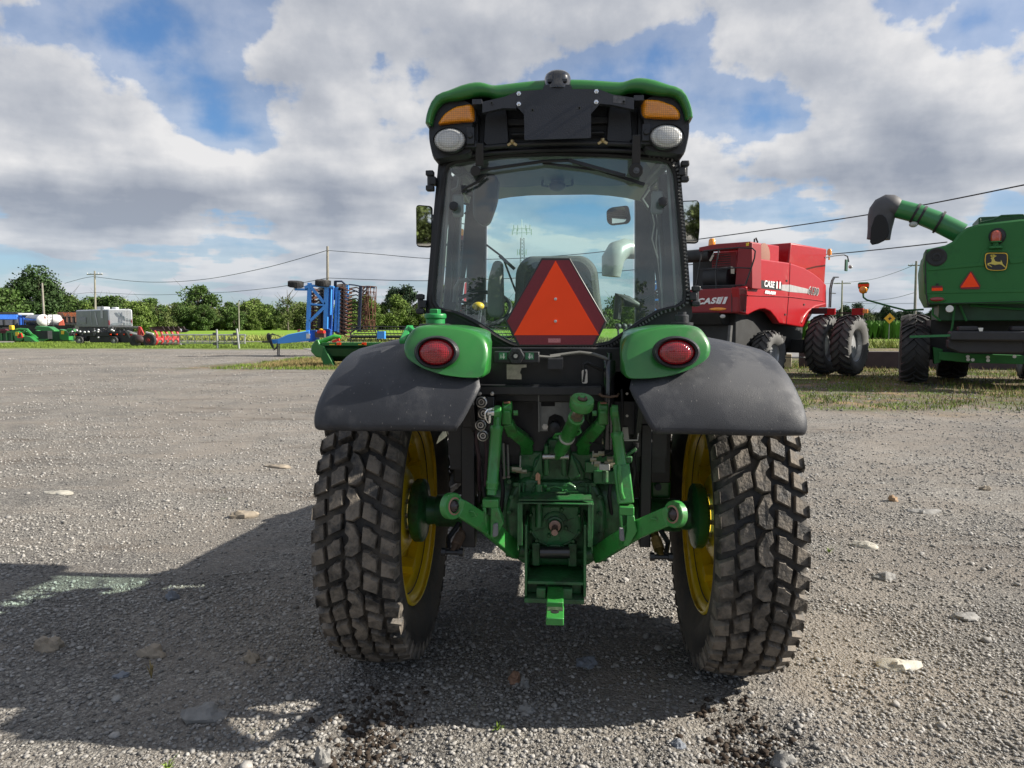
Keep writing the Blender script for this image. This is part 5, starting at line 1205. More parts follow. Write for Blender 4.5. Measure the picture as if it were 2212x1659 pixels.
# lower links
for pts, sd in ((((88, 828, 2.72), (150, 845, 2.75), (330, 960, 2.88), (500, 1115, 3.12)), -1), (((1505, 880, 2.72), (1440, 900, 2.75), (1230, 990, 2.88), (1000, 1140, 3.12)), 1)):
    P_ = [A4(*p) for p in pts]; lo = MB()
    lo.bar(P_[0].lerp(P_[1], .35), P_[1]+(P_[1]-P_[0])*.1, .028, .078, w2=.028, h2=.072)
    lo.bar(P_[1]-(P_[2]-P_[1]).normalized()*.01, P_[2], .028, .072, w2=.028, h2=.074)
    lo.bar(P_[2]-(P_[2]-P_[1]).normalized()*.02, P_[3], .028, .076, w2=.036, h2=.072)
    lnk = lo.build('lower_link', GREENL, TR, bevel=.006, seg=3)
    e = MB(); ax = Vector((-sd*.80, -.55, .10)); eye(e, P_[0], ax, .026, .052, .034)
    e.build('link_eye', GREENL, lnk, smooth=40)
    MB().ell(P_[0]+ax.normalized()*.004, (.028, .028, .028), 18, 12).build('link_ball', mat('worn_ball', (.06, .05, .05), .25, metal=.6), lnk, smooth=60)
    MB().lathe(P_[0]-ax.normalized()*.020, ax, [(.029, .0), (.035, .0), (.035, .038), (.029, .040)], 24, cap=False).build('eye_liner', mat('pink_primer', (.33, .17, .13), .6, var=.2), lnk)
    c = P_[1].lerp(P_[2], .38)+Vector((0, -.022, .012)); MB().tube([c+Vector((-.02, 0, 0)), c+Vector((-.008, -.012, .016)), c+Vector((.012, -.014, .014)), c+Vector((.022, -.008, -.004)), c+Vector((.006, -.004, -.010))], .0035).build('link_clip', GREENL, lnk)
    # front pivot
    MB().cyl(P_[3]+Vector((-.05, .03, 0)), P_[3]+Vector((.05, .03, 0)), .035).build('pivot_pin', GREENC, lnk)
# top link
tl0, tl1 = A4(757, 520, 3.10), A4(905, 215, 2.76); d = tl1-tl0; L = d.length
t_ = MB(); t_.lathe(tl0, d, [(.014, 0), (.016, .05), (.027, .06), (.029, .09), (.029, L*.42), (.030, L*.43), (.030, L*.80), (.033, L*.81), (.033, L*.84), (.028, L*.85)], 26)
tlk = t_.build('top_link', GREENL, TR, smooth=40)
MB().lathe(tl0+d*.845, d, [(.026, 0), (.024, .018), (.014, .02), (.014, .05)], 6).build('lock_nut', mat('brown_steel', (.25, .20, .14), .35, metal=.7), tlk)
MB().lathe(tl0+d*.42, d, [(.030, 0), (.034, .004), (.034, .012), (.030, .016)], 26).build('white_collar', mat('dull_white_collar', (.36, .37, .33), .5), tlk)
e = MB(); c = A4(912, 180, 2.74); ax = Vector((.12, -.45, .9)); eye(e, c, ax, .020, .047, .042); e.build('top_link_eye', GREENL, tlk, smooth=40)
MB().ell(c, (.024, .024, .026), 18, 12).lathe(c-ax.normalized()*.026, ax, [(.010, 0), (.018, 0), (.018, .052), (.010, .052)], 20, cap=False).build('link_ball', mat('worn_ball2', (.13, .09, .07), .35, metal=.5), tlk, smooth=60)
MB().ell(A4(912, 142, 2.75), (.02, .02, .012)).build('grease_cap', GREENL, tlk)
MB().tube([A4(795, 370, 2.93), A4(750, 375, 2.95), A4(735, 392, 2.98), A4(775, 398, 2.98)], .006).tube([A4(868, 350, 2.90), A4(900, 342, 2.90), A4(905, 358, 2.90), A4(880, 375, 2.92)], .007).build('turn_handle', GREENL, tlk)
ears = MB()
for x in (688, 798):
    ears.prism([A4(x-13, 455, 3.10), A4(x-6, 442, 3.10), A4(x+14, 448, 3.10), A4(x+16, 640, 3.12), A4(x-14, 640, 3.12)], (0, .12, 0))
ears.prism([A4(x, y, 3.16) for x, y in ((640, 672), (590, 640), (660, 480), (672, 640))], (0, .05, 0)); ears.prism([A4(x, y, 3.16) for x, y in ((840, 672), (905, 640), (845, 490), (820, 640))], (0, .05, 0))
ears.build('top_link_bracket', GREENC, TR, bevel=.006)
pb = MB(); pb.cyl(A4(665, 517, 3.10), A4(830, 517, 3.10), .012, n=14); pb.build('top_link_pin', STEEL, TR)
# --- drawbar frame
df = MB(); yd = 3.02
for x0, x1 in ((551, 566), (925, 940)):
    a = A4(x0, 1090, yd); b = A4(x1, 1415, yd); df.prism([(a.x, yd, a.z+.10), (a.x, yd, b.z+.01), (a.x, yd+.02, b.z), (a.x, yd+.30, b.z), (a.x, yd+.34, b.z+.10), (a.x, yd+.2, a.z+.12)], (b.x-a.x, 0, 0))
a = A4(566, 1325, yd); b = A4(925, 1325, yd)
df.bb((a.x, yd+.005, a.z), (b.x, yd+.22, a.z+.014)); df.prism([(a.x, yd+.22, a.z+.012), (b.x, yd+.22, a.z+.012), (b.x, yd+.14, a.z+.105), (a.x, yd+.14, a.z+.105)], (0, .012, .006))
a = A4(551, 1372, yd); 
df.bb((A4(551, 0, yd).x, yd-.012, A4(0, 1418, yd).z), (A4(940, 0, yd).x, yd+.25, A4(0, 1390, yd).z))
df.bb((A4(566, 0, yd).x, yd+.06, A4(0, 1390, yd).z), (A4(925, 0, yd).x, yd+.08, A4(0, 1330, yd).z))
for x0, x1 in ((630, 690), (800, 862)): df.bb((A4(x0, 0, yd).x, yd-.004, A4(0, 1392, yd).z), (A4(x1, 0, yd).x, yd+.06, A4(0, 1330, yd).z))
df.bb((A4(600, 0, 3.15).x, 3.15, A4(0, 1190, 3.15).z), (A4(650, 0, 3.15).x, 3.3, A4(0, 1050, 3.15).z)); df.bb((A4(835, 0, 3.15).x, 3.15, A4(0, 1190, 3.15).z), (A4(890, 0, 3.15).x, 3.3, A4(0, 1050, 3.15).z))
df.bb((-.12, 3.3, .42), (.12, 3.5, .62))
df.build('drawbar_frame', GREENC, TR, bevel=.003)
MB().cyl(A4(650, 1122, 3.12), A4(835, 1122, 3.12), .026, n=20).build('frame_roller', mat('greasy_steel', (.06, .06, .06), .3, metal=.7), TR, smooth=50)
db = MB(); z = A4(0, 1400, 2.98).z; xa, xb = A4(692, 1400, 2.92).x, A4(800, 1400, 2.92).x
zt_ = A4(0, 1335, 3.0).z
db.bb((xa, 2.76, zt_-.058), (xb, 3.6, zt_-.026)); db.bb((xa, 2.87, zt_-.028), (xb-.002, 3.05, zt_-.004))
dbr = db.build('drawbar', GREENL, TR, bevel=.004)
MB().cyl(((xa+xb)/2, 2.82, zt_-.03), ((xa+xb)/2, 2.82, zt_-.0245), .017, n=20).build('pin_hole', mat('hole_dark', (.01, .012, .01), .7), dbr)
MB().bb((xa+.004, 2.83, zt_-.0262), (xb-.004, 3.0, zt_-.0245)).build('scuffed_top', mat('scuffed_paint', (.03, .05, .025), .7, var=.8, scale=40), dbr)
# stabilisers
BRS = mat('brassy_brown', (.17, .115, .035), .4, metal=.5, var=.3, scale=30)
for (x0, y0), (x1, y1), xo in (((165, 975), (95, 1120), -1), ((1370, 1000), (1415, 1150), 1)):
    s = MB(); a, b = A4(x0, y0, 3.25), A4(x1, y1, 3.12); s.cyl(a, b, .020, .016, 14)
    for k in range(7): c = a.lerp(b, .25+.07*k); s.lathe(c, b-a, [(.019, 0), (.025, .004), (.019, .008)], 12, cap=False)
    so2 = s.build('stabiliser_strut', BRS if xo > 0 else mat('rusty_brown', (.10, .065, .045), .6, var=.3, scale=30), TR, smooth=50)
    q = MB(); q.cyl(b+Vector((-.045, 0, 0)), b+Vector((.045, 0, 0)), .012, n=10); q.cyl(b+Vector((-.05, 0, 0)), b+Vector((-.03, 0, 0)), .02, n=8); q.cyl(b+Vector((.03, 0, 0)), b+Vector((.05, 0, 0)), .02, n=8); q.tube([a+Vector((xo*.02, 0, .03)), a.lerp(b, .4)+Vector((xo*.05, 0, 0)), b+Vector((xo*.02, 0, .01))], .012)
    q.build('strut_end', BLACKM, so2)
# green box on the right with its label, things inside the gap
a = A4(1352, 520, 3.62); b = A4(1475, 785, 3.62); gb = MB().bb((a.x, 3.62, b.z), (b.x, 3.9, a.z)); gbx = gb.build('tool_box', GREEN, TR, bevel=.012)
MB().prism([A4(x, y, 3.617) for x, y in ((1380, 528), (1445, 528), (1458, 549), (1392, 549))], (0, .001, 0)).build('warning_label', LABELY, gbx, smooth=0)
MB().prism([A4(x, y, 3.615) for x, y in ((1392, 531), (1440, 531), (1446, 546), (1402, 546))], (0, .001, 0)).build('label_text_block', mat('label_white_marks', (.55, .55, .5), .5, var=.6, scale=300), gbx, smooth=0)
MB().cyl(A4(1395, 710, 3.6), A4(1395, 710, 3.56), .017, n=14).build('box_knob', BLACKP, gbx)
vv_ = MB(); Wv = mat('pale_fitting', (.42, .42, .38), .5)
vv_.box(A4(1080, 415, 3.05), (.028, .02, .03)); vv_.tube([A4(1180, 413, 3.05), A4(1265, 412, 3.05), A4(1270, 365, 3.05)], .004); vv_.box(A4(1055, 580, 3.06), (.045, .03, .026)); vv_.prism([A4(x, y, 3.08) for x, y in ((1160, 405), (1170, 330), (1205, 330), (1212, 410))], (0, .003, 0))
vv_.cyl(A4(525, 510, 3.2), A4(522, 605, 3.2), .004, n=6); vv_.cyl(A4(985, 480, 3.1), A4(978, 565, 3.1), .004, n=6)
vv_.build('valve_fitting', Wv, TR, bevel=.002)
vg = MB(); vg.cyl(A4(1060, 605, 3.08), A4(1060, 680, 3.08), .014, n=12); vg.bar(A4(975, 525, 3.14), A4(1230, 535, 3.14), .02, .03); vg.cyl(A4(1190, 512, 3.1), A4(1258, 465, 3.1), .008, n=8); vg.cyl(A4(410, 430, 3.2), A4(430, 660, 3.2), .010, n=8); vg.box(A4(975, 580, 3.2), (.06, .04, .05)); vg.box(A4(460, 590, 3.25), (.09, .05, .03)); vg.box(A4(1055, 640, 3.2), (.10, .06, .06))
vg.tube([A4(470, 610, 3.2), A4(560, 600, 3.18), A4(600, 600, 3.2)], .008); vg.tube([A4(955, 240, 3.2), A4(948, 280, 3.2), A4(975, 320, 3.2), A4(985, 200, 3.25), A4(960, 130, 3.3)], .009)
vg.build('valve_block', GREENC, TR, bevel=.004)
wr_ = MB(); wr_.tube([A4(960, 430, 3.1), A4(1010, 430, 3.1), A4(1060, 470, 3.12), A4(1000, 500, 3.12), A4(980, 560, 3.12)], .005); wr_.tube([A4(1040, 520, 3.1), A4(1100, 480, 3.1), A4(1200, 500, 3.1)], .005); wr_.tube([A4(1180, 700, 3.2), A4(1210, 600, 3.2), A4(1205, 500, 3.2)], .01); wr_.tube([A4(440, 620, 3.25), A4(430, 520, 3.25), A4(460, 430, 3.3)], .012); wr_.tube([A4(1165, 90, 3.02), A4(1170, 200, 3.02), A4(1165, 330, 3.03)], .006)
wr_.build('black_wiring', RUBBER, TR)
c_ = A4(1198, 118, 2.97)
bs = MB()
for x, y in ((1198, 118), (1198, 258)): bs.lathe(A4(x, y, 3.095), (0, -1, 0), [(.006, 0), (.006, .004)], 10)
bs.build('panel_screw', STEEL, TR)
q = MB()
for x, y0, y1 in ((418, 430, 655), (445, 440, 650), (470, 300, 400)): q.cyl(A4(x, y0, 3.17), A4(x+4, y1, 3.15), .005, n=6); q.cyl(A4(x+4, y1-14, 3.15), A4(x+4, y1, 3.15), .009, n=8)
q.build('control_rod', mat('dull_rod', (.17, .16, .14), .4, metal=.6), TR)
q = MB()
for k, (x0, y0, x1, y1) in enumerate(((265, 520, 262, 800), (300, 560, 310, 860), (1235, 470, 1225, 760), (1255, 430, 1250, 700), (395, 560, 400, 900), (1100, 640, 1105, 900))):
    q.tube([A4(x0, y0, 3.2), A4((x0+x1)/2+18*(-1)**k, (y0+y1)/2, 3.18), A4(x1, y1, 3.25)], .009, 8); q.cyl(A4(x0, y0, 3.2), A4(x0, y0+26, 3.2), .014, n=6)
q.build('hydraulic_hose', RUBBER, TR, smooth=60)
q = MB()
for k, (x, y) in enumerate(((1000, 505), (1035, 495), (1090, 530), (1075, 555), (1105, 570), (1010, 560), (985, 535), (490, 595), (515, 600), (545, 610), (1120, 420), (1060, 420))):
    p = A4(x, y, 3.06); q.cyl(p-Vector((.013, 0, 0)), p+Vector((.013, 0, 0)), .009+.002*(k % 3), n=6)
q.build('hose_fitting', mat('olive_zinc', (.30, .28, .20), .4, metal=.7), TR)
q = MB()
for sd, cx in ((-1, 440), (1, 1065)):
    c = A4(cx, 855, 3.26)
    for k in range(9):
        t = 2*math.pi*k/9+.2; p = Vector((c.x+.118*math.cos(t), 3.272, c.z+.118*math.sin(t))); q.lathe(p, (0, -1, 0), [(.009, -.01), (.009, .008), (.005, .010)], 6)
q.build('housing_bolt', mat('dark_green_bolt', (.02, .075, .03), .4), TR)
q = MB()
for x in (520, 545, 940, 965): q.bar(A4(x, 680, 3.19), A4(x, 790, 3.19), .010, .02, up=(0, 1, 0))
q.bar(A4(480, 690, 3.2), A4(560, 690, 3.2), .02, .02); q.bar(A4(900, 690, 3.2), A4(1000, 690, 3.2), .02, .02)
q.build('casting_rib', GREENC, TR, bevel=.003)
MB().prism([A4(x, y, 3.16) for x, y in ((590, 745), (612, 700), (650, 680), (830, 680), (868, 700), (892, 745))], (0, .06, 0)).build('cover_plate', GREENC, TR, bevel=.005)
q = MB()
for x, y in ((680, 700), (805, 700), (812, 735), (655, 735), (700, 722)): q.lathe(A4(x, y, 3.158), (0, -1, 0), [(.010, 0), (.010, .010), (.006, .012)], 6)
q.tube([A4(690, 745, 3.157), A4(700, 715, 3.157), A4(742, 705, 3.157), A4(785, 715, 3.157), A4(795, 745, 3.157)], .005)
q.build('cover_bolt', GREENL, TR)
OFF = Vector((0, 0, 0))
# ------------------------------------------------------------------ camera-frame distances to world
def CF(X, Z):
    return Vector((CAM.x+X*math.cos(YAW)-Z*math.sin(YAW), CAM.y+X*math.sin(YAW)+Z*math.cos(YAW), 0))
RED = mat('red_combine_paint', (.31, .004, .008), .38, var=.05, coat=.15, spec=.35, dirt=(.25, .06, .05), damt=.08, dscale=1.5)
DRED = mat('shaded_red_paint', (.22, .010, .014), .5, var=.1, scale=1)  # darker copy of the combine red; rear-face shade put into the colour
JD = mat('combine_green_paint', (.030, .150, .042), .55, var=.06, scale=1, coat=0, spec=.25, dirt=(.03, .10, .04), damt=.1, dscale=1.2)
DARK = mat('dark_machinery', (.015, .016, .017), .6, var=.4, scale=3)
MID = mat('mid_grey_metal', (.12, .12, .12), .5, metal=.3, var=.3, scale=3)
LBL = mat('white_lettering', (.75, .75, .75), .5, var=0)
def wheel(root, x, y, R_, hw, rim, side, n=20, name='wheel', h=.055, rimm=None, up=1, depth=.25):
    m, l = ag_tyre(x, y, R_, R_, hw, rim, n, side, h, 40, up)
    w = m.build(name, FTYRE2 if depth < 0 else FTYRE, root, smooth=50); l.build('tread', FTYRE, w, smooth=20)
    rm = MB(); rm.lathe((x+side*hw*.82, y, R_), (-side, 0, 0), [(rim+.01, 0), (rim, .02), (rim*.93, .05), (rim*.90, abs(depth)), (rim*.35, abs(depth)+.03), (rim*.30, abs(depth)-.05), (0, abs(depth)-.05)], 36, cap=False)
    rm.lathe((x-side*hw*.82, y, R_), (side, 0, 0), [(rim+.01, 0), (rim, .02), (rim*.9, .08), (rim*.85, .3), (0, .3)], 36, cap=False)
    rm.build('rim', rimm or GREYRIM, w, smooth=40)
    return w
# ================================================================== red combine
o0 = CF(6.55, 20.6); rc = Frame((o0.x, o0.y, 0), R(45)-YAW)
def D3(x, y): return (1458+.2148*x, 486+.2148*y)
RC = empty('combine_harvester', rc.o, -rc.az, 'red combine harvester with dual front wheels parked right of the tractor', 'combine')
def side(pts, x=0.0): return [rc.loc(*D3(a, b), 'x', x) for a, b in pts]
def rear(pts, y=0.0): return [rc.loc(*D3(a, b), 'y', y) for a, b in pts]
# lower side body panel (right side, x from -0.25..0)
sd_ = side([(640, 625), (700, 628), (770, 600), (830, 335), (870, 340), (1155, 380), (1300, 430), (1400, 490), (1470, 545), (1522, 600), (1526, 830), (1460, 830), (1400, 870), (1300, 1032), (1050, 990), (1010, 930), (960, 870), (905, 845), (850, 850), (800, 870), (735, 905), (655, 885)])
MB().prism(sd_, (-.25, 0, 0)).build('side_panel', RED, RC, bevel=.04, seg=3, smooth=40)
W_ = -2.9
mbd = MB(); tl = rc.loc(*D3(640, 640), 'x', 0)
b_ = side([(655, 640), (1500, 640), (1500, 800), (1300, 900), (1250, 950), (1000, 900), (900, 860), (655, 870)], -.24)
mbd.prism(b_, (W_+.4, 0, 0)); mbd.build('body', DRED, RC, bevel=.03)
rr_ = rear([(640, 630), (215, 650), (190, 720), (190, 830), (300, 878), (560, 882), (650, 885)]) 
zt0 = rr_[0].z; zb0 = rr_[-1].z
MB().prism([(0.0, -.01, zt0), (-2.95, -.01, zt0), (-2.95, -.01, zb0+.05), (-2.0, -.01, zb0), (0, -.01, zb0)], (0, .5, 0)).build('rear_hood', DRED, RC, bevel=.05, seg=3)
# upper body: grain tank extension, engine deck
pA = rc.loc(*D3(1150, 180), 'x', -.30); pB = rc.loc(*D3(1500, 240), 'x', -.30); pC = rc.loc(*D3(1505, 560), 'x', -.30); pD = rc.loc(*D3(1120, 370), 'x', -.30)
q = MB(); y0, y1 = pA.y, pB.y; zt2 = pA.z; zb2 = 2.6
q.loft([[Vector((-.45, y0+.05, zb2)), Vector((-2.5, y0+.05, zb2)), Vector((-2.5, y1, zb2)), Vector((-.35, y1+.1, zb2))], [Vector((-.30, y0-.1, 3.05)), Vector((-2.7, y0-.1, 3.05)), Vector((-2.7, y1+.1, 3.05)), Vector((-.28, y1+.12, 3.05))], [Vector((-.22, y0-.05, zt2)), Vector((-2.8, y0-.05, zt2)), Vector((-2.8, y1+.05, pB.z)), Vector((-.22, y1+.05, pB.z))]])
q.build('grain_tank', RED, RC, bevel=.05, seg=2, smooth=30)
q = MB(); a = rc.loc(*D3(775, 170), 'x', -.35); b = rc.loc(*D3(1050, 210), 'x', -.35)
q.prism([(-.35, a.y, 2.5), (-.35, a.y, a.z), (-.35, b.y, b.z), (-.35, b.y, 2.6)], (-.8, 0, 0)); q.build('engine_cover', RED, RC, bevel=.03)
c = rc.loc(*D3(895, 320), 'x', -.33); cq = MB()
cq.lathe((-.35, c.y, c.z+.02), (1, 0, 0), [(.40, 0), (.40, .03), (.37, .04), (0, .04)], 32); cq.build('rotary_screen', mat('brown_screen_mesh', (.22, .10, .07), .8, var=.2, scale=90), RC)
# rear engine bay
q = MB()
for pts, yy in (([(600, 640), (640, 190), (775, 175), (775, 640)], .55), ([(370, 480), (370, 280), (620, 260), (620, 480)], 1.1)):
    P_ = rear(pts, yy); q.prism(P_, (0, .6, 0))
P_ = rear([(240, 225), (420, 190), (760, 165), (760, 230), (420, 255), (240, 265)], .6); q.prism(P_, (0, .4, 0))
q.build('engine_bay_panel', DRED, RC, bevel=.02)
q = MB(); q.prism(rear([(180, 640), (180, 280), (600, 280), (600, 640)], 1.4), (0, .3, 0)); q.prism(rear([(215, 640), (600, 640), (600, 600), (215, 610)], .5), (0, 1.2, 0))
c0 = rear([(330, 545)], .9)[0]; c1 = rear([(570, 530)], .9)[0]; q.cyl(c0, c1, .34, n=20)
c0 = rear([(100, 320)], .8)[0]; c1 = rear([(360, 300)], .8)[0]; q.cyl(c0, c1, .20, n=16); q.build('engine', DARK, RC, smooth=40)
q = MB(); yy = .08
for pts in (([(200, 660), (225, 560), (265, 290), (290, 262), (430, 245), (640, 228), (780, 235), (808, 262), (800, 330), (765, 440), (710, 600)]), ([(225, 450), (420, 440), (650, 430), (770, 436)]), ([(415, 640), (412, 440), (440, 250)]), ([(225, 620), (420, 612), (700, 605)])):
    q.tube(rear(pts, yy), .022, 6)
q.build('guard_rail', BLACKM, RC)
q = MB(); q.tube(side([(795, 230), (800, 140), (815, 132), (832, 175)], -.3), .025, 6); q.build('ladder_rail', BLACKM, RC)
for pts, yy, nm in (([(372, 170)], .8, 'beacon'),):
    c = rear(pts, yy)[0]; MB().lathe(c-Vector((0, 0, .15)), (0, 0, 1), [(.11, -.12), (.11, 0), (.10, .01), (.11, .06), (.10, .2), (.07, .25), (0, .26)], 20).build('beacon', AMBER, RC, smooth=50)
c = rc.loc(*D3(1552, 290), 'x', -.4); MB().lathe(c-Vector((0, 0, .02)), (0, 0, 1), [(.03, -.2), (.03, -.03), (.09, -.02), (.08, .06), (.085, .13), (.05, .2), (0, .21)], 16).build('beacon', AMBER, RC, smooth=50)
# mirror arm at the cab
q = MB(); q.tube([rc.loc(*D3(a, b), 'x', .2) for a, b in ((1505, 330), (1600, 310), (1700, 300), (1735, 315), (1748, 370))], .022, 6); ma = q.build('mirror_arm', BLACKM, RC)
c = rc.loc(*D3(1722, 405), 'x', .2); MB().box(c, (.05, .22, .42)).build('mirror', mat('mirror_back_green', (.02, .06, .03), .3), ma, bevel=.02); c = rc.loc(*D3(1765, 420), 'x', .2); MB().ell(c, .07).build('work_lamp', CLEAR, ma, smooth=60)
q = MB()
for x in (1565, 1580): q.tube([rc.loc(*D3(a, b), 'x', .1) for a, b in ((x-15, 830), (x-8, 640), (x+10, 560), (x+30, 525), (x+65, 525))], .022, 6)
q.tube([rc.loc(*D3(a, b), 'x', .1) for a, b in ((1565, 685), (1615, 688))], .018); q.build('platform_rail', BLACKM, RC)
# decals
P_ = side([(780, 600), (790, 545), (1155, 585), (1340, 648), (1340, 695), (1150, 665), (1140, 660)], .004); MB().prism(side([(778, 628), (785, 545), (1075, 580), (1070, 660)], .002), (.004, 0, 0)).build('black_stripe', mat('decal_black', (.02, .02, .02), .4), RC, smooth=0)
MB().prism(side([(1070, 600), (1155, 600), (1345, 645), (1345, 690), (1150, 672), (1068, 655)], .002), (.004, 0, 0)).build('silver_stripe', mat('decal_silver', (.42, .40, .40), .35, metal=.3), RC, smooth=0)
def rtext(s, px, py, plane, size, m, sx=1, shear=0, tilt=0, ext=.01, bold=.01, nm='lettering'):
    if plane == 'side': p = rc.loc(*D3(px, py), 'x', .012); rot = (math.pi/2, 0, math.pi/2); e = Matrix.Rotation(math.pi/2, 4, 'Z') @ Matrix.Rotation(math.pi/2, 4, 'X') @ Matrix.Rotation(tilt, 4, 'Z')
    else: p = rc.loc(*D3(px, py), 'y', -.02); e = Matrix.Rotation(math.pi/2, 4, 'X') @ Matrix.Rotation(tilt, 4, 'Z')
    return text(nm, s, m, RC, p, e.to_euler(), size, ext, bold, sx, shear)
t1 = rtext('CASE', 945, 598, 'side', .27, LBL, 1.0, .2, -.03, bold=.006)
t1 = rtext('I', 1024, 608, 'side', .28, LBL, 1.3, 0, -.03, bold=.016, nm='emblem_bar'); rtext('I', 1054, 610, 'side', .28, LBL, 1.3, 0, -.03, bold=.016, nm='emblem_bar'); rtext('I', 1039, 602, 'side', .33, RED, 1.0, .2, -.03, bold=.016, nm='emblem_red_stroke')
rtext('6130', 1388, 668, 'side', .34, mat('chrome_letter', (.55, .52, .5), .3, metal=.5), 1.15, .3, -.04, bold=.02, nm='model_number')
rtext('6130', 1388, 668, 'side', .32, mat('decal_black', (.02,)*3, .4), 1.15, .3, -.04, ext=.014, bold=.004, nm='model_number')
rtext('AXIAL-FLOW', 958, 682, 'side', .115, LBL, .95, 0, -.03, nm='small_lettering')
rtext('CASE', 335, 767, 'rear', .235, LBL, 1.35, .3, .03, bold=.010)
for x in (450, 492): rtext('I', x, 762, 'rear', .235, LBL, 1.5, .3, .03, bold=.02, nm='emblem_bar')
rtext('I', 472, 757, 'rear', .28, RED, 1.0, .4, .03, bold=.016, nm='emblem_red_stroke')
c = rear([(430, 845)], -.02)[0]; MB().ell(c, (.28, .03, .05), 20, 8).build('tail_lamp', AMBER, RC, smooth=60)
c = rear([(480, 918)], -.02)[0]; MB().ell(c, (.09, .04, .06), 16, 8).build('work_lamp', CLEAR, RC, smooth=60)
# hinge lines, latches, a crease and small stickers
q = MB(); q.tube(side([(650, 705), (900, 712), (1150, 722), (1490, 765)], .006), .018, 6); q.build('body_crease', RED, RC, smooth=60)
q = MB()
for a, b in ((1125, 560), (1110, 900), (700, 860), (1300, 800)): q.box(side([(a, b)], .01)[0], (.02, .10, .05))
q.build('latch', DARK, RC)
q = MB()
for k in range(7): q.tube(rear([(380, 300+24*k), (560, 290+24*k)], .52), .012, 4)
q.build('grille_bar', DARK, RC)
MB().prism(rear([(715, 180), (742, 176), (742, 208), (715, 212)], .53), (0, .01, 0)).build('yellow_sticker', LABELY, RC, smooth=0)
MB().box(rc.loc(*D3(690, 1005), 'x', -.55), (.02, .05, .22)).build('yellow_handle', LABELY, RC)
# seams
q = MB(); q.tube(side([(1158, 380), (1150, 640), (1120, 1000)], .003), .012, 5); q.tube(rear([(572, 660), (572, 880)], -.012), .012, 5); q.build('panel_seam', DARK, RC)
MB().tube(side([(1262, 985), (1285, 930), (1330, 870), (1400, 820), (1500, 795)], -.02), .05, 8).build('wheel_arch_lip', RED, RC, smooth=50)
# underside
q = MB(); q.bb((-2.4, .6, .9), (-.4, 5.4, zb0+.3)); q.prism(side([(430, 880), (720, 900), (720, 1050), (480, 1000)], -.6), (-1.6, 0, 0))
q.bb((-2.4, 1.9, .62), (-.2, 2.1, .95)); q.bb((-2.6, 4.5, .75), (-.0, 4.9, 1.2)); q.build('underbody', DARK, RC, bevel=.03)
q = MB(); q.bar(rear([(560, 1010)], .3)[0], rear([(545, 1200)], .3)[0], .12, .08); q.bar(rc.loc(*D3(1100, 1040), 'x', -.5), rc.loc(*D3(1060, 1100), 'x', -.5), .10, .1); q.bar(rc.loc(*D3(1190, 1040), 'x', -.5), rc.loc(*D3(1180, 1170), 'x', -.5), .08, .1); q.bar(rc.loc(*D3(1000, 1330), 'x', -.5), rc.loc(*D3(1400, 1330), 'x', -.5), .05, .03)
q.build('strut', MID, RC)
# wheels
wr0 = rc.loc(*D3(1000, 1240), 'x', .05)
wheel(RC, -.05, 2.05, .76, .28, .38, 1, 19, 'rear_wheel', up=1, depth=-.12, rimm=GREYRIM); wheel(RC, -2.75, 2.05, .72, .27, .36, -1, 19, 'rear_wheel')
for x in (.38, 1.22): wheel(RC, x, 5.3, 1.02, .30, .56, 1, 23, 'dual_wheel', up=1, depth=-.22)
for x in (-3.2,): wheel(RC, x, 5.3, .99, .26, .56, -1, 23, 'dual_wheel')
q = MB()
for (a, b), m_ in (((1560, 872), RED), ((1838, 872), RED)):
    c = rc.loc(*D3(a, b), 'y', 5.1); MB().box(c, (.34, .08, .22)).build('marker_panel', m_, RC)
c = rc.loc(*D3(1905, 868), 'y', 5.1); MB().box(c, (.22, .08, .14)).build('marker_lamp', AMBER, RC, bevel=.02)
c = rc.loc(*D3(1470, 865), 'y', 5.2); q.box(c, (.5, .3, .2)); q.bar(rc.loc(*D3(1540, 885), 'y', 5.2), rc.loc(*D3(1880, 885), 'y', 5.2), .05, .05); q.bar(rc.loc(*D3(1885, 870), 'y', 5.2), rc.loc(*D3(1885, 940), 'y', 5.2), .04, .04); q.build('light_bar', DARK, RC)
# unloading auger over the far side, spout end near the tractor cab
a0 = T(1318, 540, 17.0); a1 = T(1372, 541, 17.4); a2 = T(1520, 556, 19.6)
inv = rc.i
tb = MB(); tb.tube([inv @ a1, inv @ a1.lerp(a2, .4), inv @ a1.lerp(a2, .6)], [.20, .20, .20], 20); tb.build('unloading_auger', RED, RC, smooth=50)
sp = MB(); sp.tube([inv @ T(1378, 541, 17.45), inv @ T(1350, 537, 17.3), inv @ T(1333, 545, 17.1), inv @ T(1324, 560, 17.0), inv @ T(1320, 597, 17.0)], [.21, .24, .27, .27, .22], 20); sp.build('auger_spout', mat('grey_rubber_spout', (.30, .31, .29), .38, var=.2, scale=2), RC, smooth=60)
# ================================================================== green combine
o1 = CF(12.40, 18.25); gc_ = Frame((o1.x, o1.y, 0), R(27)-YAW)
GC = empty('combine_harvester', gc_.o, -gc_.az, 'green combine harvester cut by the right edge, grey spout on its unloading auger', 'combine')
def D4(x, y): return (1836+.2797*x, 399.6+.2797*y)
def gr(pts, y=0.0): return [gc_.loc(*D4(a, b), 'y', y) for a, b in pts]
body = gr([(590, 495), (740, 462), (800, 430), (850, 370), (905, 325), (1000, 297), (1343, 268)], 0)
b_top = body; right = 1.62
prof = [(body[0].x, body[0].z), (body[1].x, body[1].z), (body[2].x, body[2].z), (body[3].x, body[3].z), (body[4].x, body[4].z), (body[5].x, body[5].z), (.4, body[6].z+.03), (1.2, body[5].z), (right, 2.9)]
zlow = gr([(800, 920)])[0].z; zmid = gr([(800, 610)])[0].z; z3 = gr([(800, 830)])[0].z
xl = prof[0][0]
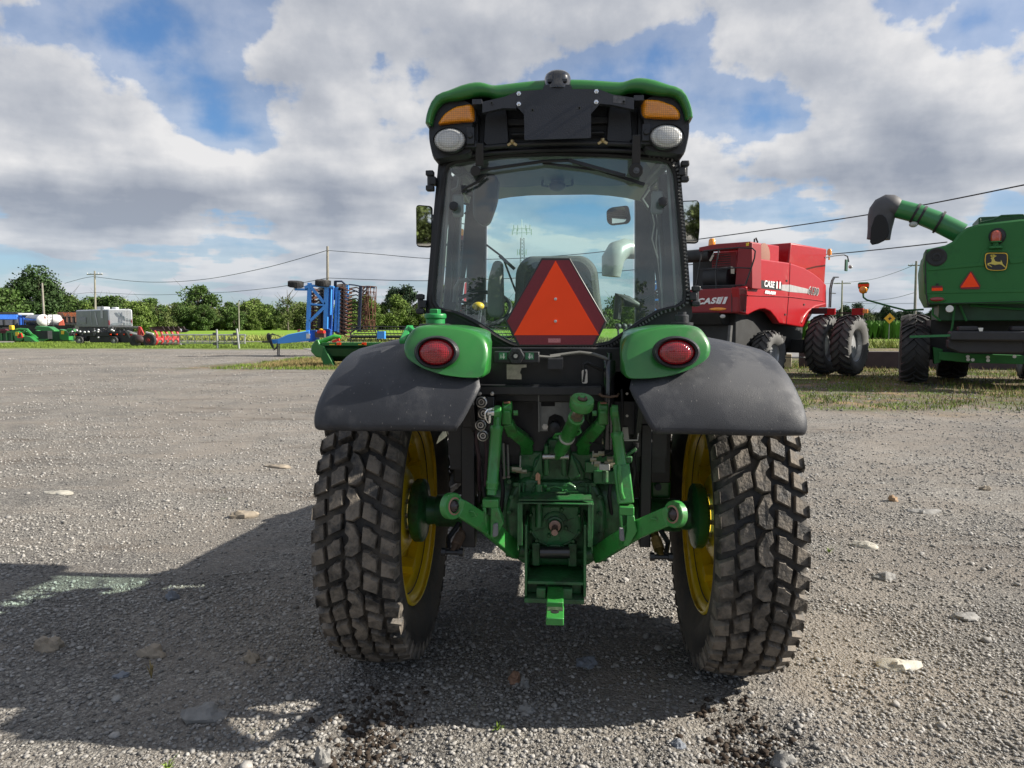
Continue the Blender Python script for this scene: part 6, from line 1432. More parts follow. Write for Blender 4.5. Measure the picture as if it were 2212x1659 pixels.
L0 = prof+[(right, z3), (right-.1, zlow), (xl+.15, zlow), (xl, z3), (xl-.06, zmid)]
cc = (0, 2.4); s_ = lambda k: [(cc[0]+(a-cc[0])*k, cc[1]+(b-cc[1])*k) for a, b in L0]
MB().loft([V3(s_(.97), -.0), V3(s_(.995), .05), V3(L0, .14), V3(L0, 1.2)]).build('rear_hood', JD, GC, smooth=30)
q = MB(); q.loft([V3([(a*.97, b-.02) for a, b in L0], 1.25), V3([(a*.97, b-.02) for a, b in L0], 3.6)]); q.build('body', JD, GC, smooth=30)
q = MB(); q.bar(gr([(583, 700)], -.01)[0], gr([(583, 760)], -.01)[0], .03, .04); q.box(gr([(675, 768)], -.03)[0], (.06, .02, .05)); q.build('hinge', DARK, GC)
q = MB(); q.cyl(gr([(770, 955)], -.05)[0], gr([(770, 960)], .1)[0], .09, n=14); q.build('spot_lamp', LABELW, GC)
# pressed steps in the rear panel
q = MB(); q.prism(gr([(600, 640), (1000, 600), (1020, 520), (1060, 495), (1200, 495), (1240, 560), (1343, 560), (1343, 600), (1240, 610), (1200, 520), (1060, 520), (1040, 625), (600, 665)], -.02), (0, .06, 0)); q.prism(gr([(590, 805), (1343, 800), (1343, 830), (590, 840)], -.015), (0, .05, 0)); q.build('pressed_rib', JD, GC, bevel=.015)
q = MB(); q.tube(gr([(588, 500), (583, 640), (590, 850), (608, 940)], -.01), .016, 6); q.tube(gr([(590, 920), (1343, 900)], -.02), .012, 6); q.build('panel_seam', DARK, GC)
q = MB(); c = gr([(670, 556)], -.03)[0]; q.lathe(c+Vector((0, .04, 0)), (0, -1, 0), [(.24, 0), (.24, .02), (.20, .035), (.15, .015), (.10, .015), (.095, .045), (.065, .05), (.06, .02), (0, .02)], 32); q.build('round_vent', DARK, GC, smooth=40)
c = gr([(1130, 385)], -.06)[0]; hb = MB().lathe(c+Vector((0, 0, -.34)), (0, 0, 1), [(.16, 0), (.15, .05), (.06, .07), (.06, .14), (.13, .15), (.13, .18)], 20).build('beacon_base', JD, GC)
MB().lathe(c+Vector((0, 0, -.16)), (0, 0, 1), [(.11, 0), (.12, .1), (.11, .2), (.07, .26), (0, .28)], 20).build('beacon_lens', mat('orange_red_lens', (.45, .06, .02), .2, coat=1), hb, smooth=50)
MB().ell(c+Vector((.03, .06, -.03)), (.19, .10, .21)).build('beacon_guard', DARK, hb, smooth=60)
# emblem
eb = rnd([(p.x, p.z) for p in gr([(1045, 525), (1215, 525), (1218, 585), (1205, 655), (1165, 662), (1095, 662), (1052, 652), (1037, 590)])], .07, 4)
ce = (sum(p[0] for p in eb)/len(eb), sum(p[1] for p in eb)/len(eb)); k_ = lambda k: [(ce[0]+(a-ce[0])*k, ce[1]+(b-ce[1])*k) for a, b in eb]
em = MB().prism(V3(k_(1.04), -.05), (0, .06, 0)).build('emblem', mat('decal_black', (.02,)*3, .4), GC)
MB().ring(V3(k_(1.0), -.056), V3(k_(.93), -.056), (0, .01, 0)).build('emblem_border', LABELY, em, smooth=0)
EMY = mat('emblem_yellow', (.60, .50, .10), .45, var=0)
deer = [(1064, 604), (1080, 600), (1092, 596), (1096, 585), (1094, 572), (1086, 566), (1092, 560), (1100, 562), (1106, 556), (1112, 552), (1118, 552), (1116, 560), (1112, 566), (1116, 576), (1122, 588), (1140, 594), (1160, 594), (1168, 588), (1165, 578), (1172, 586), (1176, 596), (1180, 608), (1192, 622), (1204, 634), (1201, 640), (1186, 628), (1170, 616), (1158, 612), (1140, 614), (1122, 618), (1104, 614), (1088, 610), (1078, 612), (1070, 618), (1086, 622), (1098, 632), (1094, 634), (1080, 626), (1062, 618)]
MB().prism(gr(deer, -.062), (0, .01, 0)).build('emblem_deer', EMY, em, smooth=0)
an = MB()
for pts in ([(1100, 560), (1092, 548), (1082, 546)], [(1100, 560), (1098, 546), (1090, 538)], [(1112, 556), (1110, 542), (1102, 536)], [(1113, 556), (1118, 544), (1116, 538)], [(1114, 556), (1126, 550), (1128, 544)]): an.tube(gr(pts, -.058), .012, 4)
an.build('emblem_antler', EMY, em, smooth=0)
# triangle, reflectors, lamp
MB().prism(gr([(928, 668), (942, 668), (1008, 775), (1000, 805), (858, 805), (848, 778)], -.03), (0, .02, 0)).build('triangle_border', MAROON, GC, smooth=0)
MB().prism(gr([(933, 674), (999, 786), (855, 792)], -.036), (0, .01, 0)).build('warning_triangle', ORANGE, GC, smooth=0)
MB().prism(gr([(632, 795), (715, 793), (716, 816), (633, 818)], -.03), (0, .02, 0)).build('reflector', ORANGE, GC, smooth=0); MB().prism(gr([(632, 780), (714, 778), (715, 792), (632, 794)], -.03), (0, .02, 0)).build('dark_reflector', MAROON, GC, smooth=0)
c = gr([(672, 882)], -.03)[0]; MB().ell(c, (.165, .05, .06), 20, 8).build('tail_lamp', REDLENS, GC, smooth=60); MB().ell(c+Vector((0, .03, 0)), (.23, .04, .10), 20, 8).build('lamp_surround', JD, GC, smooth=60)
# roof top bits
q = MB(); q.tube(gr([(1003, 260), (1010, 290), (1100, 270), (1170, 238), (1300, 232), (1343, 232)], .8), .03, 6); q.tube(gr([(1003, 255), (1343, 240)], 1.2), .03, 6); q.bb((-.4, 1.0, body[5].z), (1.2, 2.4, body[5].z+.28)); q.build('grain_tank_cover', mat('green_black', (.02, .07, .03), .5), GC, bevel=.02)
# auger: tube and grey spout, reaching left toward the camera side
y_a = .9
ga = gr([(320, 168), (480, 215)], y_a); pts = gr([(300, 165), (520, 222), (660, 276), (860, 375)], y_a)
tb = MB(); tb.tube(pts, [.255, .255, .265, .27], 24); au = tb.build('unloading_auger', mat('lit_green_tube', (.02, .17, .045), .35, coat=.5, var=.05), GC, smooth=50)
q = MB()
for (x, y), r_ in (((505, 218), .28), ((690, 288), .31), ((555, 235), .27)):
    c = gr([(x, y)], y_a)[0]; d = (pts[2]-pts[1]).normalized(); q.lathe(c-d*.03, d, [(r_, 0), (r_, .06)], 26)
q.build('auger_band', DARK, au, smooth=40)
q = MB(); c = gr([(490, 305)], y_a-.15)[0]; q.ell(c, (.11, .09, .08)); q.build('auger_lamp', mat('pale_lamp', (.4, .42, .38), .3), au, smooth=60)
hoodp = gr([(372, 190), (345, 178), (318, 170), (290, 170), (268, 182), (252, 205), (243, 240), (237, 290), (230, 340), (224, 390), (220, 420)], y_a)
q = MB(); q.tube(hoodp, [.25, .30, .335, .35, .355, .355, .35, .33, .31, .30, .30], 28); sp = q.build('auger_spout', mat('grey_rubber_spout2', (.065, .065, .07), .6, var=.2, scale=3), au, smooth=60)
oc = [gc_.loc(*D4(a, b), 'y', y_a-.40) for a, b in ((190, 250), (215, 228), (250, 228), (280, 255), (296, 300), (303, 360), (295, 395), (265, 430), (220, 452), (170, 462), (155, 440), (162, 330))]
MB().prism(oc, (0, .10, 0)).build('spout_opening', mat('opening_black', (.006, .006, .007), .7), sp, bevel=.02)
# lower rear: deck, beam, axle, wheels
q = MB(); z_ = lambda y: gr([(900, y)])[0].z
q.bb((-1.25, .5, z_(1050)), (1.4, 3.2, zlow+.1)); q.build('chopper_housing', mat('dark_green_housing', (.012, .06, .022), .5, var=.3, scale=2), GC, bevel=.03)
q = MB(); a = gr([(775, 1130)], -.35)[0]; q.bb((a.x, -.35, z_(1200)), (1.6, .4, z_(1128))); 
for x0, x1 in ((835, 990), (1245, 1343)): p0, p1 = gr([(x0, 1130), (x1, 1090)], -.2); q.bb((p0.x, -.25, p0.z), (p1.x if x1 < 1300 else 1.6, .3, p1.z))
q.prism(gr([(755, 1260), (850, 1300), (1343, 1300), (1343, 1195), (760, 1195)], -.1), (0, .7, 0))
q.build('rear_deck', mat('charcoal_deck', (.028, .028, .032), .6, var=.2, scale=3), GC, bevel=.04)
q = MB(); q.prism(gr([(690, 1288), (900, 1302), (1343, 1315), (1343, 1385), (900, 1372), (690, 1352)], .9), (0, .18, 0)); q.prism(gr([(640, 1250), (720, 1270), (700, 1370), (650, 1385)], 1.2), (0, .5, 0)); ax_ = q.build('rear_axle', JD, GC, bevel=.02)
q = MB()
for x, y in ((910, 1325), (912, 1348), (948, 1350), (1065, 1330), (1066, 1355), (1270, 1325)): q.lathe(gr([(x, y)], .885)[0], (0, -1, 0), [(.045, 0), (.045, .03)], 8)
q.build('axle_bolt', LBL, ax_)
MB().bar(gr([(462, 1172)], -.3)[0], gr([(775, 1162)], -.3)[0], .05, .06).build('side_pole', mat('mid_green', (.02, .16, .05), .4), GC)
MB().prism(gr([(990, 1103), (1030, 1103), (1025, 1130), (1000, 1130)], -.36), (0, .01, 0)).build('white_label', LABELW, GC, smooth=0)
q = MB()
for pts in ([(808, 930), (795, 1060), (780, 1150)], [(640, 950), (640, 1000), (700, 1050)], [(850, 930), (900, 1050)], [(930, 930), (1343, 960)]): q.tube(gr(pts, .4), .03, 6)
q.build('support_strut', JD, GC)
q = MB(); q.bb((-1.35, 1.6, .7), (1.35, 4.4, zlow-.4)); q.build('underbody', DARK, GC)
for x, sd in ((-1.72, -1), (1.72, 1)): wheel(GC, x, 1.85, .86, .36, .42, sd, 19, 'rear_wheel', up=1)
for x, sd in ((-1.62, -1), (1.62, 1), (-.55, -1)): wheel(GC, x, 4.5, 1.02, .40, .5, sd, 21, 'front_wheel', up=1)
# marker arm with orange reflector reaching left
q = MB(); y_m = 3.0; q.tube(gr([(570, 962), (430, 968), (300, 935), (130, 888), (105, 868), (102, 838)], y_m), .028, 8); arm = q.build('marker_arm', JD, GC, smooth=60)
P_ = gr([(60, 762), (72, 752), (140, 750), (151, 760), (148, 792), (128, 835), (84, 836), (62, 792)], y_m); MB().prism(P_, (0, .04, 0)).build('marker_plate', JD, arm, bevel=.01)
MB().prism(gr([(64, 766), (148, 763), (147, 784), (64, 788)], y_m-.01), (0, .008, 0)).build('reflector', ORANGE, arm, smooth=0)
c = gr([(102, 810)], y_m-.03)[0]; MB().ell(c, (.12, .06, .12), 16, 10).build('marker_lamp', AMBER, arm, smooth=60)
# low wall and block behind the combines
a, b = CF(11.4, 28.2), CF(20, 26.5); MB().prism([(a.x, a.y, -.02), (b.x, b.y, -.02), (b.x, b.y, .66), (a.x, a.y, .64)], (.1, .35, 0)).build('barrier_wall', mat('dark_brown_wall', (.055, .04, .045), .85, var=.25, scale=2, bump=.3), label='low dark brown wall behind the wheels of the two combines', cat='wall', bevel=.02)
a = TG(1709, 797); MB().box((a.x, a.y+.6, .28), (.32, .25, .56)).build('wooden_block', mat('pale_wood', (.42, .37, .28), .8, var=.2), label='pale upright wooden block beside the red combine rear wheel', cat='block', bevel=.02)
# ================================================================== yellow sign, poles, wires, tower
OFFW = mat('weathered_pole_wood', (.24, .22, .19), .85, var=.2, scale=2)
def pole(px, top, y, base_px=None, arm=0, label=None, r=.14):
    p = T(px, top, y); bx = T(base_px or px, 701, y).x
    root = empty('utility_pole', (bx, y, 0), 0, label, 'pole')
    tp = Vector((p.x-bx, 0, p.z)); MB().lathe((0, 0, 0), tp, [(r*1.25, 0), (r*.8, tp.length)], 10).build('pole_shaft', OFFW, root)
    if arm:
        c = tp*(1-.55/tp.length*1.0); MB().box(c+Vector((0, 0, 0)), (arm, .12, .14)).build('crossarm', OFFW, root)
        q = MB()
        for k in (-.46, -.25, .25, .46): q.lathe(c+Vector((k*arm, 0, .07)), (0, 0, 1), [(.04, 0), (.05, .05), (.03, .12), (.045, .15), (0, .2)], 8)
        q.build('insulator', LBL, root)
    return root
pole(204.5, 585, 108, 206, 2.6, 'wooden utility pole with a crossarm rising behind the camper', .15)
pole(707.5, 532, 74, 707.5, 0, 'plain utility pole rising behind the folded blue implement', .15)
pole(1979.5, 564, 96, 1976, 2.0, 'utility pole with crossarm left of the green combine body', .16)
pole(1819.5, 606, 135, 1818, 3.0, 'distant utility pole with crossarm between the two combines', .15)
pole(91, 611, 88, 96, 0, 'leaning bare utility pole behind the tank trailer', .13)
pole(515.5, 650, 150, 516, 0, 'short thin pole at the hedge left of the blue implement', .12)
def wire(pts, label, r=.035, n=12):
    """wires hang between points given as (photo x, photo y, distance)"""
    P_ = [T(*p) for p in pts]; out = []
    for i in range(len(P_)-1):
        p0 = P_[max(i-1, 0)]; p1, p2 = P_[i], P_[i+1]; p3 = P_[min(i+2, len(P_)-1)]
        for k in range(n):
            t = k/n; out.append(.5*((2*p1)+(p2-p0)*t+(2*p0-5*p1+4*p2-p3)*t*t+(3*p1-p0-3*p2+p3)*t**3))
    out.append(P_[-1]); MB().tube(out, r, 5).build('power_line', mat('dark_cable', (.03, .03, .033), .6), label=label, cat='cable', smooth=60)
wire([(205, 598, 108), (312, 609, 99), (432, 604.5, 90), (571, 579, 81), (707, 541, 74)], 'upper power line sagging from the crossarm pole to the plain pole')
wire([(707, 541, 74), (815, 549, 70), (921, 558, 66), (1060, 560, 60), (1250, 549, 53), (1500, 518, 44), (1880, 463, 34), (2230, 396, 28)], 'upper power line passing behind the cab and up over the green auger', .028)
wire([(140, 612, 114), (180, 601, 110), (205, 597, 108)], 'short end of power line left of the crossarm pole')
wire([(495, 631, 88), (600, 620, 80), (707, 600.5, 74)], 'lower power line left of the plain pole', .03)
wire([(707, 600.5, 74), (921, 606.5, 66), (1200, 596, 56), (1560, 566, 46), (1782, 550, 41), (1890, 540, 38), (2046, 523, 34)], 'lower power line passing behind the cab to the green combine', .028)
wire([(160, 636, 108), (205, 632, 105), (330, 637, 98), (495, 631, 88)], 'faint lower power line behind the camper', .025)
wire([(1976, 572, 96), (1930, 590, 105), (1880, 604, 118), (1820, 611, 135)], 'sagging power line between the two right poles, upper', .03)
wire([(1976, 632, 96), (1930, 644, 105), (1880, 650, 118), (1820, 655, 135)], 'sagging power line between the two right poles, lower', .03)
wire([(1815, 611, 135), (1700, 618, 128), (1640, 622, 120)], 'power line running left from the distant right pole', .03)
wire([(1976, 655, 96), (1880, 656, 118), (1819, 652, 135)], 'lowest line between the two right poles', .025)
TW = empty('radio_tower', (T(1127, 701, 195).x, 195, 0), 0, 'lattice radio tower seen through the cab glass', 'tower')
tz = T(1127, 482, 195).z; q = MB(); w0 = 1.3
for a in range(3):
    t = a*2.094; q.cyl((w0*math.cos(t), w0*math.sin(t), 0), (.6*math.cos(t), .6*math.sin(t), tz-4), .09, n=6)
nz_ = 26
for k in range(nz_):
    za, zb = (tz-4)*k/nz_, (tz-4)*(k+1)/nz_; wa, wb = w0+(.6-w0)*k/nz_, w0+(.6-w0)*(k+1)/nz_
    for a in range(3): t, t2 = a*2.094, (a+1)*2.094; q.cyl((wa*math.cos(t), wa*math.sin(t), za), (wb*math.cos(t2), wb*math.sin(t2), zb), .05, n=4)
q.build('lattice', MID, TW); q = MB(); q.cyl((0, 0, tz-4), (0, 0, tz+1), .08, n=6)
for z, s in ((tz-1.5, 2.2), (tz-2.6, 2.6), (tz-8, 1.2)):
    q.box((0, 0, z), (s*2, .12, .12))
    for k in (-1, -.5, .5, 1): q.box((k*s, 0, z+.2), (.22, .2, 1.6))
q.lathe((1.2, -.5, tz-12), (0, -1, 0), [(.9, 0), (.9, .3), (0, .35)], 16); q.build('antenna', LBL, TW)
sg_ = T(1921.5, 688, 60); SGN = empty('road_sign', (sg_.x, sg_.y, 0), 0, 'yellow diamond road sign standing by the maize at right', 'sign')
MB().cyl((0, 0, 0), (0, 0, sg_.z), .035, n=8).build('sign_post', MID, SGN)
MB().prism([Vector((a*.44, -.04, sg_.z+b*.44)) for a, b in ((0, -1), (1, 0), (0, 1), (-1, 0))], (0, .02, 0)).build('sign_panel', mat('sign_amber', (.75, .36, .02), .5, var=.02), SGN, smooth=0)
MB().bar((-.12, -.05, sg_.z-.02), (.14, -.05, sg_.z+.0), .01, .09, up=(0, 0, 1)).bar((-.02, -.05, sg_.z-.14), (.02, -.05, sg_.z+.14), .01, .08, up=(1, 0, 0)).build('sign_symbol', mat('decal_black', (.02,)*3, .4), SGN, smooth=0)
# ================================================================== folded blue cultivator
BLUE = mat('blue_implement_paint', (.055, .30, .80), .42, var=.08, scale=1, coat=.3)
DBLUE = mat('deep_blue_paint', (.018, .075, .30), .45, var=.15, scale=1)
RUST = mat('rusty_steel', (.13, .055, .032), .7, var=.35, scale=6, metal=.2)
YB_ = 37.0
gx0 = T(690, 701, YB_).x
CU = empty('folded_cultivator', (gx0, YB_, 0), 0, 'tall blue folded cultivator with two wheels lying on top and rusty rollers', 'implement')
OFF = Vector((gx0, YB_, 0))
def M2(x, y, d=0.0): return AM(x, y, YB_+d)
q = MB()
for a, b, w in (((1022, 400), (1008, 850), .30), ((1180, 440), (1170, 830), .32), ((1035, 440), (1168, 600), .20), ((1165, 620), (1022, 760), .20), ((1035, 598), (1160, 608), .14), ((1035, 425), (1250, 440), .16), ((885, 460), (1010, 462), .16), ((985, 425), (1000, 465), .25), ((1225, 440), (1215, 700), .10)):
    q.bar(M2(*a, -.2), M2(*b, -.2), w*.75, .12, up=(0, 1, 0))
q.build('wing_frame', BLUE, CU, bevel=.02)
q = MB(); q.bar(M2(1215, 440, .3), M2(1190, 930, .3), .40, .15, up=(0, 1, 0)); q.prism([M2(x, y, .1) for x, y in ((1010, 840), (1085, 838), (1088, 945), (1010, 950))], (0, .5, 0)); q.prism([M2(x, y, .1) for x, y in ((1160, 800), (1220, 840), (1200, 935), (1150, 935))], (0, .6, 0)); q.bar(M2(1290, 430, .9), M2(1250, 860, .9), .2, .15, up=(0, 1, 0)); q.bar(M2(1375, 430, 1.2), M2(1340, 860, 1.2), .16, .15, up=(0, 1, 0)); q.build('main_frame', DBLUE, CU, bevel=.02)
q = MB(); q.bar(M2(1275, 440, .5), M2(1262, 850, .5), .14, .1, up=(0, 1, 0)); q.bar(M2(1300, 470, .5), M2(1290, 860, .5), .10, .1, up=(0, 1, 0)); q.bar(M2(1375, 420, .7), M2(1365, 560, .7), .14, .1, up=(0, 1, 0)); q.build('front_bar', mat('light_blue_paint', (.10, .38, .85), .4), CU)
q = MB(); q.loft([[M2(720, 925, -.35), M2(720, 968, -.35), M2(720, 968, .1), M2(720, 925, .1)], [M2(820, 880, -.4), M2(820, 960, -.4), M2(820, 960, .3), M2(820, 880, .3)], [M2(1020, 842, -.4), M2(1020, 940, -.4), M2(1020, 940, .5), M2(1020, 842, .5)]])
q.prism([M2(x, y, -.2) for x, y in ((650, 928), (725, 922), (725, 955), (690, 968), (655, 965))], (0, .3, 0)); q.build('drawbar_tongue', BLUE, CU, bevel=.03)
q = MB(); q.bar(M2(738, 960, -.2), M2(738, 1082, -.2), .05, .05); q.bar(M2(724, 970, 0), M2(724, 1082, 0), .05, .05); q.box((M2(731, 1082, -.1).x, YB_-.1, .03), (.4, .3, .06)); q.build('parking_stand', MID, CU)
q = MB()
for k in range(5):
    dx = 8*k; q.tube([M2(760, 905, -.3), M2(700-dx, 885-4*k, -.35), M2(640+dx, 880, -.4), M2(628+dx, 920, -.4), M2(660+dx, 980+9*k, -.4), M2(685+dx, 1030-4*k, -.4), M2(715, 990, -.3), M2(725, 920, -.2)], .018, 5)
q.ell(M2(640, 900, -.3), (.12, .12, .2)); q.box(M2(610, 950, -.3), (.35, .1, .08)); q.build('hose_bundle', DARK, CU, smooth=60)
for c, rx in (((892, 412), .58), ((1146, 401), .58)):
    p = M2(*c, -.2); tl_ = R(5); axv = Vector((math.sin(tl_), -.10, math.cos(tl_)))
    w = MB().lathe(p-axv*.18, axv, [(.18, 0), (.33, .01), (.37, .04), (.39, .08), (.39, .28), (.37, .32), (.33, .35), (.18, .36), (.16, .18)], 36).build('transport_wheel', FTYRE, CU, smooth=40)
    g_ = MB()
    for k in range(34):
        t = 2*math.pi*k/34; e1, e2, e3 = basis(axv); g_.box(p+(e1*math.cos(t)+e2*math.sin(t))*.39, (.035, .025, .28), Matrix((e1*math.cos(t)+e2*math.sin(t), e2*math.cos(t)-e1*math.sin(t), axv)).transposed())
    g_.build('tread', FTYRE, w, smooth=0); MB().cyl(p-axv*.32, p, .07, n=10).build('hub', MID, w)
# disc rows
def discs(x0, y0, x1, y1, n, rad, d, m, name, tilt):
    q = MB(); a, b = M2(x0, y0, d), M2(x1, y1, d); q.cyl(a, b, .05, n=6)
    for k in range(n):
        c = a.lerp(b, (k+.5)/n); t = tilt+random.uniform(-.15, .15); ax = Vector((math.sin(t)*.3, -.35, math.cos(t)))
        q.lathe(c, ax, [(0, -.07), (rad*.5, -.05), (rad, .0), (rad*.98, .012), (rad*.5, -.03)], 18)
    return q.build(name, m, CU, smooth=30)
discs(1065, 450, 1040, 830, 11, .24, .9, RUST, 'disc_gang', .5); discs(1140, 440, 1130, 820, 14, .26, .6, DARK, 'disc_gang', .3)
discs(1330, 410, 1320, 880, 13, .36, .8, mat('dark_rusty_disc', (.06, .045, .04), .5, metal=.4, var=.4, scale=4), 'disc_gang', .25)
q = MB()
for k in range(13):
    t = k/12; a = M2(1300, 440+430*t, .5); q.tube([a, a+Vector((.25, -.1, -.06)), a+Vector((.5, -.1, -.18)), a+Vector((.68, 0, -.10))], .04, 5)
q.build('disc_arm', RUST, CU)
q = MB()
q.cyl(M2(1385, 420, 1.6), M2(1360, 860, 1.6), .05, n=6)
for k in range(12):
    t = k/11; a = M2(1385-15*t, 455+380*t, 1.6); q.tube([a, a+Vector((.45, 0, .08)), a+Vector((.75, 0, -.10)), a+Vector((1.0, 0, .16))], .035, 5); q.box(a+Vector((.72, 0, -.10)), (.35, .04, .05))
q.build('tine_row', mat('dark_tines', (.07, .045, .03), .7), CU)
q = MB(); q.tube([M2(1385, 415, .8), M2(1440, 420, .8), M2(1500, 432, .8), M2(1630, 445, .8)], .04, 6); q.tube([M2(1385, 450, .8), M2(1460, 480, .8), M2(1500, 500, .8)], .04, 6); q.tube([M2(1400, 868, .8), M2(1470, 815, .8)], .05, 6); q.bar(M2(1498, 435, .7), M2(1480, 852, .7), .14, .12, up=(0, 1, 0)); q.tube([M2(1260, 385, .6), M2(1320, 385, .6), M2(1350, 410, .6)], .05); q.bar(M2(1262, 380, .6), M2(1255, 560, .6), .14, .1, up=(0, 1, 0)); q.build('roller_arm', mat('blue_black', (.02, .03, .06), .5), CU)
for x0, x1, nm in ((1500, 1560, 0), (1565, 1632, 1)):
    q = MB(); n_r = 9
    a, b = M2((x0+x1)/2, 432, 1.0), M2((x0+x1)/2-18, 852, 1.0); rad = .27 if nm else .26; ax = (b-a)
    for k in range(n_r):
        t = 2*math.pi*k/n_r; e1, e2, e3 = basis(ax); P_ = [a.lerp(b, s)+(e1*math.cos(t+s*1.2)+e2*math.sin(t+s*1.2))*rad for s in np.linspace(0, 1, 8)]; q.tube(P_, .020, 5)
    for s in np.linspace(0, 1, 9):
        e1, e2, e3 = basis(ax); q.tube([a.lerp(b, s)+(e1*math.cos(t)+e2*math.sin(t))*rad*.95 for t in np.linspace(0, 2*math.pi, 13)[:-1]], .014, 4, True)
    q.build('cage_roller', RUST, CU)
q = MB(); q.box(M2(1130, 856, -.3), (.35, .3, .14)); q.build('red_block', mat('red_plastic', (.6, .03, .02), .4), CU)
q = MB(); q.box(M2(1122, 882, -.2), (.5, .3, .3)); q.build('valve_pack', mat('brown_valves', (.10, .06, .05), .6), CU); MB().ell(M2(1130, 834, -.2), (.13, .1, .06)).build('yellow_cap', LABELY, CU)
MB().prism([M2(x, y, -.42) for x, y in ((908, 832), (935, 828), (932, 850), (908, 858))], (0, .02, 0)).build('hazard_panel', mat('hazard_red_white', (.4, .12, .12), .5, var=.6, scale=25), CU)
MB().box(M2(1008, 895, -.43), (.2, .02, .25)).build('white_decal', LABELW, CU)
OFF = Vector((0, 0, 0))
# ================================================================== green header behind the left fender
y_h = 27.5; HD = empty('combine_header', (T(820, 701, y_h).x, y_h, 0), 0, 'green grain header with a dark reel standing behind the left fender', 'header'); OFF = Vector((T(820, 701, y_h).x, y_h, 0))
xr_ = T(1150, 760, y_h).x; L_ = lambda x, y, d=0: AM(x, y, y_h+d)
q = MB(); q.prism([L_(x, y) for x, y in ((1030, 1040), (1035, 985), (1075, 930), (1100, 928), (1115, 975), (1160, 985), (1140, 1098), (1080, 1092))], (0, .5, 0)); q.build('end_divider', GREEN, HD, bevel=.04)
q = MB(); a = L_(1130, 955); b = L_(1130, 985); q.bb((a.x, y_h, b.z), (xr_, y_h+.2, a.z)); q.build('top_beam', JD, HD, bevel=.02)
q = MB(); zc = L_(1130, 1190).z; q.loft([[Vector((x, y_h+.2, b.z)), Vector((x, y_h+.05, b.z-.12)), Vector((x, y_h+.15, .45)), Vector((x, y_h+.5, .22)), Vector((x, y_h+1.3, .2)), Vector((x, y_h+1.3, b.z))] for x in (a.x+.02, xr_)]); q.build('header_trough', mat('deep_green_panel', (.010, .060, .020), .45, var=.2, scale=2), HD)
q = MB(); q.prism([L_(x, y, -.02) for x, y in ((1125, 1100), (1150, 985), (1180, 1040), (1250, 1170), (1240, 1190), (1150, 1165))], (0, .3, 0)); q.build('end_sheet', JD, HD, bevel=.03)
q = MB()
for x in (1293, 1528, 1757): q.box(L_(x, 966, -.01), (.17, .02, .10))
q.build('red_reflector', ORANGE, HD)
q = MB()
for x in (1230, 1500): q.box(L_(x, 974, -.01), (.22, .02, .03))
q.build('yellow_strip', LABELY, HD)
q = MB(); q.tube([L_(1080, 965, .2), L_(1130, 950, .2), L_(1200, 920, .2), L_(1250, 900, .2), L_(1310, 905, .2)], [.09, .10, .10, .09, .07], 10); q.build('reel_arm', mat('fresh_green', (.03, .30, .03), .35, coat=.4), HD, smooth=60)
q = MB(); q.bar(L_(1235, 948, .1), L_(1300, 928, .1), .10, .10); q.build('red_hitch', mat('red_plastic', (.6, .03, .02), .4), HD)
q = MB(); zr = L_(1500, 905).z; r_ = .42
for k in range(6):
    t = k*1.047+.3; y1, z1 = y_h+1.0+r_*math.cos(t), zr+r_*math.sin(t); q.cyl((L_(1330, 900).x, y1, z1), (xr_, y1, z1), .022, n=5)
    x = L_(1340, 900).x
    while x < xr_: q.tube([(x, y1, z1), (x+.05, y1-.03, z1-.14), (x+.10, y1-.02, z1-.24)], .009, 4); x += .15
q.cyl((L_(1330, 900).x, y_h+1, zr), (xr_, y_h+1, zr), .06, n=10)
for x in np.arange(L_(1335, 900).x, xr_, 1.1):
    for k in range(6): t = k*1.047+.3; q.bar((x, y_h+1, zr), (x, y_h+1+r_*math.cos(t), zr+r_*math.sin(t)), .02, .03)
q.build('reel', mat('reel_black', (.02, .022, .02), .6), HD)
q = MB(); q.box(L_(1690, 885, .5), (.30, .2, .3)); q.build('blue_box', BLUE, HD)
for x in (-.6, 3.2): MB().lathe((OFF.x+x, y_h+.6, .28), (1, 0, 0), [(.12, -.1), (.28, -.1), (.30, 0), (.28, .1), (.12, .1)], 20).build('header_wheel', FTYRE, HD)
OFF = Vector((0, 0, 0))
# ================================================================== left row of implements and vehicles
def bgroot(name, px, y, label, cat):
    global OFF
    x = T(px, 701, y).x; OFF = Vector((x, y, 0)); return empty(name, (x, y, 0), 0, label, cat)
def wheelL(root, c, r, w, rimr, name='wheel', m=None, n=28):
    """disc wheel with its axle along y"""
    t = MB().lathe(c-Vector((0, w/2, 0)), (0, 1, 0), [(rimr, .02), (r*.9, 0), (r, w*.15), (r, w*.85), (r*.9, w), (rimr, w-.02)], n).build(name, FTYRE, root, smooth=40)
    MB().lathe(c-Vector((0, w/2+.005, 0)), (0, 1, 0), [(0, .03), (rimr*.4, .0), (rimr*.8, .05), (rimr*1.05, .01), (rimr*1.05, .06)], 20).build('rim', m or GREYRIM, t, smooth=40); return t
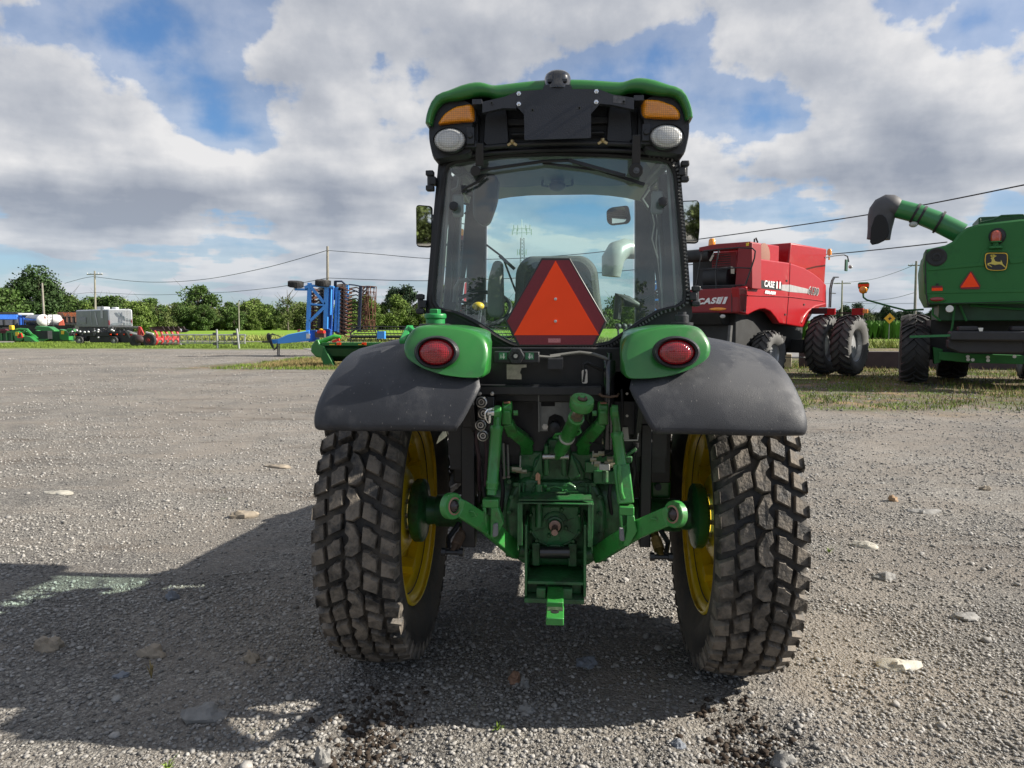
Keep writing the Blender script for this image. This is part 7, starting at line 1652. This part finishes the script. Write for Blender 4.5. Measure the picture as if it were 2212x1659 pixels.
# camper
y_ = 70.0; cmp = bgroot('motor_camper', 215, y_, 'grey and white motor camper parked behind the black implement', 'camper')
Q = lambda x, y, d=0: AL(x, y, y_+d)
CW = mat('camper_white', (.50, .52, .54), .4, var=.05, scale=1); CG = mat('camper_grey_side', (.09, .10, .095), .35, var=.35, scale=.8)
zt_c = Q(1200, 708).z; zb_c = Q(1200, 905).z
xa, xb, xc = Q(838, 708, 6).x, Q(1195, 708).x, Q(1430, 708).x
_a, _b = T(233, 701, 70), T(163, 701, 75.5); cof = Vector((_b.x-_a.x, 5.5, 0))
q = MB(); q.prism([(xb, y_, zb_c), (xb, y_, zt_c), (xc-.05, y_+.5, zt_c), (xc, y_+.5, zt_c-.3), (xc, y_+.5, zb_c)], cof); bodyc = q.build('camper_body', CW, cmp, bevel=.12, seg=3)
sx0 = Vector((xb, y_, 0)); sx1 = sx0+cof; sp_ = lambda t, z, o=0.0: sx0.lerp(sx1, t)+Vector((-.02-o*.5, -.03-o, z))
MB().prism([sp_(.02, zb_c), sp_(.98, zb_c), sp_(.98, zt_c-.12), sp_(.02, zt_c-.12)], (.02, 0, 0)).build('grey_side_panel', CG, bodyc)
q = MB(); q.prism([sp_(.66, zt_c-1.5, .03), sp_(.84, zt_c-1.5, .03), sp_(.84, zt_c-.8, .03), sp_(.66, zt_c-.8, .03)], (.02, 0, 0)); q.build('side_window', mat('dark_window', (.01, .012, .015), .1), bodyc, smooth=0)
q = MB(); q.prism([sp_(.14, zb_c+.9, .03), sp_(.20, zb_c+.9, .03), sp_(.20, zb_c+2.0, .03), sp_(.14, zb_c+2.2, .03)], (.02, 0, 0)); q.prism([sp_(.5, zb_c+.2, .03), sp_(.505, zb_c+.2, .03), sp_(.505, zt_c-.2, .03), sp_(.5, zt_c-.2, .03)], (.02, 0, 0)); q.prism([sp_(.30, zb_c+.2, .03), sp_(.33, zb_c+.2, .03), sp_(.38, zt_c-.3, .03), sp_(.36, zt_c-.3, .03)], (.02, 0, 0)); q.build('side_stripe', mat('pale_stripe', (.35, .36, .35), .4), bodyc, smooth=0)
q = MB(); f_ = lambda x, y, o=.06: Q(x, y, -o)+Vector((0, 0, 0))
rot_ = lambda P_: [Vector((p.x, y_-.05+(p.x-xb)/(xc-xb)*.5, p.z)) for p in P_]
q.prism(rot_([f_(x, y) for x, y in ((1270, 740), (1380, 810), (1420, 820), (1420, 835), (1370, 828), (1290, 775))]), (0, .03, 0)); q.prism(rot_([f_(x, y) for x, y in ((1240, 862), (1425, 858), (1428, 888), (1225, 890))]), (0, .03, 0)); q.build('rear_swoosh', mat('camper_blue_grey', (.30, .34, .36), .4), bodyc, smooth=0)
q = MB(); 
for x in (1360, 1386): q.tube(rot_([f_(x, 695, .2), f_(x+2, 880, .2)]), .02, 4)
for y in range(710, 880, 20): q.tube(rot_([f_(1360, y, .2), f_(1388, y, .2)]), .015, 4)
q.v = [p+Vector((0, -.12, 0)) for p in q.v]; q.build('ladder', GREYRIM, bodyc)
for x, y in ((1208, 860), (1424, 850)): MB().box(Q(x, y)+Vector((0, (0 if x < 1300 else .5)-.04, 0)), (.14, .05, .5)).build('tail_lamp', REDLENS, bodyc, bevel=.02)
MB().box(Q(1320, 876)+Vector((0, .18, 0)), (.55, .05, .2)).build('number_plate', LABELW, bodyc)
q = MB(); q.box(sx0+cof*.4+Vector((.6, .6, zt_c+.12)), (.9, .9, .35)); q.box(sx0+cof*.08+Vector((.7, .6, zt_c+.08)), (.5, .5, .25)); q.build('roof_unit', CW, bodyc, bevel=.05)
q = MB(); q.prism([(xb+.1, y_+.1, .5), (xb+.1, y_+.1, zb_c), (xc-.1, y_+.6, zb_c), (xc-.1, y_+.6, .5)], cof*.97); q.build('underbody', DARK, cmp)
for x, d in ((xb+.1, .8), (xb-1.4, 5.5)): wheelL(cmp, Vector((x+.2, y_+d-.9, .45)), .45, .3, .22)
OFF = Vector((0, 0, 0))
# dump trucks / tanker
y_ = 80.0; tk_ = bgroot('tank_trailer', 85, y_, 'cylindrical tank trailer with a white end and ladder', 'tank trailer'); Q = lambda x, y, d=0: AL(x, y, y_+d)
a = Q(480, 832); r_ = (Q(480, 768).z-Q(480, 902).z)/2; ax = Vector((-5.2, 4.2, 0)).normalized(); L_t = 5.5
a = Vector((a.x, y_, (Q(480, 768).z+Q(480, 902).z)/2))
MB().lathe(a, ax, [(0, -.45), (r_*.5, -.38), (r_*.8, -.22), (r_, 0)], 32, cap=False).build('tank_end', WHITE, tk_, smooth=60)
MB().lathe(a+ax*.02, ax, [(r_, 0), (r_, L_t), (0, L_t+.3)], 32).build('tank_shell', mat('tank_steel', (.25, .25, .28), .25, metal=.85, var=.4, scale=1.2), tk_, smooth=40)
b = Vector((Q(528, 832).x, y_+2.0, a.z)); MB().lathe(b, (1, .1, 0), [(r_*.9, -1.4), (r_, -1.2), (r_, .0), (r_*.8, .3), (0, .4)], 28).build('white_tank', WHITE, tk_, smooth=50)
q = MB(); c = Q(540, 832, -1)
for dx in (-.32, .32): q.cyl((c.x+dx, y_-.8, .6), (c.x+dx, y_-.8, Q(0, 765).z), .04, n=5)
for z in np.arange(.8, Q(0, 765).z, .35): q.cyl((c.x-.32, y_-.8, z), (c.x+.32, y_-.8, z), .03, n=5)
q.build('ladder', DARK, tk_); q = MB(); q.bb((a.x-4.6, y_+.5, .5), (a.x+3.5, y_+2.6, a.z-r_*.8)); q.build('underframe', DARK, tk_)
MB().prism([Vector((Q(x, 0).x, y_-.50, Q(0, y).z)) for x, y in ((478, 795), (487, 780), (497, 795), (497, 818), (478, 818))], (0, .02, 0)).build('red_mark', mat('red_plastic', (.6, .03, .02), .4), tk_, smooth=0)
for x in (-3.6, -2.5, .6, 1.6): wheelL(tk_, Vector((a.x+x, y_+.3, .5)), .5, .3, .25)
OFF = Vector((0, 0, 0))
for nm, lb, x0, x1, yt, yb, m_, y_, extra in (('dump_truck', 'orange tipper truck body beside the tank trailer', 645, 830, 742, 900, mat('orange_tipper', (.48, .13, .04), .6, var=.3, scale=2), 82.0, 1),
                                  ('dump_truck', 'blue tipper box beside the tank trailer', 122, 262, 785, 885, mat('truck_blue', (.03, .14, .55), .5, var=.2), 84.0, 2),
                                  ('dump_truck', 'dark tipper with a blue top edge at the left frame edge', -150, 128, 742, 890, mat('truck_dark', (.06, .065, .08), .5, var=.3), 82.0, 3)):
    r_ = bgroot(nm, .1953*(x0+x1)/2, y_, lb, 'truck'); Q = lambda x, y, d=0: AL(x, y, y_+d)
    za, zb = Q(0, yt).z, Q(0, yb).z; xa_, xb_ = Q(x0, 0).x, Q(x1, 0).x
    if extra == 1:
        zm = Q(0, 795).z; MB().loft([V3([(xa_+.2, zm), (xb_-.1, zm), (xb_-.1, zm+.05), (xa_+.2, zm+.05)], y_), V3([(xa_, za-.1), (xb_, za-.1), (xb_, za), (xa_, za)], y_)]).build('rim_edge', MID, r_)
        MB().prism([(xa_, y_, za), (xb_, y_, za), (xb_-.1, y_, zm), (xa_+.3, y_, zm)], (-1, 4.5, 0)).build('tipper_body', m_, r_, bevel=.03)
        q = MB(); q.bb((xa_+.3, y_+.1, zb+.2), (xb_-.1, y_+4, zm)); q.build('chassis', DARK, r_)
        q = MB()
        for k in range(5): q.bb((xa_+.5+k*.55, y_, zb+.5), (xa_+.7+k*.55, y_+.12, zm-.05))
        q.build('rib', mat('brown_rib', (.12, .06, .04), .6), r_)
        MB().prism([(Q(600, 0).x, y_-.4, Q(0, 900).z), (Q(620, 0).x, y_-.4, Q(0, 850).z), (Q(660, 0).x, y_-.4, Q(0, 820).z), (Q(672, 0).x, y_-.4, Q(0, 900).z)], (0, 1.6, 0)).build('cab', mat('cab_red_brown', (.38, .08, .045), .5, var=.2), r_, bevel=.05)
    elif extra == 2:
        MB().loft([V3([(xa_, zb), (xb_-.3, zb), (xb_, za), (xa_, za)], y_), V3([(xa_, zb), (xb_-.3, zb), (xb_, za), (xa_, za)], y_+4)]).build('tipper_body', m_, r_, bevel=.04)
        q = MB()
        for k in range(4): x = xa_+(xb_-xa_)*(k+.3)/4; q.bb((x, y_-.08, zb), (x+.12, y_, za-.05))
        q.bb((xa_-.05, y_-.1, za-.1), (xb_+.05, y_, za)); q.build('rib', mat('truck_blue_dark', (.02, .07, .30), .5), r_)
        MB().bb((xa_, y_-.3, za+.05), (xb_+.6, y_+1, za+.35)).build('roof_deflector', CW, r_, bevel=.1)
        q = MB(); q.bb((xa_, y_+.1, .4), (xb_-.2, y_+3.8, zb)); q.build('chassis', DARK, r_)
    else:
        MB().bb((xa_, y_, zb), (xb_, y_+5, za-.55)).build('tipper_body', m_, r_, bevel=.05); MB().bb((xa_, y_-.06, za-.9), (xb_, y_+5.02, za-.25)).build('blue_tarp', mat('tarp_blue', (.03, .15, .6), .6, var=.2), r_, bevel=.05); MB().bb((xa_, y_-.1, za-.25), (xb_+.05, y_+5, za)).build('top_rail', DARK, r_)
        q = MB()
        for k in range(9): x = xa_+.4+k*1.2; q.bb((x, y_-.09, zb), (x+.15, y_, za-.9))
        q.build('rib', DARK, r_); q = MB(); q.bb((xa_, y_+.2, .4), (xb_-.2, y_+4.8, zb)); q.build('chassis', DARK, r_)
    for k in range(2): wheelL(r_, Vector(((xa_+xb_)/2-.6+k*1.2, y_+.25, .5)), .5, .3, .25)
    r_.rotation_euler = (0, 0, R(33)); r_.scale = (.84, 1, 1)
    OFF = Vector((0, 0, 0))
# green headers at left
BG = mat('bright_header_green', (.025, .19, .04), .38, var=.08, scale=1, coat=.4)
for k, (lb, px, y_) in enumerate((('green header with yellow mark and pointed dividers at the left edge', 30, 62.0), ('second green header beside the black implement', 110, 66.0))):
    r_ = bgroot('combine_header', px, y_, lb, 'header'); Q = lambda x, y, d=0: AL(x, y, y_+d)
    if k == 0:
        q = MB(); a, b = Q(-300, 960), Q(180, 1065); q.bb((a.x, y_+.3, b.z), (b.x, y_+1.0, a.z)); q.build('header_back', mat('deep_green_panel', (.010, .060, .020), .45), r_, bevel=.03)
        q = MB()
        for x in range(-260, 170, 60): p0 = Q(x, 970); q.bb((p0.x, y_+.22, Q(0, 1060).z), (p0.x+.15, y_+.3, p0.z))
        q.bb((Q(-300, 0).x, y_+.2, Q(0, 972).z), (Q(200, 0).x, y_+.35, Q(0, 950).z)); q.build('back_rib', BG, r_)
        MB().prism([Q(x, y) for x, y in ((138, 985), (165, 955), (200, 952), (255, 990), (262, 1040), (225, 1065), (170, 1060))], (0, .6, 0)).build('end_shield', BG, r_, bevel=.05)
        MB().prism([Q(x, y, -.1) for x, y in ((262, 1058), (268, 1002), (330, 1012), (400, 1070), (270, 1066))], (0, .5, 0)).build('divider_point', BG, r_, bevel=.05)
        q = MB()
        for pts in ([(195, 1022), (215, 985), (235, 975), (250, 1020)], [(195, 1022), (250, 1025)]): q.tube([Q(x, y, -.06) for x, y in pts], .06, 5)
        q.build('red_mark', mat('red_plastic', (.6, .03, .02), .4), r_)
        MB().box(Q(187, 985, -.02), (.3, .03, .34)).build('yellow_decal', LABELY, r_); MB().box(Q(130, 914, 0), (.34, .3, .4)).build('yellow_motor', LABELY, r_, bevel=.05)
        q = MB(); q.tube([Q(140, 945, .3), Q(220, 930, .3), Q(300, 935, .3), Q(350, 990, .3)], .12, 6); q.tube([Q(240, 950, .5), Q(380, 1010, .5), Q(410, 1040, .5)], .15, 6); q.build('reel_arm', BG, r_)
        q = MB(); q.tube([Q(150, 960, .6), Q(330, 1000, .6)], .25, 6); q.bb((Q(260, 0).x, y_+.6, Q(0, 1040).z), (Q(420, 0).x, y_+1.2, Q(0, 950).z)); q.build('reel', DARK, r_)
        MB().prism([Q(x, y, .2) for x, y in ((0, 930), (50, 928), (80, 945), (60, 975), (0, 975))], (0, .3, 0)).build('dark_red_guard', mat('dark_red', (.12, .015, .03), .5), r_)
    else:
        q = MB(); q.bb((Q(410, 0).x, y_+.3, Q(0, 1070).z), (Q(690, 0).x, y_+1.0, Q(0, 955).z)); q.build('header_back', mat('deep_green_panel', (.010, .060, .020), .45), r_)
        MB().prism([Q(x, y) for x, y in ((652, 930), (720, 945), (760, 985), (765, 1055), (690, 1055), (660, 1040))], (0, .6, 0)).build('end_shield', BG, r_, bevel=.05)
        MB().prism([Q(x, y, -.2) for x, y in ((400, 1062), (430, 985), (490, 985), (525, 1040), (480, 1068))], (0, .5, 0)).build('divider_point', BG, r_, bevel=.05)
        MB().prism([Q(x, y, -.2) for x, y in ((372, 990), (395, 940), (422, 945), (425, 985), (400, 1010))], (0, .4, 0)).build('gear_shield', BG, r_, bevel=.04)
        MB().prism([Q(x, y, .3) for x, y in ((378, 925), (400, 895), (540, 905), (600, 945), (600, 965), (440, 950))], (0, .8, 0)).build('reel_cover', BG, r_, bevel=.04)
        MB().prism([Q(x, y, -.1) for x, y in ((730, 955), (740, 925), (805, 925), (830, 960))], (0, .4, 0)).build('side_cover', BG, r_, bevel=.04)
        MB().box(Q(692, 968, -.03), (.3, .03, .34)).build('yellow_decal', LABELY, r_)
        MB().bb((Q(690, 0).x, y_-.1, Q(0, 1085).z+.0), (Q(830, 0).x, y_+.2, Q(0, 1070).z)).build('skid', BG, r_)
    q = MB(); q.bb((Q(60 if k == 0 else 450, 0).x, y_+.4, -.02), (Q(200 if k == 0 else 680, 0).x, y_+.9, Q(0, 1060).z)); q.build('stand', DARK, r_)
    OFF = Vector((0, 0, 0))
# black seeder / pickup
y_ = 58.5; r_ = bgroot('black_implement', 225, y_, 'long black towed implement with two white-rimmed wheels in front of the camper', 'implement'); Q = lambda x, y, d=0: AL(x, y, y_+d)
BKI = mat('implement_black', (.022, .022, .026), .45, var=.4, scale=2)
q = MB(); q.bb((Q(770, 0).x, y_, Q(0, 1010).z), (Q(1420, 0).x, y_+1.2, Q(0, 960).z)); q.bb((Q(930, 0).x, y_+.1, Q(0, 1075).z), (Q(1200, 0).x, y_+1.0, Q(0, 1000).z)); q.build('frame', BKI, r_, bevel=.04)
q = MB(); q.prism([Q(x, y) for x, y in ((830, 1010), (860, 975), (930, 960), (960, 1010), (945, 1070), (905, 1035), (865, 1020), (835, 1040))], (0, .5, 0)); q.prism([Q(x, y) for x, y in ((1190, 960), (1380, 960), (1400, 985), (1480, 1060), (1470, 1080), (1320, 1080), (1300, 1030), (1250, 1020), (1215, 1035))], (0, .5, 0)); q.build('fender', BKI, r_, bevel=.04)
q = MB(); rnd_ = random.Random(3)
for k in range(46):
    x = rnd_.uniform(770, 1400); y = rnd_.uniform(925, 1000); p = Q(x, y, rnd_.uniform(-.1, .5)); q.box(p, (rnd_.uniform(.06, .35), .15, rnd_.uniform(.06, .3)))
q.build('hydraulic_part', mat('dark_grey_parts', (.06, .06, .065), .5, var=.5, island=.6), r_)
q = MB()
for x, y in ((885, 958), (935, 965), (1085, 960), (1088, 940), (1050, 955), (1235, 940), (1255, 950), (1090, 1025), (800, 960), (848, 945), (978, 962)): q.ell(Q(x, y, -.15), .10, 8, 6)
q.build('bright_fitting', GREYRIM, r_)
q = MB(); q.tube([Q(1200, 912, .2), Q(1550, 905, .2)], .05, 6)
for x in range(1210, 1550, 16): q.tube([Q(x, 912, .2), Q(x+14, 906, .0), Q(x+10, 930, .2)], .03, 4)
q.build('tine_bar', mat('dull_steel_tines', (.25, .25, .25), .5, metal=.5), r_)
MB().prism([Q(x, y, -.2) for x, y in ((1390, 960), (1400, 945), (1520, 985), (1500, 1000), (1480, 1062), (1430, 1030))], (0, .3, 0)).build('white_end_plate', mat('plate_grey', (.14, .14, .14), .4), r_, bevel=.02)
q = MB(); q.prism([Q(x, y, -.25) for x, y in ((1440, 962), (1525, 990), (1520, 1002), (1432, 975))], (0, .03, 0)); q.build('white_stripe', LABELW, r_)
q = MB()
for x in (845, 1222, 1290, 1372): q.box(Q(x, 988, -.1), (.12, .05, .1))
q.build('red_reflector', ORANGE, r_)
q = MB(); q.prism([Q(x, y, -.3) for x, y in ((1428, 980), (1450, 985), (1490, 1050), (1475, 1062))], (0, .05, 0)); q.build('red_stripe', RED, r_)
for x, y, r0 in ((878, 1060, 44), (1262, 1072, 42)): R_ = (Q(0, y-r0).z-Q(0, y+r0).z)/2; c = Q(x, y, -.3); wheelL(r_, Vector((c.x, y_-.2, R_)), R_, .3, R_*.55, m=mat('white_rim', (.45, .45, .44), .5))
OFF = Vector((0, 0, 0))
# red plough
y_ = 52.0; r_ = bgroot('reversible_plough', 350, y_, 'red reversible plough with curved legs at the end of the implement row', 'plough'); Q = lambda x, y, d=0: AL(x, y, y_+d)
PR = mat('plough_red', (.34, .022, .022), .45, var=.15, scale=2)
q = MB(); q.bar(Q(1720, 1035, 1), Q(1975, 1030, 2.5), .22, .28); q.build('main_beam', PR, r_, bevel=.03)
q = MB()
for k, x in enumerate((1730, 1790, 1845, 1905, 1965)):
    d = 1+k*.35
    q.tube([Q(x-5, 1030, d), Q(x+10, 1000, d), Q(x-5, 965, d), Q(x-20, 950, d)], [.10, .10, .09, .07], 6); q.tube([Q(x-5, 1035, d), Q(x+12, 1065, d), Q(x-5, 1095, d), Q(x-20, 1110, d)], [.10, .10, .09, .07], 6)
q.build('plough_leg', PR, r_, smooth=60)
q = MB()
for k, x in enumerate((1710, 1770, 1825, 1885, 1945)):
    d = 1+k*.35
    for y, s in ((925, 1), (1118, -1)): a = Q(x, y, d); q.prism([a+Vector((-.5, 0, .10*s)), a+Vector((.5, .2, .18*s)), a+Vector((.6, .3, -.12*s)), a+Vector((-.1, .1, -.25*s))], (0, .15, 0))
q.build('mouldboard', mat('dark_share', (.05, .035, .035), .45, metal=.5, var=.4, scale=5), r_)
q = MB()
for y in (945, 1112): q.prism([Q(x, yy, 2.6) for x, yy in ((1960, y-22), (2010, y-22), (2088, y), (2050, y+20), (1965, y+25))], (0, .2, 0))
q.build('end_share', BKI, r_, bevel=.02); q = MB()
for y in (945, 1105): q.lathe(Q(1992, y, 2.55), (0, -1, 0), [(.16, 0), (.10, .05), (0, .05)], 12)
q.build('share_hub', GREYRIM, r_)
q = MB(); q.bar(Q(1550, 905, 0), Q(1535, 1000, 0), .18, .2); q.bar(Q(1545, 910, 0), Q(1585, 990, 0), .14, .2); q.bar(Q(1640, 1050, .3), Q(1710, 1000, .6), .18, .2); q.bar(Q(1530, 1000, .3), Q(1720, 1035, 1), .25, .25); q.build('headstock', PR, r_, bevel=.02)
q = MB(); q.bar(Q(1490, 1040, -.2), Q(1720, 1040, .4), .4, .4); q.ell(Q(1550, 1045, -.3), (.4, .3, .35), 12, 8); q.bar(Q(1530, 1100, 0), Q(1620, 1100, 0), .2, .1); q.build('turnover_unit', mat('dark_rust_parts', (.05, .03, .03), .6, var=.4), r_)
q = MB(); q.bar(Q(1615, 965, .1), Q(1695, 985, .1), .12, .1); q.build('steel_cylinder', LBL, r_)
c = Q(1670, 1085, -.1); wheelL(r_, Vector((c.x, y_-.3, .52)), .52, .25, .22, m=PR); c = Q(1510, 1085, -.3); wheelL(r_, Vector((c.x, y_-.4, .48)), .48, .2, .2, m=DARK)
OFF = Vector((0, 0, 0))
# truss gate on the grass
y_ = 49.0; r_ = bgroot('truss_gate', 460, y_, 'long grey metal truss lying between two posts on the grass strip', 'truss'); Q = lambda x, y, d=0: AM(x, y, y_+d)
GV = mat('galvanised_tube', (.33, .34, .34), .5, metal=.4, var=.15, scale=3)
xs_ = [-330+70*k for k in range(12)]; q = MB(); q.tube([Q(-350, 885), Q(425, 886)], .04, 6); q.tube([Q(-350, 960), Q(425, 962)], .04, 6); q.tube([Q(-350, 880, .5), Q(425, 881, .5)], .035, 6)
for i, x in enumerate(xs_[:-1]): q.tube([Q(x, 885), Q(x, 962)], .03, 5); q.tube([Q(x, 962), Q(x+70, 885)], .022, 5)
q.tube([Q(418, 880), Q(418, 965)], .05, 6); q.build('truss', GV, r_)
for x, t, b in ((155, 832, 1003), (343, 826, 1003)):
    MB().tube([Q(x, t, -.1), Q(x+(12 if x < 200 else 22), b+18, -.1)], .07, 8).build('post', GV, r_)
    q = MB(); q.box(Q(x-18, 876, -.05), (.2, .2, .2)); q.box(Q(x-16, 966, -.05), (.2, .2, .2)); q.build('clamp', MID, r_)
OFF = Vector((0, 0, 0))
